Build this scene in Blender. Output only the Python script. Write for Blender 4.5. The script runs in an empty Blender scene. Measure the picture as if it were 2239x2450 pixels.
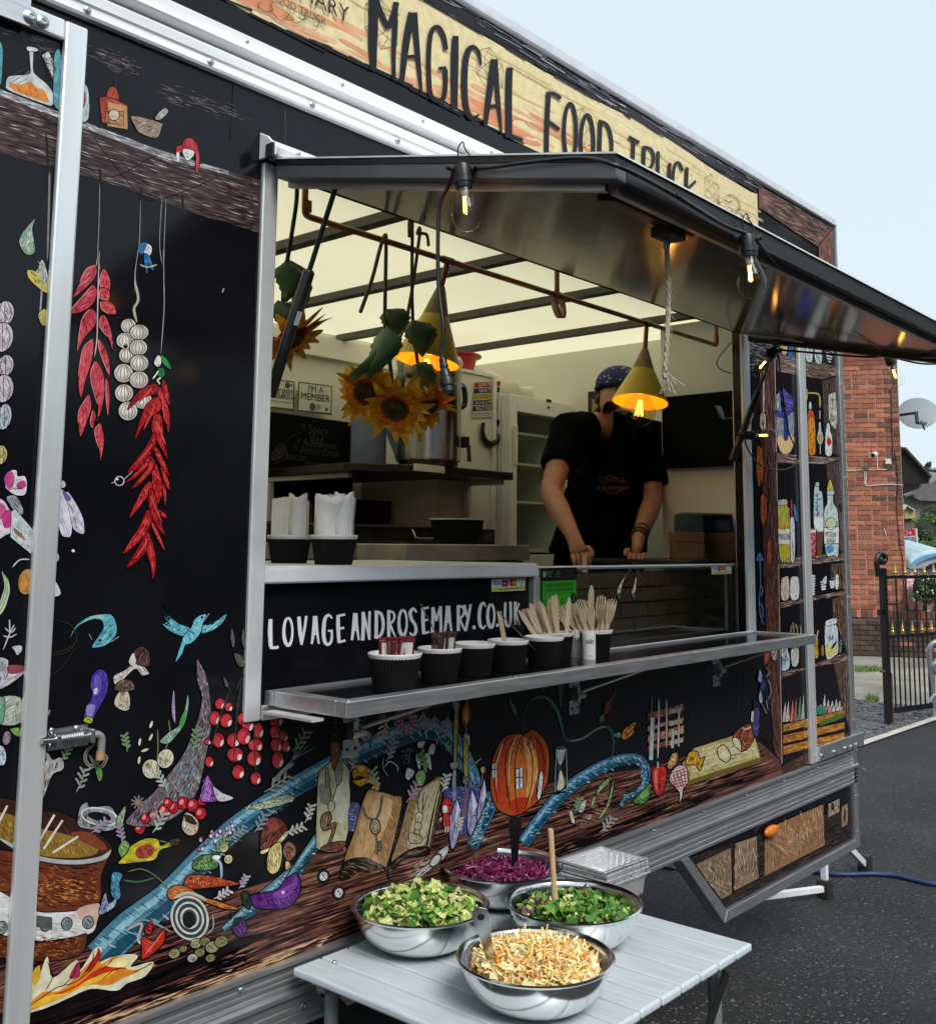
import bpy, bmesh, math, random
from math import sin, cos, pi, radians, sqrt, atan2
from mathutils import Vector, Matrix
random.seed(7)
scene = bpy.context.scene
V = Vector

# ------------------------------------------------------------------ camera
CAM = V((0.0, -1.7, 1.6))
F_PX, CX, CY = 2491.678, 1141.116, 991.265          # focal length and principal point, photograph pixels (2239 x 2450)
YAW, PITCH, ROLL = 0.709719676, 0.12568304, 0.00852768906
fw = V((cos(YAW) * cos(PITCH), sin(YAW) * cos(PITCH), sin(PITCH)))
_r = V((sin(YAW), -cos(YAW), 0)); _u = _r.cross(fw)
rt = cos(ROLL) * _r + sin(ROLL) * _u
up = -sin(ROLL) * _r + cos(ROLL) * _u
cd = bpy.data.cameras.new('camera'); cam = bpy.data.objects.new('camera', cd); scene.collection.objects.link(cam)
cd.sensor_fit = 'HORIZONTAL'; cd.sensor_width = 36.0
cd.lens = F_PX / 2239 * 36.0
cd.shift_x = -(CX - 1119.5) / 2239
cd.shift_y = -(1225 - CY) / 2239
cd.clip_start = 0.05; cd.clip_end = 600
m3 = Matrix((rt, up, -fw)).transposed()
cam.matrix_world = Matrix.Translation(CAM) @ m3.to_4x4()
scene.camera = cam

# ------------------------------------------------------------------ light and exposure
SUN_EL, SUN_AZ = radians(46), radians(248)          # direction towards the veiled sun (azimuth from +X, counter-clockwise)
w = bpy.data.worlds.new('World'); scene.world = w; w.use_nodes = True
nt = w.node_tree; nt.nodes.clear()
sky = nt.nodes.new('ShaderNodeTexSky'); sky.sky_type = 'NISHITA'; sky.sun_disc = False
sky.sun_elevation = SUN_EL; sky.sun_rotation = pi / 2 - SUN_AZ
sky.air_density = 1.2; sky.dust_density = 3.0
mx = nt.nodes.new('ShaderNodeMix'); mx.data_type = 'RGBA'
mx.inputs[0].default_value = 0.90                    # closed overcast: mostly even cloud
mx.inputs[7].default_value = (7.4, 8.65, 9.45, 1)
bg = nt.nodes.new('ShaderNodeBackground'); bg.inputs[1].default_value = 0.054
out = nt.nodes.new('ShaderNodeOutputWorld')
nt.links.new(sky.outputs[0], mx.inputs[6]); nt.links.new(mx.outputs[2], bg.inputs[0]); nt.links.new(bg.outputs[0], out.inputs[0])
sl = bpy.data.lights.new('sun', 'SUN'); sl.energy = 1.5; sl.angle = radians(28); sl.color = (1.0, 0.97, 0.92)
so = bpy.data.objects.new('sun', sl); scene.collection.objects.link(so)
sd = V((cos(SUN_EL) * cos(SUN_AZ), cos(SUN_EL) * sin(SUN_AZ), sin(SUN_EL)))
so.rotation_euler = sd.to_track_quat('Z', 'Y').to_euler()
scene.view_settings.view_transform = 'Standard'; scene.view_settings.look = 'None'
scene.view_settings.exposure = 1.02; scene.view_settings.gamma = 1.0; scene.view_settings.use_curve_mapping = False
scene.render.engine = 'CYCLES'
scene.cycles.max_bounces = 8; scene.cycles.transparent_max_bounces = 16; scene.cycles.transmission_bounces = 6
scene.cycles.use_denoising = True
scene.cycles.caustics_reflective = False; scene.cycles.caustics_refractive = False

# ------------------------------------------------------------------ measuring: a photograph pixel -> a point on a real plane
ZM = dict(W=(0, 0, .82269), S=(0, 0, 1), A=(0, 0, 2.6314), B=(500, 0, 2.3025), C=(1200, 0, 1.7729), D=(0, 600, 2.52), E=(0, 1350, 2.6314),
          F=(0, 1850, 2.3025), G=(600, 300, 3.07), H=(600, 850, 2.6314), I=(1200, 750, 2.8338), J=(1740, 750, 3.1022),
          K=(1740, 1350, 3.1022), L=(600, 1300, 2.6314), M=(1200, 1300, 2.456), N=(650, 1650, 2.8338), O=(1150, 1550, 2.456),
          P=(700, 1950, 1.6017), Q=(1980, 780, 6.718), R=(1980, 1080, 6.301), T=(1600, 1900, 2.8826), U=(0, 1000, 4.032),
          X=(1980, 1400, 5.0386), Y=(1500, 1950, 3.07))
def ray(z, a, b):
    x0, y0, s = ZM[z]; px, py = x0 + a / s, y0 + b / s
    return fw + (px - CX) / F_PX * rt - (py - CY) / F_PX * up
def onY(z, a, b, y=0.0):
    d = ray(z, a, b); return CAM + d * ((y - CAM.y) / d.y)
def onX(z, a, b, x):
    d = ray(z, a, b); return CAM + d * ((x - CAM.x) / d.x)
def onZ(z, a, b, h):
    d = ray(z, a, b); return CAM + d * ((h - CAM.z) / d.z)
def onD(z, a, b, depth):
    return CAM + ray(z, a, b) * depth
def onPl(z, a, b, p, n):
    d = ray(z, a, b); return CAM + d * ((p - CAM).dot(n) / d.dot(n))

# ------------------------------------------------------------------ colour and materials
def lin(h, k=1.0):
    if isinstance(h, tuple): return tuple(c * k for c in h[:3])
    h = h.lstrip('#'); o = []
    for i in (0, 2, 4):
        c = int(h[i:i + 2], 16) / 255
        o.append((c / 12.92 if c <= .04045 else ((c + .055) / 1.055) ** 2.4) * k)
    return tuple(o)
MATS = {}
def mat(name, col, rough=.5, metal=0., var=.15, vscale=12., bump=0., bscale=60., stretch=None, col2=None, rvar=.0, spec=.5, coat=0., trans=0., emit=None, estr=0., sss=0., obj_random=0.):
    m = bpy.data.materials.new(name); m.use_nodes = True; MATS[name] = m
    t = m.node_tree; N = t.nodes; Lk = t.links; b = N['Principled BSDF']
    c = lin(col); b.inputs['Roughness'].default_value = rough; b.inputs['Metallic'].default_value = metal
    b.inputs['Specular IOR Level'].default_value = spec
    if coat: b.inputs['Coat Weight'].default_value = coat; b.inputs['Coat Roughness'].default_value = .05
    tc = N.new('ShaderNodeTexCoord'); mp = N.new('ShaderNodeMapping'); Lk.new(tc.outputs['Object'], mp.inputs[0])
    if stretch: mp.inputs['Scale'].default_value = stretch
    nz = N.new('ShaderNodeTexNoise'); nz.inputs['Scale'].default_value = vscale; nz.inputs['Detail'].default_value = 5; Lk.new(mp.outputs[0], nz.inputs[0])
    ramp = N.new('ShaderNodeMapRange'); ramp.inputs[1].default_value = .3; ramp.inputs[2].default_value = .7; Lk.new(nz.outputs[0], ramp.inputs[0])
    mix = N.new('ShaderNodeMix'); mix.data_type = 'RGBA'; Lk.new(ramp.outputs[0], mix.inputs[0])
    lo = lin(col2) if col2 else tuple(x * (1 - var) for x in c); hi = c if col2 else tuple(min(1, x * (1 + var * .6)) for x in c)
    mix.inputs[6].default_value = (*lo, 1); mix.inputs[7].default_value = (*hi, 1)
    src = mix.outputs[2]
    if obj_random:
        oi = N.new('ShaderNodeObjectInfo'); hs = N.new('ShaderNodeHueSaturation'); mr = N.new('ShaderNodeMapRange')
        mr.inputs[3].default_value = 1 - obj_random; mr.inputs[4].default_value = 1 + obj_random * .7
        Lk.new(oi.outputs['Random'], mr.inputs[0]); Lk.new(mr.outputs[0], hs.inputs['Value']); Lk.new(src, hs.inputs['Color']); src = hs.outputs[0]
    Lk.new(src, b.inputs['Base Color'])
    if rvar:
        rr = N.new('ShaderNodeMapRange'); rr.inputs[3].default_value = max(0, rough - rvar); rr.inputs[4].default_value = rough + rvar
        Lk.new(nz.outputs[0], rr.inputs[0]); Lk.new(rr.outputs[0], b.inputs['Roughness'])
    if bump:
        n2 = N.new('ShaderNodeTexNoise'); n2.inputs['Scale'].default_value = bscale; n2.inputs['Detail'].default_value = 4; Lk.new(mp.outputs[0], n2.inputs[0])
        bp = N.new('ShaderNodeBump'); bp.inputs['Strength'].default_value = bump; bp.inputs['Distance'].default_value = .01
        Lk.new(n2.outputs[0], bp.inputs['Height']); Lk.new(bp.outputs[0], b.inputs['Normal'])
    if emit: b.inputs['Emission Color'].default_value = (*lin(emit), 1); b.inputs['Emission Strength'].default_value = estr
    if sss: b.inputs['Subsurface Weight'].default_value = sss; b.inputs['Subsurface Radius'].default_value = (.01, .005, .003)
    return m
def print_mat(name, rough=.16, wash=.25, wscale=45., spec=.22):
    m = mat(name, (1, 1, 1), rough); t = m.node_tree; N = t.nodes; Lk = t.links; b = N['Principled BSDF']; b.inputs['Specular IOR Level'].default_value = spec
    at = N.new('ShaderNodeAttribute'); at.attribute_name = 'Col'
    tc = N.new('ShaderNodeTexCoord'); nz = N.new('ShaderNodeTexNoise'); nz.inputs['Scale'].default_value = wscale; nz.inputs['Detail'].default_value = 6; Lk.new(tc.outputs['Object'], nz.inputs[0])
    mr = N.new('ShaderNodeMapRange'); mr.inputs[1].default_value = .3; mr.inputs[2].default_value = .7; mr.inputs[3].default_value = 1 - wash; mr.inputs[4].default_value = 1 + wash * .5; Lk.new(nz.outputs[0], mr.inputs[0])
    mm = N.new('ShaderNodeMix'); mm.data_type = 'RGBA'; mm.blend_type = 'MULTIPLY'; mm.inputs[0].default_value = 1
    Lk.new(at.outputs['Color'], mm.inputs[6]); Lk.new(mr.outputs[0], mm.inputs[7]); Lk.new(mm.outputs[2], b.inputs['Base Color'])
    return m
def thin_glass(name, tint=(1, 1, 1), ior=1.45, refl=1.0, rough=0.0):
    m = bpy.data.materials.new(name); m.use_nodes = True; MATS[name] = m; t = m.node_tree; N = t.nodes; N.clear(); Lk = t.links
    fr = N.new('ShaderNodeFresnel'); fr.inputs[0].default_value = ior
    tr = N.new('ShaderNodeBsdfTransparent'); tr.inputs[0].default_value = (*tint, 1)
    gl = N.new('ShaderNodeBsdfGlossy'); gl.inputs['Roughness'].default_value = rough; gl.inputs[0].default_value = (refl, refl, refl, 1)
    ms = N.new('ShaderNodeMixShader'); o = N.new('ShaderNodeOutputMaterial')
    ge = N.new('ShaderNodeNewGeometry'); sb = N.new('ShaderNodeMath'); sb.operation = 'SUBTRACT'; sb.inputs[0].default_value = 1; Lk.new(ge.outputs['Backfacing'], sb.inputs[1])
    mu = N.new('ShaderNodeMath'); mu.operation = 'MULTIPLY'; Lk.new(fr.outputs[0], mu.inputs[0]); Lk.new(sb.outputs[0], mu.inputs[1])   # only the outer face mirrors
    Lk.new(mu.outputs[0], ms.inputs[0]); Lk.new(tr.outputs[0], ms.inputs[1]); Lk.new(gl.outputs[0], ms.inputs[2]); Lk.new(ms.outputs[0], o.inputs[0])
    return m
def emit_mat(name, col, s):
    m = bpy.data.materials.new(name); m.use_nodes = True; MATS[name] = m; t = m.node_tree; N = t.nodes; N.clear()
    e = N.new('ShaderNodeEmission'); e.inputs[0].default_value = (*lin(col), 1); e.inputs[1].default_value = s
    o = N.new('ShaderNodeOutputMaterial'); t.links.new(e.outputs[0], o.inputs[0]); return m
def translucent_mat(name, col, k):
    m = bpy.data.materials.new(name); m.use_nodes = True; MATS[name] = m; t = m.node_tree; N = t.nodes; N.clear()
    a = N.new('ShaderNodeBsdfTranslucent'); a.inputs[0].default_value = (*lin(col), 1)
    d = N.new('ShaderNodeBsdfDiffuse'); d.inputs[0].default_value = (*lin(col), 1)
    tc = N.new('ShaderNodeTexCoord'); nz = N.new('ShaderNodeTexNoise'); nz.inputs['Scale'].default_value = 1.6; t.links.new(tc.outputs['Object'], nz.inputs[0])
    mr = N.new('ShaderNodeMapRange'); mr.inputs[3].default_value = k - .08; mr.inputs[4].default_value = k + .08; t.links.new(nz.outputs[0], mr.inputs[0])
    ms = N.new('ShaderNodeMixShader'); t.links.new(mr.outputs[0], ms.inputs[0]); t.links.new(d.outputs[0], ms.inputs[1]); t.links.new(a.outputs[0], ms.inputs[2])
    o = N.new('ShaderNodeOutputMaterial'); t.links.new(ms.outputs[0], o.inputs[0]); return m

# ------------------------------------------------------------------ objects: things, parts, builders
COL = scene.collection
def root_of(o):
    while o.parent: o = o.parent
    return o
def tag(o, label=None, cat=None, group=None, kind=None):
    if label: o['label'] = label
    if cat: o['category'] = cat
    if group: o['group'] = group
    if kind: o['kind'] = kind
    return o
def thing(name, label, cat, loc=(0, 0, 0), group=None, rz=0.):
    o = bpy.data.objects.new(name, None); COL.objects.link(o); o.location = loc; o.rotation_euler = (0, 0, rz); o.empty_display_size = .05
    return tag(o, label, cat, group)
def copy_tree(o, parent=None):
    c = o.copy(); COL.objects.link(c); c.parent = parent
    for ch in [x for x in KIDS.get(o.name, [])]: KIDS.setdefault(c.name, []).append(copy_tree(ch, c))
    return c
KIDS = {}
class MB:
    """collects shapes; build() links them as ONE mesh object"""
    def __init__(s): s.v = []; s.f = []; s.c = []
    def add(s, vs, fs, col=None):
        k = len(s.v); s.v += [tuple(p) for p in vs]; s.f += [tuple(i + k for i in f) for f in fs]; s.c += [col] * len(fs); return s
    def box(s, a, b, col=None):
        (x0, y0, z0), (x1, y1, z1) = [tuple(map(min, zip(a, b))), tuple(map(max, zip(a, b)))]
        return s.add([(x0, y0, z0), (x1, y0, z0), (x1, y1, z0), (x0, y1, z0), (x0, y0, z1), (x1, y0, z1), (x1, y1, z1), (x0, y1, z1)],
                     [(0, 3, 2, 1), (4, 5, 6, 7), (0, 1, 5, 4), (1, 2, 6, 5), (2, 3, 7, 6), (3, 0, 4, 7)], col)
    def hexa(s, p, col=None):   # 8 points: bottom ring, top ring
        return s.add(p, [(0, 3, 2, 1), (4, 5, 6, 7), (0, 1, 5, 4), (1, 2, 6, 5), (2, 3, 7, 6), (3, 0, 4, 7)], col)
    def slab(s, poly, d, col=None):   # polygon (3D points) extruded by vector d
        n = len(poly); d = V(d); vs = [V(p) for p in poly] + [V(p) + d for p in poly]
        return s.add(vs, [tuple(range(n))[::-1], tuple(range(n, 2 * n))] + [(i, (i + 1) % n, (i + 1) % n + n, i + n) for i in range(n)], col)
    def bar(s, a, b, w, h, upv=(0, 0, 1), col=None):   # rectangular bar a->b
        a = V(a); b = V(b); d = (b - a).normalized(); r = d.cross(V(upv))
        if r.length < 1e-4: r = d.cross(V((1, 0, 0)))
        r.normalize(); u = r.cross(d)
        q = [a - r * w / 2 - u * h / 2, a + r * w / 2 - u * h / 2, a + r * w / 2 + u * h / 2, a - r * w / 2 + u * h / 2]
        return s.hexa(q + [p + (b - a) for p in q], col)
    def tube(s, pts, r, n=8, caps=True, col=None):
        pts = [V(p) for p in pts]; m = len(pts); rs = r if isinstance(r, (list, tuple)) else [r] * m
        t0 = (pts[1] - pts[0]).normalized(); nn = t0.orthogonal().normalized(); vs = []; fs = []
        for i, p in enumerate(pts):
            t = (pts[min(i + 1, m - 1)] - pts[max(i - 1, 0)])
            t = t.normalized() if t.length > 1e-9 else t0
            nn = (nn - t * nn.dot(t)); nn = nn.normalized() if nn.length > 1e-6 else t.orthogonal().normalized(); bb = t.cross(nn)
            vs += [p + (nn * cos(2 * pi * k / n) + bb * sin(2 * pi * k / n)) * rs[i] for k in range(n)]
        for i in range(m - 1):
            fs += [(i * n + k, i * n + (k + 1) % n, (i + 1) * n + (k + 1) % n, (i + 1) * n + k) for k in range(n)]
        if caps: fs += [tuple(range(n))[::-1], tuple((m - 1) * n + k for k in range(n))]
        return s.add(vs, fs, col)
    def lathe(s, prof, c=(0, 0, 0), n=24, axis=(0, 0, 1), mod=None, col=None, xdir=None):   # profile of (r, h)
        ax = V(axis).normalized(); e1 = V(xdir) if xdir else ax.orthogonal().normalized(); e2 = ax.cross(e1); c = V(c); vs = []; fs = []; m = len(prof)
        for j, (r, h) in enumerate(prof):
            for k in range(n):
                a = 2 * pi * k / n; rr = r * (mod(j, k) if mod else 1)
                vs.append(c + ax * h + (e1 * cos(a) + e2 * sin(a)) * rr)
        for j in range(m - 1):
            fs += [(j * n + k, j * n + (k + 1) % n, (j + 1) * n + (k + 1) % n, (j + 1) * n + k) for k in range(n)]
        if prof[0][0] > 1e-5: fs.append(tuple(range(n))[::-1])
        if prof[-1][0] > 1e-5: fs.append(tuple((m - 1) * n + k for k in range(n)))
        return s.add(vs, fs, col)
    def ball(s, c, r, n=12, m=8, sc=(1, 1, 1), col=None):
        pr = [(max(1e-6, sin(pi * j / m)), -cos(pi * j / m)) for j in range(m + 1)]; k0 = len(s.v)
        s.lathe(pr, (0, 0, 0), n, col=col, xdir=(1, 0, 0)); c = V(c)
        for i in range(k0, len(s.v)): p = s.v[i]; s.v[i] = (c.x + p[0] * r * sc[0], c.y + p[1] * r * sc[1], c.z + p[2] * r * sc[2])
        return s
    def grid(s, rows, col=None):   # rows of points
        n = len(rows[0]); vs = [p for r in rows for p in r]
        return s.add(vs, [(j * n + i, j * n + i + 1, (j + 1) * n + i + 1, (j + 1) * n + i) for j in range(len(rows) - 1) for i in range(n - 1)], col)
    def build(s, name, m, parent=None, smooth=None, bevel=0., solid=0., off=True, label=None, subd=0):
        me = bpy.data.meshes.new(name)
        o0 = V((0, 0, 0))
        if parent is not None and off:
            p = parent
            while p: o0 += V(p.location); p = p.parent
        me.from_pydata([V(p) - o0 for p in s.v] if o0.length else s.v, [], s.f)
        if any(c is not None for c in s.c):
            at = me.color_attributes.new('Col', 'FLOAT_COLOR', 'CORNER'); buf = []
            for f, c in zip(s.f, s.c): buf += [x for _ in f for x in (*(c or (1, 1, 1)), 1.)]
            at.data.foreach_set('color', buf)
        if smooth is not None:
            me.shade_smooth()
            if smooth < 179: me.set_sharp_from_angle(angle=radians(smooth))
        me.materials.append(MATS[m] if isinstance(m, str) else m)
        o = bpy.data.objects.new(name, me); COL.objects.link(o)
        if parent is not None: o.parent = parent; KIDS.setdefault(parent.name, []).append(o)
        if solid:
            md = o.modifiers.new('solid', 'SOLIDIFY'); md.thickness = solid; md.offset = 0
        if bevel:
            md = o.modifiers.new('bevel', 'BEVEL'); md.width = bevel; md.segments = 2; md.limit_method = 'ANGLE'; md.angle_limit = radians(40)
        if subd:
            md = o.modifiers.new('sub', 'SUBSURF'); md.levels = subd; md.render_levels = subd
        if label: o['label'] = label
        return o
def nums(s):
    if not isinstance(s, str): return [tuple(p) for p in s]
    a = [float(x) for x in s.replace(',', ' ').split()]; return list(zip(a[::2], a[1::2]))
def spline(pts, closed=False, sub=5):
    n = len(pts)
    if n < 3: return [tuple(p) for p in pts]
    o = []; rng = range(n if closed else n - 1)
    for i in rng:
        g = lambda k: pts[k % n] if closed else pts[max(0, min(n - 1, k))]
        p0, p1, p2, p3 = g(i - 1), g(i), g(i + 1), g(i + 2)
        for q in range(sub):
            t = q / sub
            o.append(tuple(.5 * ((2 * b) + (c - a) * t + (2 * a - 5 * b + 4 * c - d) * t * t + (3 * b - a - 3 * c + d) * t ** 3) for a, b, c, d in zip(p0, p1, p2, p3)))
    if not closed: o.append(tuple(pts[-1]))
    return o
def ell(cx, cy, rx, ry=None, rot=0, n=18):
    ry = ry or rx; c, s_ = cos(radians(rot)), sin(radians(rot))
    return [(cx + rx * cos(2 * pi * k / n) * c - ry * sin(2 * pi * k / n) * s_, cy + rx * cos(2 * pi * k / n) * s_ + ry * sin(2 * pi * k / n) * c) for k in range(n)]
def inside(p, poly):
    x, y = p; r = False; j = len(poly) - 1
    for i in range(len(poly)):
        xi, yi = poly[i]; xj, yj = poly[j]
        if (yi > y) != (yj > y) and x < (xj - xi) * (y - yi) / (yj - yi) + xi: r = not r
        j = i
    return r
INK = '0a0a0c'
class Print:
    """flat print on a panel: polygons laid out on the panel's own plane; every call lies a hair above the last"""
    seq = 0
    def __init__(s, zoom, plane=None, base=None):
        s.z = zoom; s.mb = MB(); s.plane = plane or (lambda z, a, b, d: onY(z, a, b, -d))
        Print.seq += 1; s.d = (base if base is not None else .0006 + Print.seq * .00004)
        s.rng = random.Random(Print.seq)
    def _poly(s, pts, col):
        s.d += .000005
        P = [s.plane(s.z, a, b, s.d) for a, b in pts]
        from mathutils.geometry import tessellate_polygon
        tri = tessellate_polygon([[V((a, b, 0)) for a, b in pts]])
        s.mb.add(P, [tuple(t) for t in tri], lin(col))
    def f(s, pts, col, sm=True):
        q = nums(pts); s._poly(spline(q, True, 4) if sm else q, col); return s
    def l(s, pts, col, w=4, sm=True, taper=True, ws=None, inc=True):
        q = nums(pts); k = 5
        if ws: q = [(a, b, c) for (a, b), c in zip(q, ws)]
        if sm: q = spline(q, False, k)
        n = len(q); L = []; R = []
        for i, p in enumerate(q):
            a = q[max(0, i - 1)]; b = q[min(n - 1, i + 1)]; dx, dy = b[0] - a[0], b[1] - a[1]; h = sqrt(dx * dx + dy * dy) or 1
            ww = (p[2] if ws else w) / 2
            if taper and not ws: ww *= max(.25, min(1, 6 * min(i + .4, n - 1 - i + .4) / n))
            L.append((p[0] - dy / h * ww, p[1] + dx / h * ww)); R.append((p[0] + dy / h * ww, p[1] - dx / h * ww))
        s.d += .000005 if inc else 0
        P = [s.plane(s.z, a, b, s.d) for a, b in L + R]
        s.mb.add(P, [(i, i + 1, n + i + 1, n + i) for i in range(n - 1)], lin(col)); return s
    def o(s, pts, col=INK, w=4, sm=True):
        q = nums(pts); q = spline(q, True, 4) if sm else q
        return s.l(q + [q[0]], col, w, False, False)
    def fo(s, pts, col, w=4, ink=INK, sm=True):
        s.f(pts, col, sm); q = nums(pts); xs = [p[0] for p in q]; ys = [p[1] for p in q]; bw, bh = max(xs) - min(xs), max(ys) - min(ys); A = bw * bh; c = lin(col)
        if A > 900:        # pen hatching and chalky highlights inside every drawn shape
            L = max(8, min(bw, bh) * .45); an = s.rng.choice((35, 60, 115, 145)) if max(bw, bh) < 2 * min(bw, bh) else (90 if bh > bw else 10); n = int(min(46, 5 + A / 420))
            for k, m, ww in ((.42, n, 3), (.12, n // 2, 2.6), (2.1, n // 2, 3), (4., n // 4, 2.4)): s.h(q, an, m, L, tuple(min(.85, x * k + (.05 if k > 1 else 0)) for x in c), ww, 14, sm)
        return s.o(pts, ink, w, sm)
    def h(s, pts, ang, n, ln, col, w=3, jit=12, sm=True, grad=None):
        q = nums(pts); q = spline(q, True, 4) if sm else q
        xs = [p[0] for p in q]; ys = [p[1] for p in q]; R = s.rng; k = 0; s.d += .000005; vs = []; fs = []
        for _ in range(n * 8):
            if k >= n: break
            p = (R.uniform(min(xs), max(xs)), R.uniform(min(ys), max(ys)))
            if not inside(p, q): continue
            a = radians((ang(p) if callable(ang) else ang) + R.uniform(-jit, jit)); L = ln * R.uniform(.5, 1.3); ww = w * R.uniform(.5, 1.3) / 2
            e = (p[0] + cos(a) * L, p[1] + sin(a) * L)
            if not inside(e, q):
                e = (p[0] + cos(a) * L * .4, p[1] + sin(a) * L * .4)
                if not inside(e, q): continue
            nx, ny = -sin(a) * ww, cos(a) * ww; m = ((p[0] + e[0]) / 2 + nx * .8, (p[1] + e[1]) / 2 + ny * .8)
            i = len(vs); vs += [p, (m[0] + nx, m[1] + ny), e, (m[0] - nx, m[1] - ny)]; fs.append((i, i + 1, i + 2, i + 3)); k += 1
        if vs: s.mb.add([s.plane(s.z, a, b, s.d) for a, b in vs], fs, lin(col))
        return s
    def build(s, name, parent, m='mural_print', label=None): return s.mb.build(name, m, parent, label=label)

def text_mesh(body, size, name='lettering', align='CENTER'):
    cu = bpy.data.curves.new('tmp', 'FONT'); cu.body = body; cu.size = size; cu.align_x = align; cu.align_y = 'CENTER'; cu.resolution_u = 3
    o = bpy.data.objects.new('tmp', cu); COL.objects.link(o)
    dg = bpy.context.evaluated_depsgraph_get(); me = o.evaluated_get(dg).to_mesh()
    vs = [tuple(v.co) for v in me.vertices]; fs = [tuple(p.vertices) for p in me.polygons]
    o.evaluated_get(dg).to_mesh_clear(); bpy.data.objects.remove(o); bpy.data.curves.remove(cu)
    return vs, fs
def text_on(mb, body, size, o, ex, ey, col, sx=1.0, align='CENTER'):
    """flat lettering at point o, along ex, upwards ey"""
    vs, fs = text_mesh(body, size, align=align); o = V(o); ex = V(ex); ey = V(ey)
    mb.add([o + ex * (x * sx) + ey * y for x, y, z in vs], fs, lin(col))

class Kit:
    """one kind of thing built once; place() copies it and its parts with shared meshes"""
    def __init__(s, name, cat, parts):      # parts: (name, MB, material, smooth, parent index or None, bevel)
        s.name, s.cat, s.p = name, cat, []
        for n, mb, m, sm, par, bv in parts:
            o = mb.build(n, m, None, smooth=sm); s.p.append((n, o.data, par, bv)); bpy.data.objects.remove(o)
    def place(s, loc, label, group=None, rot=(0, 0, 0), scale=1.0, quat=None):
        t = thing(s.name, label, s.cat, loc, group); t.rotation_euler = rot; t.scale = (scale,) * 3
        if quat is not None: t.rotation_mode = 'QUATERNION'; t.rotation_quaternion = quat
        made = []
        for n, me, par, bv in s.p:
            o = bpy.data.objects.new(n, me); COL.objects.link(o); o.parent = t if par is None else made[par]; made.append(o)
            if bv:
                md = o.modifiers.new('bevel', 'BEVEL'); md.width = bv; md.segments = 2; md.limit_method = 'ANGLE'
        return t
# ------------------------------------------------------------------ materials
m_ = mat('asphalt', (.006, .0062, .007), .8, col2=(.038, .0395, .043), vscale=52, bump=.9, bscale=190, rvar=.15); t_ = m_.node_tree; nz_ = t_.nodes.new('ShaderNodeTexNoise'); nz_.inputs['Scale'].default_value = 1.3; nz_.inputs['Detail'].default_value = 6
mr_ = t_.nodes.new('ShaderNodeMapRange'); mr_.inputs[1].default_value = .35; mr_.inputs[2].default_value = .7; mr_.inputs[3].default_value = .42; mr_.inputs[4].default_value = 1.35; mm_ = t_.nodes.new('ShaderNodeMix'); mm_.data_type = 'RGBA'; mm_.blend_type = 'MULTIPLY'; mm_.inputs[0].default_value = 1
b_ = t_.nodes['Principled BSDF']; src_ = b_.inputs['Base Color'].links[0].from_socket; tc_ = t_.nodes.new('ShaderNodeTexCoord'); t_.links.new(tc_.outputs['Object'], nz_.inputs[0]); t_.links.new(nz_.outputs[0], mr_.inputs[0]); t_.links.new(src_, mm_.inputs[6]); t_.links.new(mr_.outputs[0], mm_.inputs[7]); t_.links.new(mm_.outputs[2], b_.inputs['Base Color'])
mat('concrete', (.27, .25, .21), .9, var=.45, vscale=1.4, bump=.15, bscale=40)
mat('gravel', (.105, .107, .115), .95, var=.6, vscale=38, bump=.3, bscale=60)
mat('stone_chip', (.26, .26, .265), .9, var=.4, vscale=30, obj_random=.6)
mat('kerb', (.52, .49, .42), .85, var=.3, vscale=8, bump=.4, bscale=60)
mat('aluminium', (.66, .67, .69), .36, .9, var=.14, vscale=14, stretch=(.6, 12, 12), bump=.05, bscale=30, rvar=.12)
mat('aluminium_worn', (.76, .77, .79), .40, .5, var=.16, vscale=8, stretch=(1, 6, 1), bump=.02, bscale=24, rvar=.1)
mat('aluminium_satin', (.86, .87, .88), .30, .62, var=.07, vscale=5, stretch=(14, 6, .6), bump=.015, bscale=24, rvar=.06)
mat('trim_white', (.84, .85, .86), .4, .08, var=.10, vscale=5, stretch=(.5, 8, 8), rvar=.1)
mat('trim_grey', (.42, .44, .48), .4, .5, var=.12, vscale=5)
mat('vinyl_black', (.0068, .0070, .0096), .13, var=.35, vscale=5, bump=.008, bscale=9, rvar=.05, spec=.26)
mat('awning_dark', (.20, .198, .19), .12, var=.12, vscale=3, spec=.2)
mat('black_plastic', (.010, .010, .011), .38, var=.25, vscale=30)
mat('black_metal', (.014, .014, .015), .42, var=.3, vscale=20, bump=.05)
mat('rubber', (.018, .018, .018), .7, var=.2)
mat('steel', (.66, .66, .65), .22, 1., var=.1, vscale=6, stretch=(1, 1, 14), rvar=.08)
mat('steel_bowl', (.82, .82, .81), .19, 1., var=.06, vscale=5, rvar=.06)
mat('steel_dull', (.56, .55, .52), .42, .6, var=.25, vscale=10, rvar=.12)
mat('steel_pan', (.10, .10, .095), .35, .8, var=.3, vscale=10)
mat('zinc', (.55, .57, .58), .32, 1., var=.22, vscale=22, rvar=.12)
mat('cream_wall', (.78, .75, .66), .5, var=.06, vscale=2)
mat('cream_panel', (.80, .775, .69), .42, var=.05, vscale=2)
mat('white_appliance', (.86, .855, .82), .35, var=.05)
translucent_mat('roof_skin', (.97, .93, .76), .72)
mat('rib_grey', (.075, .072, .062), .6, var=.2)
mat('floor_dark', (.09, .085, .08), .7)
mat('copper', (.33, .135, .075), .38, .9, var=.4, vscale=14, rvar=.12)
mat('mustard', (.82, .53, .03), .38, var=.12, vscale=8)
mat('lamp_wood', (.36, .22, .10), .55, var=.25, vscale=8, stretch=(1, 1, 6))
emit_mat('filament', 'ff9a30', 14.); emit_mat('filament_small', 'ffae4a', 9.)
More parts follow.
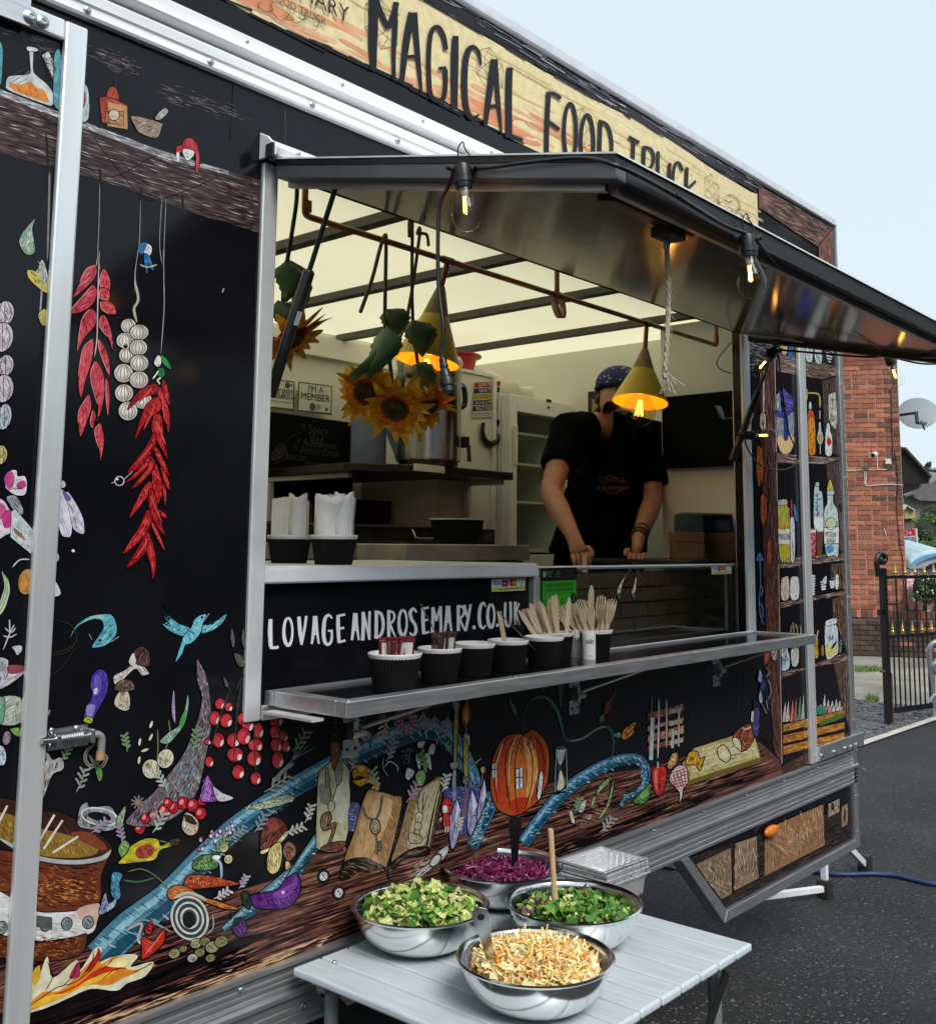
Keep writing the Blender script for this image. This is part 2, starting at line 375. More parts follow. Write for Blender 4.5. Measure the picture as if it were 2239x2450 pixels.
thin_glass('bulb_glass', (.985, .975, .95), 1.3); thin_glass('bulb_amber', (.96, .80, .55), 1.5)
thin_glass('screen_glass', (.93, .95, .94), 1.45); thin_glass('fridge_glass', (.88, .92, .89), 1.3)
print_mat('mural_print', .15, .28, 60.); print_mat('sign_print', .32, .16, 40.); print_mat('paper_print', .55, .05, 20.)
mat('sleeve_black', (.0045, .0045, .005), .7, var=.15, spec=.15)
mat('paper_white', (.78, .77, .74), .75, var=.05, vscale=30, bump=.06, bscale=60)
mat('cup_cream', (.74, .69, .55), .6, var=.05)
mat('wood_cutlery', (.76, .59, .38), .7, var=.18, vscale=10, stretch=(1, 1, .2), obj_random=.18)
mat('wood_spoon', (.62, .44, .25), .6, var=.15, vscale=12)
mat('foil', (.88, .88, .89), .28, .75, var=.08, bump=.35, bscale=140)
mat('table_slat', (.64, .715, .755), .38, .12, var=.10, vscale=10, stretch=(10, 1, 1), rvar=.1)
mat('leg_grey', (.21, .245, .235), .45, .2, var=.12)
mat('cardboard', (.25, .145, .075), .8, var=.12, obj_random=.1)
mat('red_plastic', (.48, .02, .025), .35); mat('bag_film', (.62, .60, .52), .35, var=.15, bump=.5, bscale=12)
mat('roll_blue', (.13, .17, .27), .8, bump=.15, bscale=90)
mat('skin', (.42, .19, .115), .5, var=.18, vscale=30, bump=.05, bscale=120, sss=.12)
mat('tshirt', (.0016, .0016, .002), .95, var=.3, vscale=6, bump=.25, bscale=25, spec=.06)
mat('apron', (.0022, .0022, .0028), .9, var=.25, vscale=8, bump=.2, bscale=30, spec=.08)
mat('bandana', (.012, .020, .115), .75, var=.3); mat('hair', (.022, .015, .010), .6, var=.3, vscale=60)
mat('tv_black', (.003, .003, .003), .3, spec=.06)
mat('board_black', (.005, .005, .005), .8, spec=.06)
mat('petal', (.66, .26, .012), .55, col2=(.40, .075, .01), vscale=26, sss=.1, obj_random=.25)
mat('seed_disc', (.028, .012, .006), .9, col2=(.10, .06, .012), vscale=60, bump=.8, bscale=140)
mat('leaf_green', (.10, .19, .075), .55, var=.3, vscale=18, bump=.2, bscale=40, obj_random=.3)
mat('stem_green', (.125, .135, .045), .6, col2=(.060, .045, .020), vscale=9)
mat('rope_jute', (.46, .40, .30), .9, var=.3, vscale=60, bump=.6, bscale=120)
mat('ribbon', (.55, .40, .22), .7, col2=(.30, .05, .03), vscale=40)
mat('brick_red', (.43, .15, .085), .88, col2=(.29, .088, .052), vscale=14, bump=.5, bscale=60, obj_random=.45)
mat('brick_dark', (.20, .090, .06), .9, col2=(.11, .06, .045), vscale=12, bump=.5, bscale=60, obj_random=.35)
mat('brick_blue', (.075, .048, .040), .9, col2=(.12, .07, .05), vscale=12, bump=.5, bscale=60, obj_random=.4)
mat('mortar', (.56, .38, .28), .95, var=.2, vscale=20, bump=.3)
mat('mortar_dark', (.16, .12, .095), .95, var=.3, vscale=20, bump=.3)
mat('gate_black', (.009, .009, .010), .35, var=.3, vscale=30)
mat('gold', (.58, .40, .12), .35, .7, var=.25, vscale=60)
mat('rust', (.12, .06, .03), .8, var=.4)
mat('white_plastic', (.72, .72, .70), .45); mat('grey_dish', (.24, .28, .31), .5, var=.06)
mat('timber_black', (.012, .012, .014), .6); mat('soffit', (.16, .16, .165), .7, var=.2, vscale=2); mat('roof_tile', (.115, .105, .095), .85, var=.35, vscale=10, obj_random=.2)
mat('slate', (.19, .185, .19), .85, var=.25, vscale=6, obj_random=.2)
mat('render_cream', (.42, .40, .34), .85); mat('render_yellow', (.60, .47, .22), .85)
mat('foliage', (.060, .105, .040), .8, var=.4, vscale=3, col2=(.030, .060, .028)); mat('foliage_light', (.12, .22, .045), .8, var=.35, vscale=4)
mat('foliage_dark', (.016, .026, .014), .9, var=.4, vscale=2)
mat('flower_white', (.75, .75, .72), .7); mat('fence_grey', (.17, .155, .135), .85, var=.3, vscale=8, stretch=(1, 1, .2))
mat('canvas_blue', (.13, .40, .66), .5); mat('canvas_pale', (.46, .66, .74), .5); mat('car_red', (.52, .012, .018), .25, coat=.6); mat('car_glass', (.02, .025, .03), .1); mat('canvas_pink', (.75, .30, .36), .5)
mat('barrier_grey', (.42, .45, .48), .35, .7, var=.1); mat('hose_blue', (.015, .035, .13), .5)
mat('amber_lens', (.75, .19, .01), .18, coat=.5)
mat('label_white', (.66, .66, .64), .5)

# ------------------------------------------------------------------ ground
def sheet(name, pts, z, m, label=None):
    mb = MB(); mb.add([(x, y, z) for x, y in pts], [tuple(range(len(pts)))])
    return tag(mb.build(name, m), label, kind='structure')
sheet('ground', [(-120, -120), (300, -120), (300, 300), (-120, 300)], 0, 'asphalt', 'dark wet-looking asphalt of the yard')
gz = lambda z, a, b, h=0.: onZ(z, a, b, h).xy
k0, k1, k2, k3 = gz('X', 395, 1960), gz('X', 1305, 1640), gz('X', 1305, 1588), gz('X', 395, 1905)
kd = (k1 - k0).normalized(); ka, kb, kc, ke = k0 - kd * 3.2, k1 + kd * 14, k2 + kd * 14, k3 - kd * 3.2
sheet('kerb_line', [ka, kb, kc, ke], .012, 'kerb', 'pale flush kerb strip along the asphalt')
g1, g2 = gz('X', 330, 1385), gz('X', 1305, 1500)
gd = (g2 - g1).normalized()
kx = kd.x * gd.y - kd.y * gd.x; tq_ = ((g1 - k3).x * gd.y - (g1 - k3).y * gd.x) / kx; gx = k3 + kd * tq_; gn = V((-gd.y, gd.x)); gn = gn if gn.x + gn.y > 0 else -gn
sheet('gravel_strip', [ke, gx, g1 - gd * 5], .006, 'gravel', 'wedge of loose grey gravel behind the kerb')
sheet('driveway', [g1 - gd * 5, gx, gx + kd * 9, gx + kd * 9 + gn * 9, g1 - gd * 5 + gn * 14], .004, 'concrete', 'pale worn concrete driveway')
R_ = random.Random(3); mb = MB()
for i in range(2600):
    a, b = R_.random(), R_.random(); p = (ke + kd * 2.5).lerp(gx, a).lerp((g1 - gd * 2).lerp(gx, a), b); q = R_.uniform(.012, .035)
    mb.add([(p.x + q * R_.uniform(-1, 1), p.y + q * R_.uniform(-1, 1), .006 + q * .5 * R_.random()) for _ in range(4)] , [(0, 1, 2), (0, 2, 3), (1, 3, 2), (0, 3, 1)])
tag(mb.build('loose_stones', 'stone_chip'), 'loose stone chippings lying on the gravel strip', kind='stuff')
mb = MB()                                                # chips of pale stone set in the asphalt, near enough to be seen
for i in range(7000):
    u_, v_ = R_.random(), R_.random(); d_ = .8 + 7 * u_ * u_; p = onZ('W', R_.uniform(1150, 1900), 1000, 0).xy
    p = V((CAM.x, CAM.y)) + (V((ray('W', R_.uniform(1050, 1950), 1000).x, ray('W', R_.uniform(1050, 1950), 1000).y)).normalized()) * (2.2 + d_)
    q = R_.uniform(.002, .0062); h = R_.uniform(.001, .003)
    mb.add([(p.x - q, p.y, .0005), (p.x + q, p.y - q * .5, .0005), (p.x + q * .3, p.y + q, .0005), (p.x, p.y, h)], [(0, 1, 3), (1, 2, 3), (2, 0, 3)])
tag(mb.build('asphalt_chips', 'stone_chip'), 'tiny pale stone chips showing in the asphalt', kind='stuff')
mb = MB()                                                # weeds along the driveway edge
for i in range(420):
    c = onZ('X', R_.uniform(330, 640), R_.uniform(1010, 1050), .004) if i < 300 else onZ('X', R_.uniform(470, 600), R_.uniform(1370, 1410), .006)
    h = R_.uniform(.02, .09); a = R_.uniform(0, 6.3); e = V((cos(a), sin(a), 0)) * .008; t_ = V((R_.uniform(-.04, .04), R_.uniform(-.04, .04), h))
    mb.add([c - e, c + e, c + t_], [(0, 1, 2)])
tag(mb.build('grass_tufts', 'foliage_light'), 'small grass tufts growing in the driveway joints', kind='stuff')

# ------------------------------------------------------------------ the food truck
XL, XR, YB = -1.6, 4.37, 2.06
truck = thing('food_truck', 'black illustrated food trailer with open serving hatch and painted wooden name board', 'food truck', (2.0, 0, 0))
OX0, OX1, OZ0, OZ1 = 1.325, 3.437, 1.306, 2.385          # serving opening
mb = MB(); T_ = .03
mb.box((XL, 0, .787), (OX0, T_, 2.537)); mb.box((OX1, 0, .787), (XR, T_, 2.537)); mb.box((OX0, 0, OZ1), (OX1, T_, 2.537)); mb.box((OX0, 0, .787), (OX1, T_, OZ0))
wall = mb.build('mural_panel', 'vinyl_black', truck)
MB().box((XL, .002, 2.644), (XR - .012, .05, 3.0)).build('name_board', 'vinyl_black', truck)
def profile(name, prof, x0, x1, m, parent=truck, smooth=35, bevel=0):   # (y, z) outline extruded along the truck
    n = len(prof); mb = MB(); mb.slab([(x0, y, z) for y, z in prof], (x1 - x0, 0, 0)); return mb.build(name, m, parent, smooth=smooth, bevel=bevel)
profile('gutter_rail', [(.03, 2.536), (-.013, 2.536), (-.016, 2.541), (-.012, 2.556), (-.012, 2.559), (-.016, 2.562), (-.017, 2.580), (-.012, 2.585), (.03, 2.585)], XL, XR, 'trim_white')
MB().box((XL, .006, 2.585), (XR, .03, 2.601)).build('gutter_groove', 'trim_grey', truck)
profile('gutter_lip', [(.04, 2.601), (-.012, 2.601), (-.020, 2.606), (-.018, 2.612), (-.010, 2.617), (-.010, 2.640), (-.005, 2.645), (.04, 2.645)], XL, XR, 'trim_white')
profile('roof_trim', [(.055, 2.998), (-.008, 2.998), (-.012, 3.002), (-.006, 3.034), (0, 3.040), (.055, 3.040)], XL, XR, mat('roof_edge', (.50, .52, .56), .45, .1))
MB().box((XR - .012, -.010, 2.646), (XR, .052, 2.997)).build('board_end_trim', 'trim_grey', truck, bevel=.002)
MB().box((XR - .03, -.012, .398), (XR + .012, .03, 2.535)).build('corner_trim', 'aluminium', truck, bevel=.003)
# sill rails with rounded grooves
def rail(z0, z1, y, lip):
    p = [(.03, z0), (y, z0), (y - .004, z0 + .004)]; n = 4
    for i in range(1, n + 1):
        z = z0 + (z1 - z0) * i / (n + 1); p += [(y - .004, z - .0035), (y - .0010, z - .0015), (y - .0010, z + .0015), (y - .004, z + .0035)]
    return p + [(y - .004, z1 - lip), (y - .012, z1 - lip + .002), (y - .012, z1 - .002), (y - .004, z1), (.03, z1)]
profile('sill_rail', rail(.7275, .786, -.004, .012), XL, XR + .01, 'aluminium', smooth=20)
profile('sill_rail', rail(.650, .727, -.008, .012), XL, XR + .01, 'aluminium', smooth=20)
rv = MB(); rv.lathe([(.0075, 0), (.0072, .0015), (.005, .0032), (.0022, .0036), (.0018, .0028), (1e-5, .0028)], n=12, axis=(0, -1, 0))
riv0 = None
def rivet(x, y, z, s=1., par=truck):
    global riv0
    if riv0 is None: riv0 = rv.build('rivet', 'zinc', None, smooth=40).data; bpy.data.objects.remove(bpy.data.objects['rivet'])
    o = bpy.data.objects.new('rivet', riv0); COL.objects.link(o); o.parent = par; o.scale = (s, s, s); o.location = V((x, y, z)) - V(truck.location); return o
for i in range(24):
    x = XL + .12 + i * .262
    rivet(x, -.0165, 2.549); rivet(x + .09, -.0105, 2.629, .6)
    if i % 2: rivet(x + .13, .005, 2.593, .55)
for i in range(20):
    rivet(XL + .2 + i * .3, -.0085, .762, 1.0); rivet(XL + .35 + i * .3, -.0125, .690, 1.0)
for z in (.46, .6, .9, 1.4, 1.9, 2.3): rivet(XR - .01, -.0125, z, .7)
# rear of the body: ends, floor, back, translucent roof
MB().box((XR - .03, .03, .66), (XR, YB, 2.60)).box((XL, .03, .66), (XL + .03, YB, 2.60)).box((XL + .03, YB - .03, .66), (XR - .03, YB, 2.60)).build('body_shell', 'cream_wall', truck)
MB().box((XL + .03, .031, .66), (XR - .031, YB - .031, .735)).build('floor', 'floor_dark', truck)
MB().box((XL, .041, 2.6005), (XR, YB, 2.605)).build('roof_skin', 'roof_skin', truck)
for x in (.2, .82, 1.42, 2.14, 2.725, 3.31, 3.90): MB().box((x - .022, .05, 2.572), (x + .022, YB - .04, 2.603)).build('ceiling_rib', 'rib_grey', truck)
MB().box((XL + .04, 1.985, 2.475), (XR - .04, 2.028, 2.57)).build('cornice', 'cream_panel', truck)
MB().box((3.955, .035, .74), (4.33, .635, 2.57)).build('end_partition', 'cream_panel', truck, bevel=.004)
MB().box((1.0, .04, .74), (1.03, 2.0, 2.57)).build('inner_partition', 'cream_wall', truck)
# opening frame
MB().box((1.286, -.008, 1.255), (1.3245, .032, 2.388)).build('hatch_post', 'aluminium_worn', truck, bevel=.003)
MB().box((3.4375, -.012, 1.30), (3.492, .034, 2.372)).build('hatch_post', 'aluminium_worn', truck, bevel=.003)
MB().slab([(1.325, -.014, 1.2555), (1.325, -.014, 1.2845), (1.62, -.014, 1.2845), (1.62, -.014, 1.2555)], (0, .013, 0)).build('sill_angle', 'aluminium', truck, bevel=.002)
hc = MB(); hc.slab([(1.283, -.001, 2.397), (1.283, -.042, 2.397), (1.283, -.050, 2.409), (1.283, -.048, 2.414), (1.283, -.026, 2.431), (1.283, -.004, 2.441), (1.283, -.001, 2.441)], (2.21, 0, 0)); hc.build('hinge_cover', 'trim_white', truck, bevel=.0015)
MB().slab([(1.2765, -.001, 2.390), (1.2765, -.052, 2.390), (1.2765, -.053, 2.412), (1.2765, -.028, 2.436), (1.2765, -.001, 2.450)], (.006, 0, 0)).build('hinge_end', 'trim_white', truck, bevel=.002); MB().box((1.270, -.055, 2.383), (1.2762, -.030, 2.415)).build('hinge_stop', 'rubber', truck, bevel=.002)
rivet(1.34, -.0515, 2.41, .7); rivet(1.46, -.0515, 2.41, .7)
# serving awning: tilted glossy panel with a frame lip
AY, AZ, HZ, AX0, AX1 = -.86, 2.192, 2.392, 1.3, 3.47
aw = lambda x, y, dz=0.: V((x, y, HZ + (HZ - AZ) / .86 * y + dz))
mb = MB(); mb.hexa([aw(AX0 + .03, -.03, -.022), aw(AX1 - .03, -.03, -.022), aw(AX1 - .03, AY + .03, -.022), aw(AX0 + .03, AY + .03, -.022), aw(AX0 + .03, -.03, -.004), aw(AX1 - .03, -.03, -.004), aw(AX1 - .03, AY + .03, -.004), aw(AX0 + .03, AY + .03, -.004)])
mb.build('awning_panel', 'awning_dark', truck)
def fr(x0, y0, x1, y1, t, b): return [aw(x0, y0, b), aw(x1, y0, b), aw(x1, y1, b), aw(x0, y1, b), aw(x0, y0, t), aw(x1, y0, t), aw(x1, y1, t), aw(x0, y1, t)]
MB().hexa(fr(AX0, AY + .0005, AX0 + .0295, -.03, -.006, -.034)).build('awning_frame', mat('frame_grey', (.15, .16, .18), .35, .5), truck, bevel=.002)
MB().hexa(fr(AX1 - .0295, AY + .0005, AX1, -.03, .006, -.042)).build('awning_frame', 'black_metal', truck, bevel=.002)
MB().hexa(fr(AX0 + .030, AY, AX1 - .030, AY + .0295, .006, -.032)).build('awning_frame', 'black_metal', truck, bevel=.002)
MB().hexa(fr(AX0 - .003, AY - .004, AX1 + .003, -.02, .0095, .0065)).build('awning_skin', 'trim_white', truck)
MB().hexa(fr(AX0 - .001, AY + .0005, AX0 + .0295, -.03, .006, -.0058)).build('awning_edge_band', 'black_metal', truck)
MB().hexa(fr(AX0 + .028, AY + .04, AX0 + .040, -.035, -.023, -.046)).hexa(fr(AX0 + .05, AY + .028, AX1 - .04, AY + .044, -.023, -.046)).build('awning_inner_lip', 'steel_dull', truck)
# latch box at the front corner, strut brackets, gas struts
mb = MB(); mb.slab([aw(1.40, -.09, -.024), aw(1.40, -.23, -.024), aw(1.345, -.25, -.024), aw(1.335, -.16, -.024), aw(1.335, -.10, -.024)], (0, 0, -.004)); mb.build('strut_bracket', 'trim_grey', truck)
def strut(t, b, par):
    t, b = V(t), V(b); m1 = t.lerp(b, .42)
    q = MB().tube([t, m1], .0055, 10).build('strut_rod', 'black_metal', par, smooth=40)
    c = MB().tube([m1 - (m1 - t).normalized() * .006, m1, b], [.009, .0125, .0125], 12).build('strut_cylinder', 'black_plastic', par, smooth=40)
    e = MB().box(t - V((.014, .014, .016)), t + V((.014, .014, .012))).build('strut_end', 'black_plastic', par, bevel=.004)
    s_ = m1.lerp(b, .32); d_ = (b - t).normalized(); n_ = d_.cross(V((0, 1, 0))).normalized(); MB().bar(s_ - V((0, .0132, 0)), s_ + d_ * .03 - V((0, .0132, 0)), .012, .001, upv=(0, 1, 0)).build('strut_sticker', 'label_white', par)
strut((1.36, -.154, 2.335), (1.362, .045, 1.91), truck)
strut((3.405, -.160, 2.322), (3.405, .024, 1.910), truck)
mb = MB(); mb.slab([aw(3.36, -.06, -.024), aw(3.36, -.24, -.024), aw(3.40, -.26, -.024), aw(3.43, -.24, -.024), aw(3.43, -.06, -.024)], (0, 0, -.004)); mb.build('strut_bracket', 'trim_grey', truck)
mb = MB(); mb.hexa(fr(1.40, AY + .065, 1.66, AY + .105, -.024, -.044)); mb.build('awning_latch', 'black_metal', truck, bevel=.003)
lc = aw(1.60, AY + .085, -.05); MB().box(lc - V((.03, .02, .012)), lc + V((.03, .02, .008))).build('latch_hook', 'black_metal', truck, bevel=.003)

# serving shelf: aluminium frame round a black board, hinged at the sill
SZ = 1.313; SX0, SX1, SY = 1.337, 3.462, -.242
mb = MB(); mb.box((SX0 + .03, SY + .031, SZ - .016), (SX1 - .03, -.033, SZ - .006)); mb.build('shelf_board', 'vinyl_black', truck)
MB().box((SX0, SY, SZ - .030), (SX1, SY + .030, SZ)).build('shelf_front_rail', 'aluminium', truck, bevel=.002)
MB().box((SX0, SY + .0305, SZ - .030), (SX0 + .0295, -.0325, SZ)).build('shelf_end_rail', 'aluminium', truck, bevel=.002)
MB().box((SX1 - .0295, SY + .0305, SZ - .030), (SX1, -.0325, SZ)).build('shelf_end_rail', 'aluminium', truck, bevel=.002)
profile('shelf_back_rail', [(-.032, SZ - .028), (-.032, SZ - .002), (-.026, SZ), (-.022, SZ - .004), (-.017, SZ - .004), (-.013, SZ), (-.009, SZ - .004), (-.003, SZ - .002), (-.003, SZ - .028)], SX0, SX1 - .001, 'aluminium')
for x in (1.352, 1.85, 2.3, 2.65, 3.05, 3.44): MB().ball((x, SY + .012, SZ), .005, 10, 6, (1, 1, .4)).build('shelf_screw', 'zinc', truck, smooth=80)
MB().box((SX0 - .03, SY + .06, SZ - .040), (SX0 - .002, -.036, SZ - .035)).build('shelf_plate', 'aluminium_worn', truck)
def shelf_hinge(px, par):
    c = onY('S', *px, -.001); x, z = c.x, c.z
    MB().box((x - .022, -.005, z + .018), (x + .022, -.0005, z + .055)).build('hinge_plate', 'zinc', par, bevel=.0015); p = MB().box((x - .022, -.005, z - .055), (x + .022, -.0005, z - .018)).build('hinge_plate', 'zinc', par, bevel=.0015)
    MB().box((x - .010, -.022, z - .022), (x + .004, -.0005, z + .022)).tube([(x - .012, -.018, z - .005), (x + .026, -.018, z - .005)], .009, 10).build('hinge_knuckle', 'zinc', p, smooth=40)
    for dz in (.038, -.038):
        for dx in (-.012, .012): MB().ball((x + dx, -.0055, z + dz), .0045, 8, 5, (1, .4, 1)).build('screw_head', 'black_metal', p, smooth=80)
    MB().tube([(x + .018, -.016, z + .005), (x + .11, -.19, SZ - .032)], .004, 8).build('support_arm', 'steel_dull', p, smooth=40)
shelf_hinge((838, 1748), truck); shelf_hinge((1372, 1660), truck); shelf_hinge((1712, 1602), truck)

# counter: black lettered front, worn aluminium edge, worktop
MB().box((1.326, .030, 1.3065), (2.232, .042, 1.519)).build('counter_front', 'vinyl_black', truck)
mb = MB(); mb.slab([(1.327, .006, 1.5195), (1.327, .004, 1.524), (1.327, .008, 1.549), (1.327, .016, 1.555), (1.327, .62, 1.555), (1.327, .62, 1.5195)], (.918, 0, 0)); mb.build('counter_top', 'aluminium_worn', truck, bevel=.002)
MB().box((2.2325, .010, 1.3065), (2.256, .05, 1.519)).build('counter_end', 'steel_dull', truck, bevel=.003)
MB().box((1.33, .045, .74), (2.25, .60, 1.518)).build('counter_cabinet', 'black_metal', truck)
# right-hand display well behind glass
MB().box((2.2575, .035, 1.3065), (3.43, .039, 1.536)).build('display_glass', 'screen_glass', truck)
MB().tube([(2.2575, .037, 1.5405), (3.43, .037, 1.5405)], .006, 10).build('glass_rail', 'aluminium', truck, smooth=40)
MB().box((2.245, .028, 1.44), (2.262, .046, 1.475)).build('glass_clip', 'label_white', truck, bevel=.003)
MB().box((2.26, .042, 1.29), (3.94, .299, 1.300)).build('display_floor', 'black_metal', truck)
MB().box((2.26, .30, 1.3005), (3.94, .318, 1.515)).build('display_back', 'black_metal', truck)
MB().box((3.425, .045, 1.3005), (3.4345, .075, 1.548)).build('display_end', 'black_metal', truck)
MB().box((2.26, .319, .74), (3.94, .70, 1.2895)).build('display_cabinet', 'black_metal', truck)
mb = MB()                                                 # brick-pattern lining of the display, courses with recessed joints
MBr = random.Random(5)
for r in range(4):
    z = 1.306 + r * .052; x = 2.29 - (r % 2) * .09
    while x < 3.92:
        x1 = min(3.92, x + .172); x0 = max(2.264, x)
        if x1 - x0 > .02: mb.box((x0, .2925 + MBr.uniform(-.001, .001), z), (x1, .2995, z + .047), (.17 * MBr.uniform(.7, 1.25), .085 * MBr.uniform(.85, 1.15), .06))
        x += .178
mb.build('display_lining', 'paper_print', truck, bevel=.002)
MB().box((3.36, .16, 1.538), (3.94, .66, 1.556)).build('side_worktop', 'black_metal', truck, bevel=.003)

# trailer hatch frames left and right of the mural
def hframe(rects, m='aluminium_satin'):
    for n, a, b in rects: MB().box(a, b).build(n, m, truck, bevel=.004)
hframe([('door_stile', (.842, -.014, .30), (.884, -.001, 2.516)), ('door_head', (XL, -.014, 2.478), (.8415, -.001, 2.516))])
MB().box((-.3, -.0200, 2.474), (.775, -.0145, 2.53)).build('hinge_strap', 'aluminium', truck, bevel=.001)
for px in ((190, 103), (265, 135)):
    c = onY('A', *px, -.0205); MB().lathe([(.012, 0), (.0118, .003), (.008, .006), (.004, .0062), (.0035, .004), (1e-5, .004)], c, 14, (0, -1, 0)).build('strap_bolt', 'zinc', truck, smooth=40)
hframe([('side_hatch_stile', (3.915, -.018, .79), (3.975, -.001, 2.40)), ('side_hatch_rail', (3.9755, -.018, .79), (4.375, -.001, .842))])
MB().box((3.98, -.025, .794), (4.43, -.0185, .846)).build('hinge_strap', 'aluminium', truck, bevel=.001)
for px in ((700, 1425), (795, 1397), (876, 1370), (920, 1358), (958, 1344)):
    c = onY('K', *px, -.0255); MB().lathe([(.010, 0), (.0098, .003), (.006, .006), (1e-5, .006)], c, 14, (0, -1, 0)).build('strap_bolt', 'zinc', truck, smooth=40)
# spring bolt on the left
p0 = onY('E', 300, 1100, -.03)
pl = MB().slab([onY('E', a, b, -.004) for a, b in ((300, 1045), (553, 1005), (556, 1138), (295, 1180))], (0, .0025, 0)).build('bolt_plate', 'zinc', truck)
MB().tube([onY('E', 262, 1113, -.02), onY('E', 330, 1106, -.02), onY('E', 560, 1078, -.02)], .0055, 10).build('bolt_bar', 'steel', pl, smooth=40)
bq = spline([onY('E', a, b, -.022) for a, b in ((560, 1080), (610, 1072), (636, 1090), (640, 1130), (636, 1180))], False, 5)
MB().tube(bq, .0065, 10).build('bolt_handle', 'steel_dull', pl, smooth=60)
MB().tube([onY('E', 634, 1178, -.022), onY('E', 629, 1232, -.022)], .0075, 10).build('bolt_grip', 'lamp_wood', pl, smooth=40)
sp = [onY('E', 345 + 165 * t, 1108 - 26 * t, -.02) + V((0, sin(t * 60 * pi / 2), cos(t * 60 * pi / 2))) * .0085 for t in [i / 120 for i in range(121)]]
MB().tube(sp, .0016, 5).build('bolt_spring', 'zinc', pl, smooth=60)
for a, b in ((326, 1050), (485, 1035), (472, 1132), (322, 1150)): MB().ball(onY('E', a, b, -.0045), .006, 10, 6, (1, .5, 1)).build('bolt_screw', 'zinc', pl, smooth=80)
for a, b in (((315, 1045), (340, 1160)), ((528, 1008), (553, 1135))):
    MB().slab([onY('E', a[0], a[1] + 20, -.004), onY('E', b[0], a[1] + 18, -.004), onY('E', b[0], b[1] - 20, -.004), onY('E', a[0], b[1] - 18, -.004)], (0, -.026, 0)).build('bolt_bracket', 'zinc', pl, bevel=.002)

MB().box((XL, YB - .02, .12), (XR - .05, YB, .655)).build('far_light_blocker', 'black_metal', truck)  # unseen dark panel, added to keep daylight out from under the trailer
# lower locker skirt with drawer print, legs, lamp
sk = [onY('Y', a, b, 0) for a, b in ((395, 322), (700, 790), (1668, 252))]
mb = MB(); mb.slab([(2.955, .004, .6495), (3.217, .004, .398), (4.339, .004, .398), (4.339, .004, .6495)], (0, .025, 0)); skirt = mb.build('locker_panel', 'vinyl_black', truck)
mb = MB(); mb.slab([(2.942, -.012, .6495), (3.212, -.012, .398), (3.232, -.012, .432), (2.99, -.012, .6495)], (0, .045, 0)); mb.build('locker_frame', 'aluminium', truck, bevel=.002)
mb = MB(); mb.slab([(3.2125, -.012, .398), (4.339, -.012, .398), (4.339, -.012, .432), (3.2325, -.012, .432)], (0, .045, 0)); mb.build('locker_frame', 'aluminium', truck, bevel=.002)
MB().box((3.22, .03, .40), (4.33, .035, .64)).build('locker_liner', 'black_metal', truck)
al = onY('Y', 1060, 118, -.012); MB().ball(al, .042, 14, 8, (1.3, .35, .46)).build('marker_lamp', 'amber_lens', truck, smooth=80)
def leg(top, foot, nm='support_leg'):
    l = MB().bar(top, foot, .028, .028, upv=(1, 0, 0)).build(nm, 'trim_white', truck, bevel=.002)
    f_ = V(foot); MB().box(f_ + V((-.03, -.028, -f_.z)), f_ + V((.03, .028, .05))).build('leg_foot', 'rubber', l, bevel=.004)
f1 = onZ('T', 1078, 715, .0); leg((f1.x, f1.y, .66), (f1.x, f1.y, .03)); c_ = onZ('T', 785, 655, .05)
MB().bar((c_.x - .4, c_.y + .12, .06), (f1.x - .03, f1.y, .045), .026, .026).build('leg_brace', 'trim_white', truck, bevel=.002)
f2 = onZ('T', 1355, 535, .0); leg((4.30, .30, .66), (f2.x, f2.y, .03))
MB().bar((XL, .5, .60), (XR - .05, .5, .60), .06, .11).bar((XL, 1.6, .60), (XR - .05, 1.6, .60), .06, .11).build('chassis_beam', 'black_metal', truck)
for y in (.18, 1.72):
    for x in (1.05, 1.72):
        wt = MB().lathe([(.13, -.07), (.25, -.085), (.30, -.07), (.31, 0), (.30, .07), (.25, .085), (.13, .07)], (x, y + .1, .31), 28, (0, 1, 0)).build('wheel', 'rubber', truck, smooth=50)
        MB().lathe([(.135, -.06), (.13, -.075), (.10, -.06), (.05, -.07), (.04, -.08), (1e-5, -.08)], (x, y + .1, .31), 24, (0, 1, 0)).build('rim', 'steel_dull', wt, smooth=40)
# ------------------------------------------------------------------ printed artwork on the panels
def PR(z, d=0.): return Print(z, plane=(lambda zz, a, b, k: onY(zz, a, b, -k - d)))
# fascia: name board
pr = PR('S', -.002)
TOPZ, BOTZ = 2.975, 2.672
def wp(x, z, d): return V((x, .0012 - d, z))
nb = Print('S', plane=lambda zz, a, b, k: V((a, .0018 - k, b)))
R_ = random.Random(11)
xs = [XL + i * .12 for i in range(0, 60) if XL + i * .12 < 3.60] + [3.617]
edge_t = [(x, 2.950 + .006 * sin(x * 5) + R_.uniform(-.005, .005)) for x in xs]; edge_b = [(x, 2.702 + .006 * sin(x * 4 + 1) + R_.uniform(-.006, .006)) for x in xs]
nb.f([*edge_t, *edge_b[::-1]], 'dccb9c', sm=False)
for i in range(230):       # washed salmon and tan brush strokes
    x = R_.uniform(XL, 3.5); t = R_.random() ** 1.6; z = 2.712 + t * .225; L = R_.uniform(.05, .38)
    c = R_.choice(['d9a37c', 'd39468', 'd8a27c', 'cf8d64', 'd9b08a']) if t < .42 else R_.choice(['d9c190', 'cfb182', 'e6dcb4', 'd2b88a', 'b99f74'])
    nb.l([(x, z), (x + L * .5, z + R_.uniform(-.006, .006)), (min(3.6, x + L), z + R_.uniform(-.01, .01))], c, R_.uniform(.005, .016) if t < .45 else R_.uniform(.002, .007))
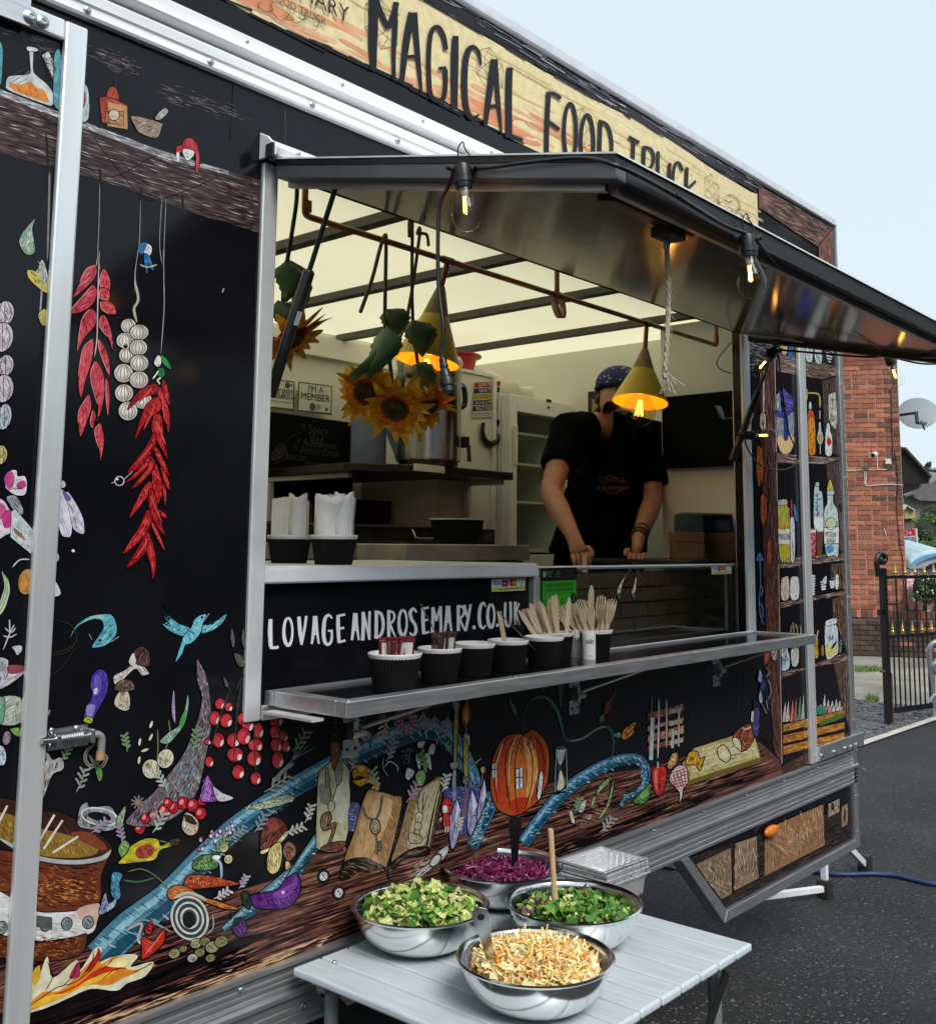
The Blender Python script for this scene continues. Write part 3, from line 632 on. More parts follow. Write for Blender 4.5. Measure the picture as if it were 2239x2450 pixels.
for i in range(5):
    x = XL + .1 + i * .9; nb.f([(x + R_.uniform(-.1, .1) * 1 + .12 * cos(a) , 2.74 + .028 * sin(a) + R_.uniform(-.006, .006)) for a in [k * .7 for k in range(9)]], R_.choice(['d08a62', 'c87c54', 'd39270']))
for x in [1.62, 2.02, 2.9, 3.25, 1.35, 2.45, 1.05, .7]:       # thin geometric line figures
    cx, cz, r = x, 2.84 + R_.uniform(-.03, .03), .062
    P6 = [(cx + r * cos(pi / 6 + k * pi / 3), cz + r * sin(pi / 6 + k * pi / 3)) for k in range(6)]; P6i = [(cx + r * .55 * cos(k * pi / 3 + .2), cz + r * .55 * sin(k * pi / 3 + .2)) for k in range(6)]
    for k in range(6):
        for q in (P6[(k + 1) % 6], P6i[k], P6i[(k + 1) % 6]): nb.l([P6[k], q], '8d7a58', .0013, False, False)
        nb.l([P6i[k], P6i[(k + 2) % 6]], '8d7a58', .0013, False, False)
for i in range(160):       # frayed dark edges
    x = R_.uniform(XL, 3.55); z = R_.choice([2.958 + R_.uniform(-.012, .004), 2.697 + R_.uniform(-.002, .012)]); nb.l([(x, z), (min(3.61, x + R_.uniform(.04, .25)), z + R_.uniform(-.006, .006))], '17171c', R_.uniform(.002, .007))
for i in range(200):       # pale scratches along the dark upper border
    x = R_.uniform(XL, 3.58); z = R_.uniform(2.962, 2.995); nb.l([(x, z), (x + R_.uniform(.02, .16), z + R_.uniform(-.004, .004))], R_.choice(['9a9a9c', '6e6e72', 'c8c8c6']), R_.uniform(.0008, .0022))
nb.build('name_board_print', truck, 'sign_print')
tb = PR('B', .0035)       # brush lettering
def st(pts, w, z='B', ws=None): tb.z = z; tb.l(pts, '16161d', w, True, False, ws)
st('905 -60 906 120 903 250 908 385', 46, ws=[44, 52, 48, 30]); st('912 -40 945 60 985 152', 28); st('985 150 1010 90 1036 12', 28); st('1028 8 1024 160 1018 300 1021 438', 26, ws=[30, 28, 24, 18])
st('1118 66 1095 180 1078 300 1062 458', 40, ws=[40, 40, 36, 24]); st('1128 66 1142 200 1158 380 1172 512', 26, ws=[40, 30, 24, 12]); st('1085 312 1160 306', 20)
st('1306 272 1292 195 1262 148 1226 170 1212 270 1212 420 1222 520 1258 552 1292 535 1303 460 1302 378', 26); st('1264 376 1308 372', 20)
st('1358 195 1354 330 1352 600', 38, ws=[34, 42, 34])
st('1497 356 1488 290 1456 256 1424 285 1410 370 1408 500 1420 600 1450 648 1490 628', 30, ws=[12, 18, 24, 34, 34, 34, 30, 26, 8])
st('1568 324 1556 430 1538 560 1523 688', 34, ws=[34, 36, 32, 22]); st('1574 324 1584 440 1598 600 1612 732', 24, ws=[34, 26, 22, 10]); st('1540 585 1606 578', 18)
st('1656 370 1652 500 1652 740', 36); st('1640 742 1690 758 1728 774', 26)
st('200 390 194 500 190 645', 20, 'C'); st('188 396 220 396 252 416', 16, 'C'); st('196 512 246 548', 16, 'C')
for cx, cy, ry, rx in ((291, 560, 122, 26), (363, 604, 118, 27)): st(ell(cx, cy, rx, ry, 0, 16) + [ell(cx, cy, rx, ry, 0, 16)[0]], 16, 'C')
st('420 508 416 600 414 720', 18, 'C'); st('412 512 448 530 466 590 464 660 446 712 412 722', 15, 'C')
st('538 580 584 604', 16, 'C'); st('560 590 556 680 552 772', 16, 'C')
st('604 618 602 700 600 796', 16, 'C'); st('602 622 634 632 645 668 634 706 606 716', 13, 'C'); st('612 716 648 812', 13, 'C')
st('664 640 664 740 676 800 694 815 708 790 713 690', 14, 'C'); st('768 722 752 690 734 702 726 770 732 850 750 868 768 850', 13, 'C')
st('786 708 784 780 783 872', 15, 'C'); st('824 766 788 800', 11, 'C'); st('790 796 824 886', 11, 'C')
tb.build('name_lettering', truck, 'sign_print')
lg = PR('B', .0035)       # small ornate house mark at both ends of the board
for q in ('300 5 270 20 300 60 350 55 340 20 370 10', '350 60 390 110 440 80 420 60', '440 80 480 125 530 95 510 80', '560 70 610 110 590 145 570 130', '480 90 520 105 545 95'): lg.l(q, '3a3128', 4)
mbl = MB(); ex, ez = V((1, 0, 0)), V((0, 0, 1)); c0 = onY('B', 520, 42, -.006)
text_on(mbl, 'LOVAGE', .055, c0 + V((-.03, 0, .082)), ex, ez, '3a3128'); text_on(mbl, '& ROSEMARY', .055, c0 + V((-.03, 0, .036)), ex, ez, '3a3128'); text_on(mbl, 'FOOD TRUCK', .024, c0 + V((-.01, 0, -.008)), ex, ez, '5a4c3a')
c1 = onY('C', 960, 905, -.006)
lg.mb.add(mbl.v, mbl.f); lg.mb.c[-len(mbl.f):] = mbl.c; lg.build('house_mark', truck, 'sign_print'); lg = PR('C', .0035); mbl = MB()
text_on(mbl, 'LOVAGE &', .05, c1, ex, ez, '3a3128'); text_on(mbl, 'ROSEMARY', .05, c1 - V((0, 0, .05)), ex, ez, '3a3128'); text_on(mbl, 'FOOD TRUCK', .022, c1 - V((0, 0, .09)), ex, ez, '5a4c3a')
lg.z = 'C'
for q in ('915 830 920 860 935 850', '950 835 975 825 1005 850 1010 890 990 880', '1015 900 1030 930 1060 915', '940 845 960 855 985 850'): lg.l(q, '3a3128', 3)
lg.mb.add(mbl.v, mbl.f); lg.mb.c[-len(mbl.f):] = mbl.c
lg.build('house_mark', truck, 'sign_print')
wd = PR('C', .0015)       # wood-grain corner of the board
wpoly = [(1090, 785), (1405, 965), (1408, 1140), (1340, 1140), (1345, 1060), (1310, 1050), (1092, 905)]
wd.f([(1090, 785), (1405, 965), (1340, 1045), (1092, 880)], '6b4138', False); wd.f([(1405, 970), (1405, 1145), (1345, 1145), (1345, 1045)], '7a4a3c', False)
wd.h([(1090, 785), (1405, 965), (1340, 1045), (1092, 880)], 30, 260, 60, '141114', 3, 5, False); wd.h([(1090, 785), (1405, 965), (1340, 1045), (1092, 880)], 30, 60, 50, 'b98d78', 2.5, 5, False)
wd.h([(1405, 970), (1405, 1145), (1345, 1145), (1345, 1045)], 90, 50, 40, '241614', 3, 4, False); wd.h([(1405, 970), (1405, 1145), (1345, 1145), (1345, 1045)], 90, 25, 40, 'b07a5e', 2, 4, False)
wd.h([(1040, 755), (1405, 962), (1405, 975), (1040, 770)], 30, 40, 50, '101014', 4, 3, False)
wd.build('board_wood_print', truck, 'sign_print')

# painted table top along the bottom of the wall
tw = PR('S')
wood = [(-40, 2560), (278, 2452), (800, 2259), (1740, 1902), (1935, 1828), (1871, 1826), (1818, 1776), (1639, 1811), (1549, 1839), (1362, 1863), (1174, 1916), (1066, 1935), (820, 2040), (752, 2045), (695, 2093), (512, 2150), (339, 2210), (208, 2267), (-40, 2320)]
tw.f(wood, '5d3a32', False)
ga = lambda p: math.degrees(atan2(1313 - p[1], 3285 - p[0]))
tw.h(wood, ga, 420, 150, '7c5044', 9, 2, False); tw.h(wood, ga, 520, 130, '38201c', 6, 2, False); tw.h(wood, ga, 420, 120, '120c0c', 4, 2.5, False); tw.h(wood, ga, 160, 90, '9a6f5c', 4, 2, False)
tw.f('-40 2440 250 2365 500 2270 640 2235 520 2300 300 2392 -40 2510', '1a1012'); tw.h([(-40, 2400), (620, 2230), (620, 2300), (-40, 2540)], ga, 130, 120, '0c090a', 8, 2, False)
tw.h([(-20, 2530), (800, 2230), (800, 2258), (-20, 2560)], ga, 70, 90, 'c9a57e', 6, 2, False)
tw.h([(1100, 2110), (1700, 1885), (1730, 1903), (1120, 2140)], ga, 90, 90, '100b0b', 6, 2, False)
tw.build('table_top_print', truck)
# painted shelf beam and chalky streaks high on the left
bm = PR('A')
beam = [(-60, 540), (520, 765), (1000, 945), (1440, 1078), (1648, 1135), (1648, 1468), (1250, 1350), (900, 1225), (700, 1150), (480, 1095), (-60, 945)]
bm.f(beam, '4a3a3a', False)
gb = lambda p: math.degrees(atan2(1313 * 2.6314 - p[1], 3285 * 2.6314 - p[0]))
bm.h(beam, gb, 380, 150, '241b1e', 6, 3, False); bm.h(beam, gb, 260, 120, '7a6058', 5, 3, False); bm.h(beam, gb, 420, 130, '0d0b0e', 4.5, 3, False); bm.h(beam, gb, 90, 110, 'cfc8c4', 3, 2, False)
topb = [(-60, 535), (520, 760), (1000, 940), (1440, 1075), (1440, 1100), (1000, 985), (520, 800), (-60, 575)]
bm.f(topb, '8d8a8c', False); bm.h(topb, gb, 150, 90, 'dfe2e4', 6, 2, False); bm.h(topb, gb, 90, 90, '17141a', 5, 2, False)
for x, y, n, c in ((700, 370, 46, '5a5054'), (1150, 610, 40, '544a50'), (1400, 690, 26, '4c454c'), (200, 230, 30, '6a6468')):
    bm.h(ell(x, y, 230, 70, 20), lambda p: 18, n, 110, c, 7, 4)
    bm.h(ell(x, y, 160, 40, 20), lambda p: 18, n // 3, 80, '8a8488', 4, 4)
for q in ('510 740 690 1000 890 1230 1020 1250 1240 1170 1440 1078', '480 1000 640 1105 760 1095 900 1020 1020 955'): bm.l(q, '0f0d10', 7)
for q in ('628 1080 625 1350 612 1660', '885 1215 880 1480 872 1560 850 1720 848 1842', '1020 1240 1005 1520 1020 1660', '1045 1250 1035 1500 1030 1700'): bm.l(q, '8f8d90', 5)
for q in ('885 1190 890 1260', '628 1060 636 1180', '1150 1220 1150 1310', '290 830 300 1000 310 1240'): bm.l(q, '17151a', 16)
bm.l('312 1080 308 1300 298 1640', '7a787c', 14)
bm.l('1470 515 1462 700 1450 880', '0a0a0c', 4, False, False); bm.l('1795 690 1797 900', '5a5a5e', 3, False, False)
for i in range(70): x, y = bm.rng.uniform(500, 1700), bm.rng.uniform(1300, 5200); bm.l([(x, y), (x + bm.rng.uniform(-14, 14), y + bm.rng.uniform(4, 50))], '26282c', 1.6, False)
bm.build('beam_print', truck)
ob = PR('A')               # jars and mill on the shelf
ob.fo('-30 260 10 270 20 330 16 420 8 520 -30 540', '5d9aa6', 5)
ob.fo('182 300 212 300 210 430 230 470 300 530 342 600 330 660 280 655 60 570 36 530 50 480 110 470 180 462 190 430', 'c9cfd2', 6); ob.f('60 520 120 530 190 515 230 550 270 560 300 610 290 640 90 570', 'd98a3c'); ob.h('60 520 190 515 300 610 290 640 90 570', 60, 40, 26, 'b8622a', 5); ob.fo('172 290 232 300 232 322 174 316', 'e2e4e2', 4)
ob.fo('262 345 305 320 382 460 335 500', 'd7dada', 5, sm=False)
mt = MB(); c = onY('A', 320, 410, -.004); text_on(mt, 'Fire\nWater', .016, c, (onY('A', 335, 450, 0) - onY('A', 300, 360, 0)).normalized(), V((.55, 0, .8)).normalized(), '1a1a1c'); ob.mb.add(mt.v, mt.f); ob.mb.c[-len(mt.f):] = mt.c
ob.fo('345 330 385 340 388 660 340 660 335 520', '5fa0ae', 4); ob.fo('470 520 530 520 560 580 556 750 480 740', 'b9c6ca', 6); ob.f('510 580 535 570 540 640 515 690', '8a2c34')
ob.fo('625 610 690 600 800 660 806 815 640 770', 'a8412f', 6, sm=False); ob.f('680 640 800 665 804 812 676 790', 'b98a62', False); ob.fo('665 700 780 700 780 790 664 770', 'a87a50', 5, sm=False); ob.fo(ell(718, 722, 34), 'd3c3a4', 5)
ob.fo('670 600 690 550 720 545 740 570 748 625 700 615', 'b04434', 5); ob.l('725 545 728 490', '2a2426', 14); ob.h('625 610 690 600 700 780 640 770', 20, 30, 30, '401412', 4)
ob.fo('832 725 1012 770 1018 800 985 868 880 835 848 790', '9c8674', 6); ob.h('832 725 1012 770 985 868 880 835', 15, 34, 40, '5f4c3e', 4); ob.fo('975 740 1030 678 1062 700 1010 752', 'a6a8aa', 5)
ob.fo('1150 940 1150 900 1175 868 1215 872 1245 920 1258 1000 1248 1090 1232 1070 1232 980 1215 945', 'b8323c', 5); ob.fo('1152 935 1215 945 1222 975 1182 1010 1155 975', 'e4e4e2', 4); ob.fo('1110 925 1148 915 1150 950 1128 965 1124 1010 1110 990', 'b8323c', 4); ob.f('1112 960 1128 962 1126 1012 1114 1008', 'e0e0de'); ob.l('1165 958 1180 966', INK, 3); ob.l('1195 972 1212 966', INK, 3)
ob.fo('872 1570 880 1540 925 1530 955 1550 955 1590 940 1610 920 1600', 'e2e2e2', 5); ob.f('868 1560 890 1530 925 1530 915 1570 890 1600', '2f72a8'); ob.fo('905 1600 940 1610 970 1690 955 1700 935 1650 930 1712 918 1710', '2a6ea8', 4); ob.l('880 1665 930 1680 990 1665', 'b0a8a4', 10); ob.l('935 1550 938 1560', INK, 6)
ob.build('shelf_goods_print', truck)
lf = PR('A')               # garlic hanging behind the left stile
lf.fo('225 1370 205 1440 222 1580 160 1600 120 1520 150 1450', '7f9a86', 5); lf.h('225 1370 205 1440 222 1580 160 1600 120 1520', 110, 30, 90, 'd3dcd4', 5, 8); lf.fo('265 1630 300 1720 300 1842 200 1770 180 1710 230 1700', 'b9c2ba', 5); lf.h('265 1630 300 1720 300 1842 200 1770', 100, 24, 80, '1a1a1a', 4, 8); lf.f('175 1700 240 1720 300 1800 290 1842 190 1760', 'c9b85a'); lf.h('175 1700 240 1720 300 1800 190 1760', 40, 20, 30, '3a3418', 4)
lf.z = 'D'
for cx, cy, rx, ry in ((30, 375, 55, 75), (15, 520, 65, 90), (35, 690, 48, 65), (20, 830, 62, 85), (25, 1000, 45, 80), (0, 1230, 45, 60)):
    c = 'c9bcc6' if cy < 950 else ('b7c2cc' if cy < 1100 else 'c9b778'); lf.fo(ell(cx, cy, rx, ry, 10), c, 6)
    for t in (-.5, 0, .5): lf.l([(cx + t * rx * .4, cy - ry), (cx + t * rx * 1.4, cy), (cx + t * rx * .5, cy + ry)], '1c1a1e', 4)
    lf.h(ell(cx, cy, rx * .9, ry * .9), 80, 14, 40, '4a444c', 4)
lf.l('230 60 255 130 245 330 240 380', '9aa3a6', 10); lf.fo('230 380 275 350 275 440 250 445', 'b3a45a', 4)
lf.z = 'U'
lf.fo('60 600 100 510 160 505 170 560 240 560 262 640 240 740 150 745 80 700 50 660', 'd7d2d8', 6); lf.f('40 590 80 520 130 530 130 640 80 690', 'c04a86'); lf.f('160 640 230 600 250 660 180 690', 'b8407c'); lf.l('80 700 140 680 240 690', INK, 6); lf.l('150 520 120 660', INK, 5)
lf.fo('-40 800 40 800 90 880 140 940 130 1080 60 1130 -40 1150', 'd2cdd4', 6); lf.f('20 920 100 890 140 960 120 1040 40 1060', 'bc3f7a'); lf.f('-40 820 30 830 60 900 0 980 -40 960', 'c45a8e'); lf.l('0 980 60 900 100 890', INK, 6); lf.l('40 1060 60 990', INK, 5)
lf.fo('60 770 150 750 215 850 220 930 140 900', '8d9498', 6); lf.h('60 770 150 750 215 850 220 930 140 900', 60, 20, 60, '141416', 6)
lf.fo('110 900 150 880 320 1080 320 1330 100 1150', 'c3ced0', 5, sm=False); lf.h([(110, 900), (150, 880), (320, 1080), (320, 1330), (100, 1150)], 42, 46, 60, '2a2c2e', 3, 10, False); lf.f('130 1060 200 1110 250 1180 150 1120', '8a6a58')
lf.fo(ell(255, 1580, 80, 125, 10), 'b98a4c', 6); lf.h(ell(255, 1580, 76, 118, 10), 78, 60, 70, '4c3216', 4); lf.f(ell(225, 1600, 34, 70, 10), 'c98a3e'); lf.l('120 1440 190 1370 290 1365', 'c9cccb', 12)
for k in range(7): lf.l([(20 + k * 9, 1480 + k * 12), (50 + k * 6, 1620 + k * 10), (10 + k * 4, 1760 + k * 14), (-20, 1840 + k * 12)], ('c6cfc0', '6d9a4e', '9fb58e')[k % 3], 12)
lf.fo('560 710 600 690 690 800 692 1110 635 1150 585 1110 545 920', 'd9d8e6', 6); lf.fo('640 712 720 800 800 960 815 1080 800 1122 715 1080 680 960', 'cfc9de', 6); lf.fo(ell(605, 640, 30, 38), 'b9b6c4', 6); lf.f('600 700 690 770 640 800', '6a5c9a'); lf.h('640 712 720 800 815 1080 800 1122 715 1080', 62, 26, 90, '3c3858', 4, 8); lf.h('560 710 600 690 690 800 692 1110 635 1150 545 920', 70, 14, 110, '5a5676', 4, 6)
lf.f(ell(706, 1282, 16, 14), 'e0e4e4'); lf.fo(ell(540, 1345, 32, 46), '9fc6d2', 5); lf.fo('500 1530 590 1690 495 1715', 'd6dade', 5); lf.h('500 1530 590 1690 495 1715', 60, 14, 40, '555a5e', 4)
lf.z = 'E'
for q in ('20 540 60 440 90 380', '30 400 70 430 100 400', '20 450 60 460 105 440', '60 350 62 440'): lf.l(q, 'b9bcbe', 8)
lf.fo('75 520 130 510 140 540 110 575 90 545', 'c6c6c8', 4); lf.fo('-20 600 50 600 60 640 145 640 140 700 -20 790', 'b7b4bc', 6); lf.f('50 640 145 640 140 680 60 690', '8a4a48'); lf.h('-20 600 50 600 60 700 -20 760', 100, 30, 60, '1a1a1e', 4)
lf.fo('-20 850 130 840 130 1000 -20 1000', 'a9b0a2', 6); lf.h([(-20, 850), (130, 840), (130, 1000), (-20, 1000)], 85, 40, 50, '4a5048', 3, 6, False); lf.fo('-20 850 30 850 20 990 -20 1000', '6f9a80', 5)
lf.fo('65 1040 120 1030 125 1085 90 1075', '6fa04c', 4); lf.fo(ell(42, 1095, 26, 45, 10), '8a7c90', 4); lf.h(ell(42, 1095, 24, 42), 0, 26, 12, '1c1820', 5); lf.fo('-20 1150 20 1150 40 1210 25 1265 -20 1250', 'c6d4dc', 5); lf.h('-20 1150 20 1150 40 1210 25 1265 -20 1250', 70, 16, 50, '2a4a6a', 5)
lf.fo('270 940 318 915 305 960 275 990', '8f7fb0', 4)
lf.fo('255 1200 300 1185 330 1230 380 1215 405 1260 390 1300 330 1330 280 1460 250 1500 250 1300', 'b9b4b4', 6); lf.h('255 1200 300 1185 330 1230 405 1260 330 1330 280 1460 250 1500', 100, 44, 60, '1a1618', 5); lf.f('250 1340 285 1310 270 1430 252 1480', '9a6644')
lf.l('310 560 400 545 470 500 480 450 440 380 340 350', '2e2a1c', 7); lf.l('300 720 400 640 450 560 480 520', '2a2618', 7); lf.l('310 575 420 555 475 500', '3a3420', 4)
lf.build('hanging_flowers_print', truck)

# hanging chillies and garlic
ch = PR('D')
for q in ('600 0 596 60 600 110', '590 30 580 90', '985 -10 990 300 985 420 970 620', '820 80 815 160 832 290 805 345 826 425'): ch.l(q, 'a9a6a4', 5)
ch.l('812 180 834 290 808 350 826 430', 'b2aa9a', 15)
A1 = ['575 85 520 110 480 190 440 280 520 220 580 150', '620 110 600 200 655 260 668 190 645 125', '560 205 500 270 415 368 480 372 560 320 587 245', '610 222 598 280 655 298 660 240', '605 303 615 352 660 380 702 378 678 312', '540 350 492 420 466 605 512 520 575 450 582 375', '612 390 600 450 650 520 681 606 672 480 640 398', '562 530 500 590 472 760 487 892 520 770 555 660', '590 530 605 620 660 752 658 650 622 560', '640 770 640 880 652 992 664 900 656 800', '535 865 478 960 472 1040 485 1122 525 1030 552 940', '560 960 545 1030 560 1070 580 1000', '572 665 545 760 590 930 580 1045 622 920 632 780 602 690', '603 1040 570 1085 596 1190 604 1278 630 1150 618 1070']
for i, q in enumerate(A1):
    ch.fo(q, ('c94450', 'd04a55', 'bf3a48')[i % 3], 6); ch.h(q, 110, 12, 26, '5e1018', 5); n_ = nums(q); ch.l([n_[0], n_[1]] + n_[2:3], 'e08890', 5)
ch.l('597 60 590 300 585 520 570 640', 'c9b9b4', 7)
for cx, cy, rx, ry in ((775, 452, 45, 42), (755, 540, 52, 46), (840, 490, 54, 45), (765, 628, 46, 45), (835, 582, 52, 46), (840, 676, 54, 48), (745, 737, 56, 55), (838, 777, 55, 50), (860, 900, 55, 50), (748, 857, 54, 52), (772, 965, 56, 56)):
    g_ = ell(cx, cy, rx, ry); ch.f(ell(cx, cy, rx + 6, ry + 6), '0c0a0c'); ch.f(g_, 'c9c1b8'); ch.f(ell(cx - rx * .2, cy - ry * .15, rx * .55, ry * .55), 'e2dcd4')
    for t in (-.75, -.35, .1, .5, .8): ch.l([(cx + t * rx * .2, cy - ry), (cx + t * rx, cy + ry * .1), (cx + t * rx * .25, cy + ry * .95)], '54483f', 4)
A2 = ['985 770 1018 850 1024 930 1000 900 975 830', '960 815 1000 900 1026 1000 1016 1102 990 1000 950 880', '940 800 838 842 765 962 850 892 955 852', '945 880 870 950 812 1142 880 1030 975 950', '930 990 915 1080 960 1170 1014 1258 985 1130 975 1000', '930 1090 880 1180 768 1335 862 1292 940 1170', '925 1190 960 1280 1022 1362 1000 1285 950 1190', '965 1300 992 1400 1027 1442 1005 1350', '890 1240 830 1320 750 1402 850 1345 925 1260', '915 1270 918 1400 950 1522 985 1440 960 1330 940 1280', '975 1400 985 1480 995 1548 1000 1440', '918 1245 868 1330 792 1437 870 1382 932 1300', '950 1560 972 1600 1010 1612 985 1575', '905 1390 850 1450 778 1612 850 1532 918 1440', '900 1430 895 1540 932 1640 996 1717 955 1590 940 1480', '890 1560 828 1680 738 1828 842 1752 915 1640', '910 1640 938 1720 996 1815 972 1735 932 1650', '890 1690 838 1780 764 1908 852 1852 908 1760', '912 1740 880 1800 908 1900 921 1988 942 1880 928 1790']
for i, q in enumerate(A2):
    ch.fo(q, ('a81f24', 'b8262a', '961a20')[i % 3], 4, '2a0608'); n_ = nums(q); m_ = n_[len(n_) // 2]
    ch.l([((n_[0][0] * 2 + n_[1][0]) / 3 + 8, (n_[0][1] * 2 + n_[1][1]) / 3 + 12), ((n_[1][0] + n_[-1][0]) / 2 + 4, (n_[1][1] + n_[-1][1]) / 2), ((m_[0] * 2 + n_[-1][0]) / 3, (m_[1] * 2 + n_[-1][1]) / 3)], 'd24a44', 9); ch.h(q, 100, 5, 40, '5a0c10', 5)
ch.o(ell(720, 1388, 27), 'd9dcdc', 5); ch.l('672 1400 694 1392', 'c8c8c8', 4); ch.l('745 1380 800 1330', 'b8b8b8', 4); ch.f(ell(708, 1378, 6), 'e8e8e8'); ch.o(ell(758, 572, 18), 'e0e0dc', 6); ch.f(ell(756, 578, 12), '101010')
ch.fo('928 668 950 630 970 640 972 680 955 700 935 690', 'e2e2de', 4); ch.f('970 628 1010 660 1030 712 985 680', '2f8a4a'); ch.fo('950 710 985 705 995 745 970 772 955 760', '1f6a36', 4); ch.l('955 722 945 740 920 772', 'e0e0dc', 9); ch.l('970 765 950 780 966 804', 'e0e0dc', 9); ch.l('945 655 950 660', INK, 5)
ch.f(ell(442, 1811, 9, 7), 'dfe2e2'); ch.l('1340 250 1350 225', '9aa0a6', 8)
ch.build('chilli_and_garlic_print', truck)

# birds, mushrooms, horn, tomatoes
eb = PR('E')
eb.fo('432 498 452 430 490 375 560 330 640 315 705 320 735 385 728 450 665 512 578 524 622 450 652 395 628 345 560 355 500 385 462 430', '5fa9bc', 5)
eb.h('655 390 700 330 735 390 665 512 600 510', 130, 26, 14, '12343c', 5); eb.f('560 333 640 318 655 350 620 345', '8fb8b6'); eb.f(ell(630, 480, 11, 8), '0c1416'); eb.l('560 440 580 475', 'b9b9b9', 3); eb.l('700 490 750 455', 'b9b9b9', 3)
bird = '1300 316 1258 322 1222 350 1205 395 1160 445 1140 500 1104 612 1122 600 1150 560 1165 512 1200 500 1240 465 1268 420 1280 365'
eb.fo('1024 248 1062 320 1130 375 1196 402 1180 455 1120 445 1060 415 1020 372 1075 388 1016 312 1070 352', '63b4cc', 5); eb.fo('1272 385 1330 378 1378 345 1426 312 1408 362 1350 412 1275 436', '63b4cc', 5); eb.fo(bird, '6bbfd6', 5)
eb.h('1024 248 1062 320 1130 375 1196 402 1180 455 1060 415', 35, 26, 50, '1a4a58', 4, 8); eb.h('1272 385 1378 345 1426 312 1350 412', -32, 14, 50, '1a4a58', 4, 8); eb.f(ell(1272, 335, 9, 7), '10181a'); eb.l('1318 310 1240 415', 'b9c4c6', 3); eb.h('1205 395 1160 445 1165 512 1240 465', 60, 12, 24, '2a6a7a', 4)
egg = '622 660 580 700 568 760 580 830 548 890 526 960 540 1000 576 1000 606 940 640 880 674 810 684 740 668 680'
eb.fo(egg, '4a3596', 6); eb.f('600 700 590 790 600 830 630 800 640 720', '6a56b8'); eb.f('590 790 612 780 612 812 594 818', 'cfcbe6'); eb.h(egg, 100, 70, 30, '231650', 4); eb.f('548 890 600 890 580 960 545 950', '8f7cbc'); eb.fo('524 990 545 960 585 970 572 1004', '8aa832', 4)
eb.fo('860 620 905 640 940 690 890 700 850 660 765 740 725 760 716 705 790 665 820 640', 'cfc9c0', 6); eb.fo('810 600 860 530 910 522 945 570 940 640 890 640 840 620', '5a3c36', 6); eb.f('815 600 840 560 855 610 840 640 815 625', 'd3cdc4'); eb.h('850 540 910 525 945 580 930 630 870 620', 70, 40, 30, '1f1210', 5); eb.h('860 620 765 740 725 760 716 705', 140, 30, 26, '4a4440', 4)
eb.fo('760 790 800 790 820 850 815 910 780 925 725 895 722 850', 'cabda6', 6); eb.fo('720 790 740 745 790 725 835 740 848 790 800 800 760 800', '6a5648', 6); eb.h('722 785 790 728 845 790 760 798', 80, 36, 30, '1f1812', 4); eb.h('760 790 800 790 815 910 725 895', 80, 30, 40, '5a4c3a', 4)
for cx, cy, a in ((952, 1010, 20), (880, 1120, 10), (950, 1090, 25), (912, 1172, 70), (876, 1235, 10)): eb.fo(ell(cx, cy, 10, 26, a), 'd9d6c6', 4)
eb.fo(ell(950, 1290, 55, 62), 'cfc7a8', 6); eb.h(ell(950, 1290, 52, 58), 90, 36, 34, '5a543c', 4); eb.fo(ell(1042, 1225, 52, 62, 20), 'd3ccb0', 6); eb.h(ell(1042, 1225, 48, 56), 90, 28, 34, '6a6448', 4); eb.l('990 1240 995 1150 992 1040', '7a7050', 8); eb.l('1040 1170 1070 1080 1062 980', '7a7050', 8)
eb.fo('1005 1120 1060 1060 1130 1010 1165 900 1180 820 1190 880 1165 1000 1110 1080 1060 1130', '7fa08c', 5); eb.f('1130 1000 1160 930 1172 960 1140 1040', '4f9a48'); eb.fo('1080 880 1095 785 1102 860 1105 1000 1085 960', '9a8ab0', 4); eb.h('1005 1120 1130 1010 1165 900 1110 1080', 130, 16, 40, '22302a', 4)
horn = '1240 600 1238 720 1270 830 1255 940 1222 1040 1150 1200 1000 1400 830 1570 800 1640 980 1650 1150 1560 1240 1440 1290 1250 1332 1000 1312 750 1270 640'
eb.fo(horn, '6f6268', 6); ha = lambda p: 118 if p[1] > 1000 else 86
eb.h(horn, ha, 240, 46, '1a1418', 5, 16); eb.h(horn, ha, 170, 40, 'b5b9bc', 4, 16); eb.h('1200 1100 1240 1150 1230 1400 1100 1560 1000 1560', ha, 60, 44, '6fa0b4', 5)
eb.f('1240 600 1250 700 1258 690', '8a6a78')
toms = [(1385, 880, 34, 36), (1440, 900, 26, 30), (1352, 970, 36, 46), (1425, 985, 40, 46), (1376, 1110, 38, 48), (1308, 1118, 20, 22), (1318, 1245, 28, 36), (1525, 975, 30, 42), (1560, 1010, 40, 50), (1470, 1110, 44, 46), (1535, 1085, 44, 54), (1628, 1050, 34, 50), (1610, 1140, 48, 42), (1480, 1200, 52, 46), (1600, 1225, 46, 50), (1500, 1310, 40, 46), (1610, 1350, 34, 42), (1740, 980, 46, 50), (1735, 1060, 36, 46), (1785, 1085, 30, 40), (1740, 1140, 40, 44), (1800, 1150, 30, 36), (1750, 1235, 38, 56)]
for cx, cy, rx, ry in toms:
    g_ = ell(cx, cy, rx, ry); eb.fo(g_, 'a82833', 6); eb.f(ell(cx - rx * .2, cy + ry * .1, rx * .6, ry * .65), 'c23a44'); eb.f(ell(cx + rx * .55, cy + ry * .35, rx * .25, ry * .45, 20), 'd8cdc8')
for q in ('1450 790 1400 920 1350 1080 1320 1180', '1530 720 1500 860 1480 1080 1470 1260', '1600 1000 1605 1180 1612 1330', '1755 960 1750 1200', '1410 720 1440 780 1450 800', '1540 700 1510 740 1490 800'): eb.l(q, '4a4a44', 8); eb.l(q, '1a1c16', 4)
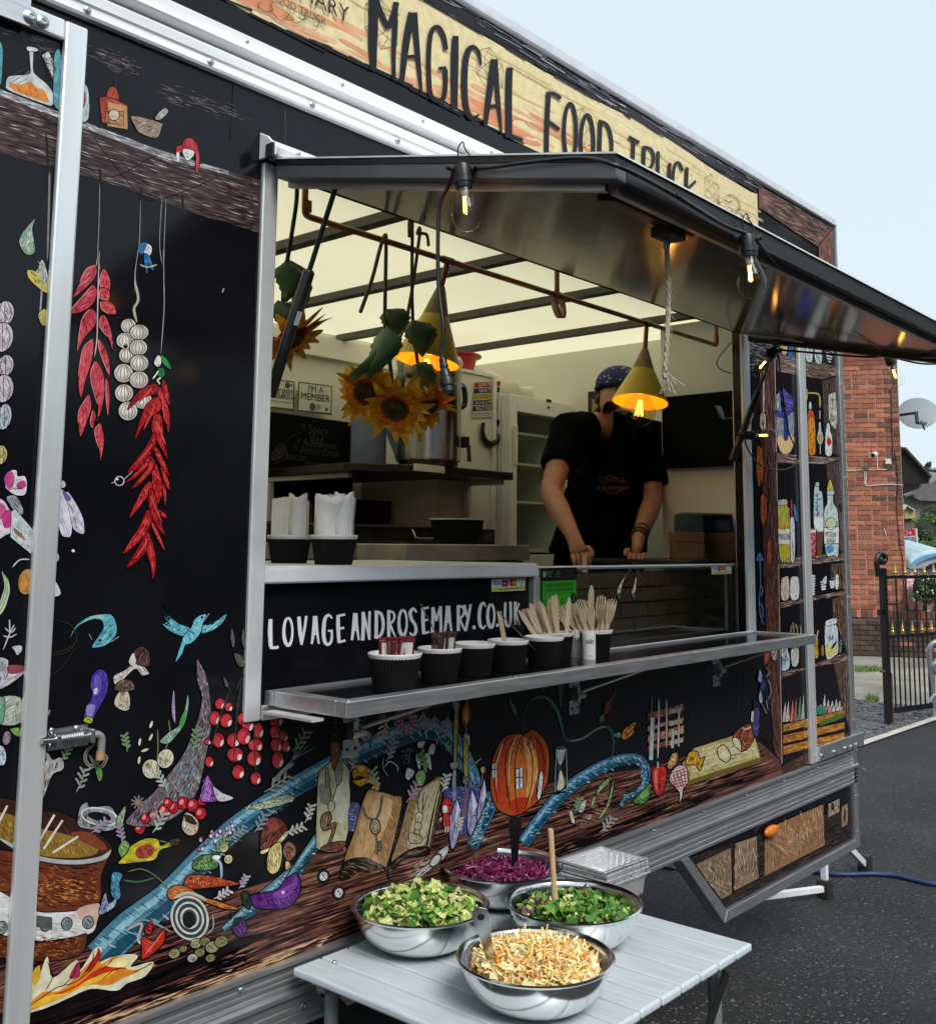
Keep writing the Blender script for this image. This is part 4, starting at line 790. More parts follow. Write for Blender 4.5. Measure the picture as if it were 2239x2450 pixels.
for q in ('1460 400 1480 470 1470 530 1450 470', '1530 400 1550 470 1540 530 1520 480', '1475 560 1540 590 1545 640 1500 640', '1405 700 1440 760 1420 770'): eb.fo(q, '57564e', 4)
eb.fo('1300 1330 1340 1380 1380 1440 1430 1470 1380 1490 1310 1500 1260 1480', '7a3f9a', 5); eb.h('1300 1330 1340 1380 1310 1500 1260 1480', 105, 30, 60, 'c9a0d8', 4, 10); eb.fo('1340 1400 1400 1440 1470 1470 1440 1490 1370 1490', 'c6bcd0', 5)
for k in range(9): a = k * 40; eb.l([(868, 1500), (868 + 44 * cos(radians(a)), 1500 + 44 * sin(radians(a)))], '8a7a74', 9)
# padlock plait
for q in ('600 1130 545 1180 540 1240 580 1275 620 1240 640 1190', '610 1140 650 1200 670 1220 640 1275 600 1260 560 1200'): eb.l(q, '8a867c', 22); eb.l(q, '2a2826', 5)
eb.fo('600 1270 640 1290 645 1340 625 1370 605 1320', '6fa860', 4); eb.h('600 1270 640 1290 625 1370 605 1320', 80, 12, 24, '243a1c', 4)
eb.build('bird_and_fruit_print', truck)

# tentacle, kettle, fire, vegetables
tn = PR('W')
def limb(pts, ws, c, ink='101418'):
    q = nums(pts); tn.l(q, ink, 1, True, False, [x + 4 for x in ws]); tn.l(q, c, 1, True, False, ws)
    tn.l([(a + 3, b + w_ * .3) for (a, b), w_ in zip(q, ws)], '1f4a60', 1, True, False, [x * .34 for x in ws]); tn.l([(a - 2, b - w_ * .2) for (a, b), w_ in zip(q, ws)], '86b4c6', 1, True, False, [x * .22 for x in ws])
    s_ = spline([(a, b, w_) for (a, b), w_ in zip(q, ws)], False, 5)
    for i in range(1, len(s_) - 1):
        (xa, ya, w_), (xb, yb, _) = s_[i], s_[i + 1]; dx, dy = xb - xa, yb - ya; h_ = sqrt(dx * dx + dy * dy) or 1; nx, ny = -dy / h_, dx / h_
        for k in range(9):
            t = tn.rng.uniform(-.45, .45); f_ = tn.rng.random(); x0, y0 = xa + dx * f_ + nx * w_ * t, ya + dy * f_ + ny * w_ * t; L = w_ * .22
            tn.l([(x0, y0), (x0 + nx * L + dx / h_ * 4, y0 + ny * L + dy / h_ * 4)], tn.rng.choice(['14303c', '14303c', '9fc4d0', '2c5e74']), 1.6, False, inc=False)
limb('440 1830 500 1785 550 1745 605 1690', [10, 26, 30, 16], '5d7f92'); limb('565 1735 640 1640 690 1620', [10, 26, 30], '5f8396')
limb('195 1885 255 1825 330 1765 400 1690 470 1625 560 1562 650 1510 740 1468 820 1437 872 1442 905 1480 930 1530 946 1590', [62, 62, 54, 46, 42, 38, 38, 40, 42, 40, 34, 28, 16], '4a7c94')
limb('935 1600 955 1570 962 1590 940 1640 930 1668', [20, 26, 26, 24, 22], '3c7892'); limb('1030 1660 1090 1580 1150 1530 1210 1500 1255 1495 1272 1520 1262 1555 1232 1570 1222 1590', [24, 24, 24, 22, 18, 16, 12, 9, 4], '3d6f98')
tn.build('tentacle_print', truck)
fp = PR('F')
pot = '-30 560 180 500 300 490 560 480 545 600 552 720 440 760 180 760 -30 740'
fp.fo('-30 440 190 470 400 490 560 470 615 430 560 560 548 720 420 760 -30 760', '6a3420', 6); fp.h([(-30, 470), (560, 490), (548, 740), (-30, 740)], 5, 150, 60, '2a120c', 6, 10, False); fp.h([(-30, 520), (400, 520), (420, 740), (-30, 740)], 5, 80, 44, 'a8643a', 7, 14, False); fp.h([(200, 600), (540, 560), (548, 700), (200, 700)], 10, 60, 36, 'c48a4a', 6, 20, False)
fp.fo('-30 150 80 150 200 205 330 215 480 290 600 380 618 430 560 470 420 490 190 460 -30 330', '3a221c', 6); fp.f('-30 230 60 230 200 300 330 330 470 370 540 410 520 450 400 468 200 448 -30 340', '8c6c2e'); fp.h('-30 240 200 310 330 340 540 415 400 462 200 440 -30 340', 65, 150, 40, '5a4218', 5); fp.h('-30 240 200 310 540 415 400 462 200 440', 65, 70, 34, 'b89a4e', 5)
fp.f('390 330 500 330 590 410 540 420 440 370', '7a3f2c'); fp.l('-30 345 190 462 400 492 560 470 612 425', 'a9aeb0', 24); fp.l('-30 370 190 480 420 512 570 485', '2a2422', 9)
for q in ('300 230 190 420', '345 260 240 420', '430 350 290 440', '40 180 -20 300'): fp.l(q, 'd6d2c8', 12)
fp.fo('-30 650 180 755 330 765 460 750 545 715 540 800 510 880 400 905 180 930 -30 880', 'd2d3d2', 6); fp.f('420 760 545 720 540 800 500 860', 'c8a894')
for cx in (10, 250, 368, 485): fp.fo(ell(cx, 838 - (cx - 250) * .06, 30, 36, 10), '7f8484', 5); fp.h(ell(cx, 838 - (cx - 250) * .06, 26, 32), 50, 14, 26, '2a2c2c', 4)
fp.f('200 785 288 795 288 865 200 850', '555858', False)
fp.fo('-30 890 180 935 400 905 480 890 430 1010 160 1040 -30 1000', '5c2c1a', 6); fp.h([(-30, 900), (460, 900), (430, 1010), (-30, 1030)], 8, 110, 34, 'b0683a', 5, 30, False); fp.h([(-30, 900), (460, 900), (430, 1010), (-30, 1030)], 8, 80, 40, '1c0c08', 5, 20, False)
fp.fo('430 290 440 190 480 160 500 190 600 180 640 230 650 290 600 320 520 315', '8f9496', 6); fp.f(ell(548, 240, 66, 24, 10), '12181a'); fp.h('420 240 450 200 540 280 640 290 600 320 450 300', 95, 36, 40, '17181a', 6); fp.o(ell(548, 240, 100, 46, 10), 'd2d6d6', 8)
fp.fo('655 320 640 260 690 180 685 250', '7f9a7c', 4); fp.fo('650 430 680 370 720 400 722 490 700 500', '6f9a52', 5); fp.l('722 520 720 420 700 380', '1c2a14', 4)
fp.fo('722 400 800 360 870 365 885 400 930 380 975 365 985 395 930 410 880 430 850 480 740 495 650 500 700 440', 'bcae2c', 6); fp.f('750 420 820 390 850 420 830 460 760 470', 'a34438'); fp.h('740 420 850 390 840 460 740 480', 40, 26, 26, '2a1c10', 5); fp.fo('935 370 985 358 988 385 945 402', '3a3a34', 4)
fp.fo('1000 300 1020 220 1060 230 1095 270 1085 330 1040 345', 'c9b49c', 6); fp.h('1000 300 1020 220 1060 230 1095 270 1085 330', 70, 24, 30, '4a3a2c', 4); fp.f('1015 230 1060 240 1080 285 1030 270', '3c2a22')
for cx, cy, r in ((770, 305, 30), (848, 246, 42), (800, 250, 26), (905, 208, 33), (955, 190, 30), (1008, 166, 32), (1062, 178, 34), (1115, 152, 26), (1105, 222, 32), (925, 165, 24)): fp.fo(ell(cx, cy, r, r * 1.1), 'b3202f', 5); fp.f(ell(cx - r * .25, cy - r * .2, r * .35, r * .5, 30), 'dc8a8e')
fp.fo('1130 20 1165 80 1240 130 1280 140 1190 150 1110 140', '6f3590', 5); fp.h('1130 20 1165 80 1190 150 1110 140', 95, 30, 70, 'c796d8', 5, 12); fp.f('1170 90 1250 130 1190 150', 'cbbfd6')
fp.fo('1340 190 1420 170 1530 130 1600 120 1620 150 1540 180 1440 200', '8a9678', 4); fp.h('1340 190 1530 130 1620 150 1440 200', -15, 50, 20, 'd6dcc0', 6, 40)
fp.fo('1435 420 1440 330 1475 255 1520 240 1570 280 1582 330 1530 390 1450 445', '6a3028', 6); fp.f('1470 280 1510 250 1540 300 1500 330', '8f4a3e'); fp.h('1440 400 1475 255 1570 290 1540 380', 110, 46, 30, '2c100c', 5); fp.fo('1435 430 1500 400 1578 320 1585 345 1530 400 1450 448', 'd3c68e', 5); fp.fo('1485 420 1540 380 1555 440 1540 530 1500 558 1468 520', 'd6c07a', 6); fp.h('1485 420 1540 380 1555 440 1500 558 1468 520', 85, 36, 34, '6a5426', 4)
fp.fo('1565 400 1590 375 1625 400 1630 450 1590 485 1560 450', '8a5a4a', 6); fp.h('1565 400 1625 400 1590 485', 60, 20, 24, '2c1612', 5); fp.fo('1572 488 1595 490 1600 520 1575 535', 'c4a070', 4)
eg2 = '1375 680 1450 660 1530 640 1580 580 1630 550 1655 600 1650 670 1590 740 1480 752 1400 735'
fp.fo(eg2, '55246f', 7); fp.f('1500 670 1590 620 1630 580 1630 640 1560 690', '7a4398'); fp.h(eg2, -25, 60, 36, '2c1040', 4); fp.f('1550 655 1568 650 1562 668', 'd6cce0'); fp.fo('1330 660 1365 655 1385 720 1370 752 1340 720', '1f3326', 5)
fp.fo('1010 620 1040 565 1110 560 1200 575 1300 600 1370 605 1290 620 1180 630 1060 640', 'a8431f', 6); fp.h('1010 620 1040 565 1200 575 1370 605 1180 630', 95, 44, 26, '4a1408', 5); fp.h('1010 620 1110 560 1300 600', 95, 20, 26, 'dfa070', 5)
fp.fo('920 660 960 620 1040 630 1110 680 1180 700 1320 748 1240 750 1120 710 1000 690 940 700', 'b86a28', 6); fp.h('920 660 1040 630 1110 680 1320 748 1120 710 940 700', 60, 44, 24, '54280c', 5); fp.h('930 660 1040 640 1100 690', 60, 14, 24, 'e0b060', 5); fp.l('700 545 780 530 860 570 930 640', '6a6a4c', 7); fp.l('680 590 760 600 860 575', '42663a', 10)
fp.fo('615 560 640 545 675 560 660 610 665 680 640 700 610 660', '4a88a8', 5); fp.h('615 560 675 560 665 680 610 660', 80, 26, 20, '123240', 5); fp.fo('545 760 580 660 600 720 640 690 630 740 560 780', '8f9ac0', 4); fp.h('545 760 580 660 640 690 560 780', 100, 20, 40, '1a2044', 5)
for k in range(6): fp.l(ell(1045, 800, 98 - k * 13, 118 - k * 16, -15) + [ell(1045, 800, 98 - k * 13, 118 - k * 16, -15)[0]], ('c3c8c8', '3a3e3e')[k % 2], 12, True, False)
fp.f(ell(1040, 810, 34, 46), '0c0c0c'); fp.l('960 690 1040 660 1140 700', 'b3b8b6', 16); fp.l('690 870 780 830 760 920 800 950', 'a9aeae', 14); fp.l('700 850 800 810 950 880', '8a9090', 10)
for cx, cy, r in ((960, 995, 34), (1010, 970, 24), (1080, 940, 34), (1130, 930, 30), (1170, 960, 40), (1100, 990, 30), (1060, 1020, 30), (1160, 1020, 28), (1220, 930, 38)): fp.fo(ell(cx, cy, r, r * .8, -20), ('8e8c66', 'a3a59a', '7d7a4e')[int(cx) % 3], 5); fp.h(ell(cx, cy, r * .8, r * .6), 20, 8, 20, '2a2a1e', 4)
fp.fo('800 850 830 818 850 850 825 890 800 880', 'a32a22', 5); fp.o(ell(828, 852, 15, 20), '3a0a08', 5); fp.fo('785 900 850 925 905 855 905 930 850 990 785 1030 780 980', 'b82a20', 6); fp.l('800 1000 850 940 900 870', 'e06a50', 7)
fp.fo('1280 850 1310 800 1350 815 1362 860 1340 905 1300 895', '4a2460', 5); fp.f('1290 800 1340 795 1320 830 1290 850', '20281c')
fp.l('1170 780 1175 850 1140 890', '8fa090', 7); fp.l('1270 760 1275 810', '17100e', 5)
for cx, cy in ((1235, 412), (1258, 475)): fp.fo(ell(cx, cy, 24, 26, 15), 'cfc98a', 5); fp.o(ell(cx, cy, 10, 11), '6a6430', 4)
fp.fo('1060 500 1100 460 1180 450 1200 520 1120 540 1070 530', '45683a', 5); fp.h('1060 500 1180 455 1190 520 1090 535', 60, 36, 26, 'a9c88a', 4); fp.l('1180 470 1215 500 1220 580', '8ab0c4', 14); fp.f(ell(1192, 465, 22, 12), 'dfe0d8')
for i in range(26): a, b = 1090 + 200 * fp.rng.random(), 0; b = 400 - (a - 1090) * .55 + fp.rng.uniform(-34, 34); fp.fo([(a, b - 12), (a + 10, b), (a, b + 12), (a - 10, b)], ('c6a8c8', 'a07aa8', 'd8cad8')[i % 3], 2.5)
# fire
fl = [('120 1320 150 1200 135 1080 200 1150 260 1010 290 1130 420 1030 440 1090 520 970 560 970 530 1050 600 1020 700 1000 760 1010 720 1070 845 1040 800 1120 700 1160 640 1200 500 1190 380 1240 240 1300', 'd9d3b4'), ('140 1310 230 1210 330 1200 440 1100 520 1020 560 1050 640 1010 720 1030 690 1080 770 1090 680 1130 600 1170 480 1170 360 1230 220 1290', 'd98428'), ('180 1290 300 1220 420 1170 520 1090 600 1060 690 1050 600 1120 470 1160 330 1220', 'c8371c'), ('150 1300 260 1230 380 1210 470 1150 560 1110 640 1090 560 1140 460 1175 330 1240 220 1285', 'e8b83c'), ('580 1060 660 1015 720 1025 680 1070', 'f0dc98'), ('170 1120 215 1060 220 1130 190 1170', 'd8a82c'), ('380 1130 430 1040 440 1120', '9a2c50'), ('470 1090 530 1000 540 960 556 1010 510 1080', '9a2418'), ('590 1190 680 1140 650 1190 620 1200', 'ddd8c8')]
for q, c in fl: fp.f(q, c)
for q in ('160 1290 300 1190 420 1150 520 1070', '260 1040 290 1120 250 1200', '430 1040 400 1120 340 1180', '560 1140 640 1080 700 1080', '520 980 500 1060 440 1130', '620 1030 560 1090', '730 1100 800 1070 840 1045'): fp.l(q, '14100c', 5)
fp.build('kettle_and_vegetables_print', truck)

# bottle, book, candles, pumpkin
bk = PR('N')
for k in range(5): bk.l([(60, 560), (140, 480), (180 + k * 28, 330 + k * 26 - 40)], '6f7478', 6)
bk.l('0 640 80 550 150 500', '8a9094', 26)
bk.fo('405 340 465 340 462 440 480 480 525 540 530 600 505 1040 480 1090 400 1110 310 1080 298 1030 312 620 340 540 400 480', 'a9a586', 7); bk.f('320 620 380 560 520 600 500 1030 330 1060', 'bdb894'); bk.f('330 640 400 680 400 780 330 760', '8a887a'); bk.f('430 560 515 640 510 900 440 860', 'c9c8b4'); bk.fo('402 345 462 345 455 460 430 550 405 500', '7a4a34', 5); bk.fo('395 290 470 285 466 350 402 352', '1c1a1c', 5); bk.fo('412 240 452 235 454 290 414 290', '232022', 5); bk.l('420 230 446 226', '8a8a8a', 6)
bk.fo('380 780 400 755 425 770 422 815 395 830', 'b9b39a', 5); bk.fo('345 850 395 830 405 890 370 930 430 900 436 940 400 1040 375 1060 410 950 350 960 330 900', '7c5c4c', 6); bk.fo('365 640 370 520 395 600 392 660', '8a8c7c', 5); bk.fo('440 640 430 540 470 480 478 600 455 650', '8a8c7c', 5); bk.l('405 760 400 680 380 620', INK, 6); bk.l('412 760 430 690 450 640', INK, 6); bk.h('320 620 520 600 500 1030 330 1060', 20, 40, 40, '4a483c', 3); bk.fo('330 1080 400 1040 500 1030 480 1085 400 1105', '6a3a34', 5)
bk.fo('545 560 580 510 640 520 690 570 650 600 590 590 560 610', 'b06a1e', 6); bk.fo('545 620 600 610 680 590 730 640 725 690 690 700 660 690 690 640 640 640 600 660', 'c48a28', 6); bk.f('580 520 630 530 600 560', 'd9a848')
bk.f('530 780 600 790 580 940 520 950', '4a4c72'); bk.h('530 780 600 790 580 940 520 950', 5, 30, 40, 'a9a8cc', 4)
bk.fo('640 700 720 690 830 720 885 770 775 1215 700 1170 610 1140 490 1175 560 960', '9c7850', 8); bk.f('650 720 760 710 800 740 760 960 680 1120 560 1130 600 900', 'b89468'); bk.h('640 700 885 770 775 1215 490 1175', 100, 60, 60, '6a4a2c', 5); bk.f('700 760 820 760 760 960 690 900', 'c9aa80')
bk.fo('490 1175 610 1140 700 1170 775 1218 640 1215 530 1280 460 1290', '1c1412', 6); bk.h('490 1185 610 1150 770 1225 470 1285', 15, 40, 70, '8a7a66', 4, 8)
bk.fo('945 720 1040 650 1158 592 1110 820 1050 1065 930 1090 810 1180 860 980', '8f7454', 8); bk.f('1010 700 1140 620 1080 860 1030 1050 920 1070 960 880', 'b3a88c'); bk.h('945 720 1158 592 1050 1065 810 1180', -70, 60, 60, '5a4028', 5); bk.fo('1130 680 1170 655 1100 1000 1065 1120 1045 1080', '4a3a2c', 6); bk.l('1140 660 1100 860 1060 1080', 'c9bea8', 6); bk.fo('810 1180 930 1090 1050 1065 1065 1120 900 1150 830 1220', '201814', 6); bk.h('820 1180 930 1100 1060 1080 900 1150', -15, 24, 60, '8a7a66', 4, 8)
bk.l('925 735 870 960 790 1210 795 1280 830 1310', '141010', 12)
for q in ('615 790 640 860 690 885', '750 710 735 820 705 885'): bk.l(q, '1c1814', 16); bk.l(q, '8a7c66', 5)
bk.o(ell(702, 930, 34, 52), '1c1a18', 10); bk.fo(ell(702, 930, 20, 34), '8f8a7c', 4); bk.l('708 985 715 1120', '1c1a18', 13); bk.fo('716 1040 740 1030 742 1085 720 1095', '5c5850', 5); bk.l('708 985 714 1110', '8a867a', 4)
for q in ('1010 860 990 780 1010 690', '1015 850 1040 770 1060 710', '1005 850 985 760', '1020 850 1030 700'): bk.l(q, '2c241c', 6)
bk.fo(ell(998, 868, 26, 36, 10), 'b9a88c', 5); bk.fo(ell(992, 930, 26, 30), 'b09c80', 5); bk.fo('965 960 1000 950 1000 1000 960 1020', 'a38e72', 5); bk.fo('930 980 960 975 1020 1000 1010 1040 940 1040', 'a8967c', 5)
for cx, cy, rx in ((352, 1268, 42), (455, 1380, 42)): bk.fo(ell(cx, cy, rx, rx * 1.08), '2a2626', 6); bk.fo(ell(cx, cy, rx * .68, rx * .8, 20), 'c6c8c6', 5); bk.l([(cx - 14, cy - 18), (cx + 4, cy), (cx + 16, cy + 18)], INK, 5)
bk.fo('1060 1180 1130 1100 1195 1060 1190 1120 1120 1190 980 1290 970 1270', 'a9aaa8', 6); bk.l('985 1280 1100 1180', '26241f', 5); bk.f(ell(1110, 1160, 34, 58, 40), '3a3836'); bk.f(ell(1110, 1160, 22, 44, 40), 'bdbcb8'); bk.h('960 1190 1100 1140 1000 1300 900 1310', -25, 40, 70, 'c3b8ac', 6, 10)
# dried flowers
for cx, cy, rr, c1, c2 in ((915, 215, 92, '8f5a78', 'c490ae'), (1180, 180, 0, '', '')):
    if rr:
        for ring, nn in ((1., 30), (.75, 24), (.5, 16)):
            for k in range(nn): a = k * 2 * pi / nn + ring; bk.l([(cx + cos(a) * rr * ring * .45, cy + sin(a) * rr * ring * .5), (cx + cos(a) * rr * ring, cy + sin(a) * rr * ring)], (c1, c2)[k % 2], 11)
        bk.f(ell(cx - 12, cy - 40, 28, 24), 'a8782c'); bk.h(ell(cx - 12, cy - 40, 26, 22), 30, 20, 12, '6a3a14', 5)
for cx, cy in ((760, 160), (720, 290), (1040, 90), (1110, 180), (1200, 200), (780, 270), (1000, 60), (1140, 60)):
    for k in range(7): a = radians(60 + k * 12); bk.l([(cx, cy), (cx + 60 * cos(a), cy + 50 * sin(a))], ('77777a', '9a9a98')[k % 2], 7)
for q in ('690 110 610 240 560 330', '1130 30 1110 120', '1020 50 1040 110', '540 160 620 150'): bk.l(q, '6c7278', 7)
bk.fo('600 300 650 280 680 310 660 350 610 345', '9a8a98', 4); bk.fo('585 350 620 400 600 420 580 400', 'a39aa2', 4)
for q in ('920 530 970 560 930 615 905 590', '975 450 1010 480 1005 550 985 510', '1030 440 1070 440 1085 550 1050 510', '1035 490 1050 560 1025 590', '985 560 1030 550 1045 600 1010 660 975 610', '1080 370 1110 380 1100 440 1060 430', '990 360 1040 350 1020 400 990 390'): bk.fo(q, ('b3bcb0', 'c9c6d2', '7fa06c', 'bcbcc4')[len(q) % 4], 5)
bk.l('760 460 755 530 790 590', '9aa0a0', 5); bk.l('760 530 800 490 850 520 852 560', 'aab4b8', 8); bk.h('870 410 950 400 940 500 890 500', 45, 40, 34, '62666a', 5, 40)
# candles and crystals
bk.f('1180 680 1340 660 1420 700 1400 900 1230 1000 1180 800', '42427e'); bk.h('1180 680 1340 660 1420 700 1400 900 1230 1000', 20, 90, 40, '8f92cc', 4, 12)
bk.fo('1240 110 1268 110 1262 300 1252 490 1232 490', 'a89c4c', 5); bk.fo('1225 85 1272 90 1268 135 1250 160 1230 120', 'b3b0a4', 4); bk.fo('1200 30 1285 20 1270 50 1230 66', 'a33226', 4); bk.fo('1210 500 1265 490 1262 530 1220 540', '8a8a88', 5); bk.l('1240 540 1236 640 1240 760', '8a92a4', 24); bk.h('1225 545 1252 545 1252 760 1225 760', 100, 14, 40, '1a1a22', 4)
bk.fo('1320 10 1338 100 1350 180 1322 250 1290 225 1290 140 1312 80', 'b04a28', 5); bk.f('1318 110 1336 180 1320 230 1300 190', 'd99a5c'); bk.fo('1300 320 1342 310 1336 400 1330 600 1305 600', 'a09448', 5); bk.fo('1298 310 1340 312 1342 380 1318 340', 'b9b8ae', 4); bk.l('1318 250 1318 310', '8a8a8a', 5); bk.fo('1296 600 1338 595 1335 640 1300 640', '6a6472', 5); bk.l('1316 640 1316 780 1308 880', '6a5a6a', 22)
for q in ('1255 745 1280 820 1275 950 1240 1070 1212 1065 1200 900 1220 830', '1355 680 1395 780 1400 860 1360 980 1330 970 1325 850', '1440 610 1455 720 1420 850 1390 900 1400 760'): bk.fo(q, '8f8cb8', 7); n_ = nums(q); cxx = sum(p[0] for p in n_) / len(n_); cyy = sum(p[1] for p in n_) / len(n_); [bk.l([(cxx, cyy), p], '26243c', 4, False) for p in n_[::2]]; bk.f([n_[0], n_[1], (cxx, cyy)], 'c6c8de', False)
bk.fo('1160 760 1185 735 1215 750 1222 820 1200 840 1165 850 1150 820', 'b3262a', 5); bk.fo('1158 790 1190 790 1192 830 1165 840', 'd9d6cc', 4); bk.fo('1165 850 1200 845 1208 930 1165 935', 'b3262a', 5); bk.l('1178 935 1178 970', 'd9d6cc', 7); bk.l('1195 932 1195 968', 'd9d6cc', 7); bk.l('1150 870 1140 890', 'd9d6cc', 8)
bk.fo(ell(1432, 545, 16, 24), 'b3aa6c', 4); bk.l('1430 570 1425 640', '8a8456', 6); bk.l('1380 500 1420 470', 'b9b6b0', 5); bk.l('1360 620 1390 660 1420 690', '8a2c5a', 8)
bk.z = 'W'
for x, y, a, L in ((150, 1560, -70, 50), (118, 1500, -60, 40), (180, 1640, -40, 40), (240, 1660, -100, 34), (300, 1640, -60, 46), (330, 1560, -120, 40), (420, 1680, -50, 40), (450, 1650, -30, 36), (500, 1640, -60, 44), (560, 1640, -20, 40), (600, 1620, -70, 38), (520, 1560, -35, 60), (575, 1480, -55, 50), (690, 1520, -80, 40), (740, 1560, -100, 46), (760, 1500, -70, 42), (800, 1580, -60, 44), (840, 1520, -110, 40), (870, 1560, -75, 36), (700, 1400, 80, 40), (760, 1410, 100, 44), (830, 1400, 70, 40), (880, 1410, 95, 40), (380, 1480, -80, 44), (250, 1480, -100, 34), (1180, 1640, -50, 40), (1130, 1600, -70, 30), (420, 1770, -30, 36), (470, 1750, -60, 30), (900, 1640, -80, 30)):
    c = bk.rng.choice(['8a9088', 'a9aca8', '6f8a66', '9a8aa0', 'b9bab4', '7a8a90']); dx, dy = cos(radians(a)), sin(radians(a)); bk.l([(x, y), (x + dx * L * .5 + 3, y + dy * L * .5), (x + dx * L, y + dy * L)], c, 2.6)
    for k in range(7): f_ = .2 + k * .12; s_ = (1, -1)[k % 2]; b_ = radians(a + s_ * 48); q = (x + dx * L * f_, y + dy * L * f_); bk.l([q, (q[0] + cos(b_) * L * .16 - dy * 2, q[1] + sin(b_) * L * .16 + dx * 2), (q[0] + cos(b_) * L * .3, q[1] + sin(b_) * L * .3)], c, 4.5)
bk.build('book_and_candle_print', truck)
op = PR('O')
pk = '230 520 180 505 120 545 75 640 55 760 65 880 110 960 200 990 280 950 340 900 385 820 402 720 400 600 360 520 310 480 270 500'
op.fo(pk, 'a84a1c', 8, '140806')
op.f('200 520 250 530 260 700 270 850 240 960 190 960 170 800 180 640', 'c46a2c'); op.f('90 650 130 560 170 530 150 650 140 800 160 950 100 920 70 800', 'b04020'); op.f('250 540 300 560 330 660 330 760 290 900 260 930 275 740', 'cf9254'); op.f('330 530 380 600 385 720 350 850 340 700', '8e3416'); op.f('180 900 280 880 260 950 200 980', 'a8321c')
for q in ('215 520 150 620 150 800 180 970', '240 520 205 640 200 820 220 980', '262 520 300 640 300 800 260 960', '300 500 360 600 370 740 320 900', '190 512 110 600 80 760 100 930'): op.l(q, '2c0e06', 6)
for q in ('205 530 170 640 165 820', '130 560 95 680 90 830', '330 720 330 800'): op.l(q, 'e0b48c', 6)
op.h('200 510 300 500 330 600 250 640 170 600', 75, 60, 40, '2a0c06', 4, 30)
for x0, y0, ww, hh in ((66, 675, 30, 85), (206, 705, 42, 120)):
    op.fo([(x0, y0 + 8), (x0 + ww, y0), (x0 + ww, y0 + hh), (x0, y0 + hh + 6)], 'cfd8da', 5, sm=False); op.l([(x0 + ww / 2, y0), (x0 + ww / 2, y0 + hh)], '3a2418', 7, False, False); op.l([(x0, y0 + hh / 2), (x0 + ww, y0 + hh / 2 - 4)], '3a2418', 7, False, False)
op.fo('332 890 330 800 345 735 362 725 368 770 352 880', 'cfd2cc', 6); op.l('330 885 345 740 362 722', '2a120a', 6)
for q, w_ in (('245 500 255 400 290 320 340 292 390 300 440 360 470 430 490 520 530 548 600 530 660 490 720 465 760 480 780 540 770 640 720 740', 14),): op.l(q, '3c5a50', w_); op.l(q, '18221e', 4)
op.l('295 315 340 290 395 300 450 375 480 480', '5f8f7c', 12); op.l('520 548 600 535 690 475 740 465', '8a8a86', 6)
for q in ('165 270 195 330 215 400 180 360', '350 190 400 190 390 230 370 270', '450 190 490 180 488 260 470 350 455 260', '300 200 325 190 322 240'): op.fo(q, '6c706c', 4)
op.fo('700 440 705 400 730 390 722 430', '4f7a68', 4); op.fo('722 390 735 320 770 305 768 350 750 385', '8a4a22', 5); op.l('765 310 785 270 792 225', '8a5a3c', 8); op.h('722 390 735 320 770 305 750 385', 110, 16, 30, '3a1808', 4)
op.fo('780 512 815 495 828 520 805 530', '4f8a7c', 4); op.fo('825 515 850 470 915 435 895 490 915 480 870 530 840 542', 'b8742c', 5); op.h('825 515 850 470 915 435 870 530', -40, 18, 34, '4a2408', 4)
op.fo('440 590 490 572 505 600 500 640 475 700 500 770 505 820 445 850 430 830 450 740 440 650', '3a3c3e', 6); op.f('450 610 492 600 488 640 470 690 452 660', '9aa0a2'); op.f('470 720 490 790 480 830 450 835 455 790', 'c3c0aa'); op.l('440 600 480 610 505 595', 'b9bcbe', 6); op.l('430 860 500 845', '0c0c0c', 10); op.l('445 600 435 850', '8a8c8c', 4); op.l('503 610 508 830', '8a8c8c', 4)
br = [[(982, 385), (1060, 362), (1192, 328), (1194, 372), (1060, 410), (984, 430)], [(980, 460), (1192, 405), (1192, 430), (1060, 468), (982, 498)], [(980, 515), (1194, 450), (1196, 505), (1060, 540), (982, 560)], [(982, 575), (1196, 518), (1196, 555), (980, 608)]]
for i, q in enumerate(br): op.fo(q, ('9a5242', 'a87a5c', 'a8694c', '8a4638')[i], 5, sm=False); op.h(q, -14, 20, 40, '4a2018', 4, 6, False); op.f([(1110, (q[0][1] + q[-1][1]) / 2 - 42), (1185, (q[0][1] + q[-1][1]) / 2 - 62), (1185, (q[0][1] + q[-1][1]) / 2 - 36), (1110, (q[0][1] + q[-1][1]) / 2 - 18)], 'bfae92', False)
for q, c, w_ in (('1005 290 1003 420', '6a6a6c', 9), ('1010 410 1000 660', 'a9bcbc', 22), ('1046 300 1046 430 1040 650', 'c6cacb', 9), ('1090 305 1092 400 1090 590', 'b3b6b6', 9), ('1165 350 1162 580', 'b9bab8', 9), ('1128 480 1126 590', 'b3b6b4', 16), ('1152 335 1155 385', 'b9bab8', 5), ('1178 330 1172 385', 'b9bab8', 5)): op.l(q, '101010', w_ + 5); op.l(q, c, w_)
bd = [(1182, 680), (1250, 590), (1480, 515), (1612, 520), (1645, 650), (1220, 790)]
op.fo(bd, 'b5a86a', 6, sm=False); op.f([(1230, 620), (1480, 540), (1600, 545), (1630, 630), (1240, 740)], 'c8c092', False); op.h(bd, -17, 90, 80, '6a5f2c', 3.5, 4, False); op.f([(1640, 645), (1645, 668), (1220, 808), (1205, 785)], '6a5a2a', False)
op.fo('1480 530 1500 490 1560 450 1600 460 1608 530 1570 590 1530 610 1490 570', '8a4630', 6); op.fo('1480 530 1520 540 1530 608 1490 575', 'd0c6ac', 5); op.h('1510 500 1560 455 1605 480 1600 540 1550 590', 60, 40, 28, '4a2014', 4); op.l('1535 470 1560 480 1590 465', 'e0b49c', 8)
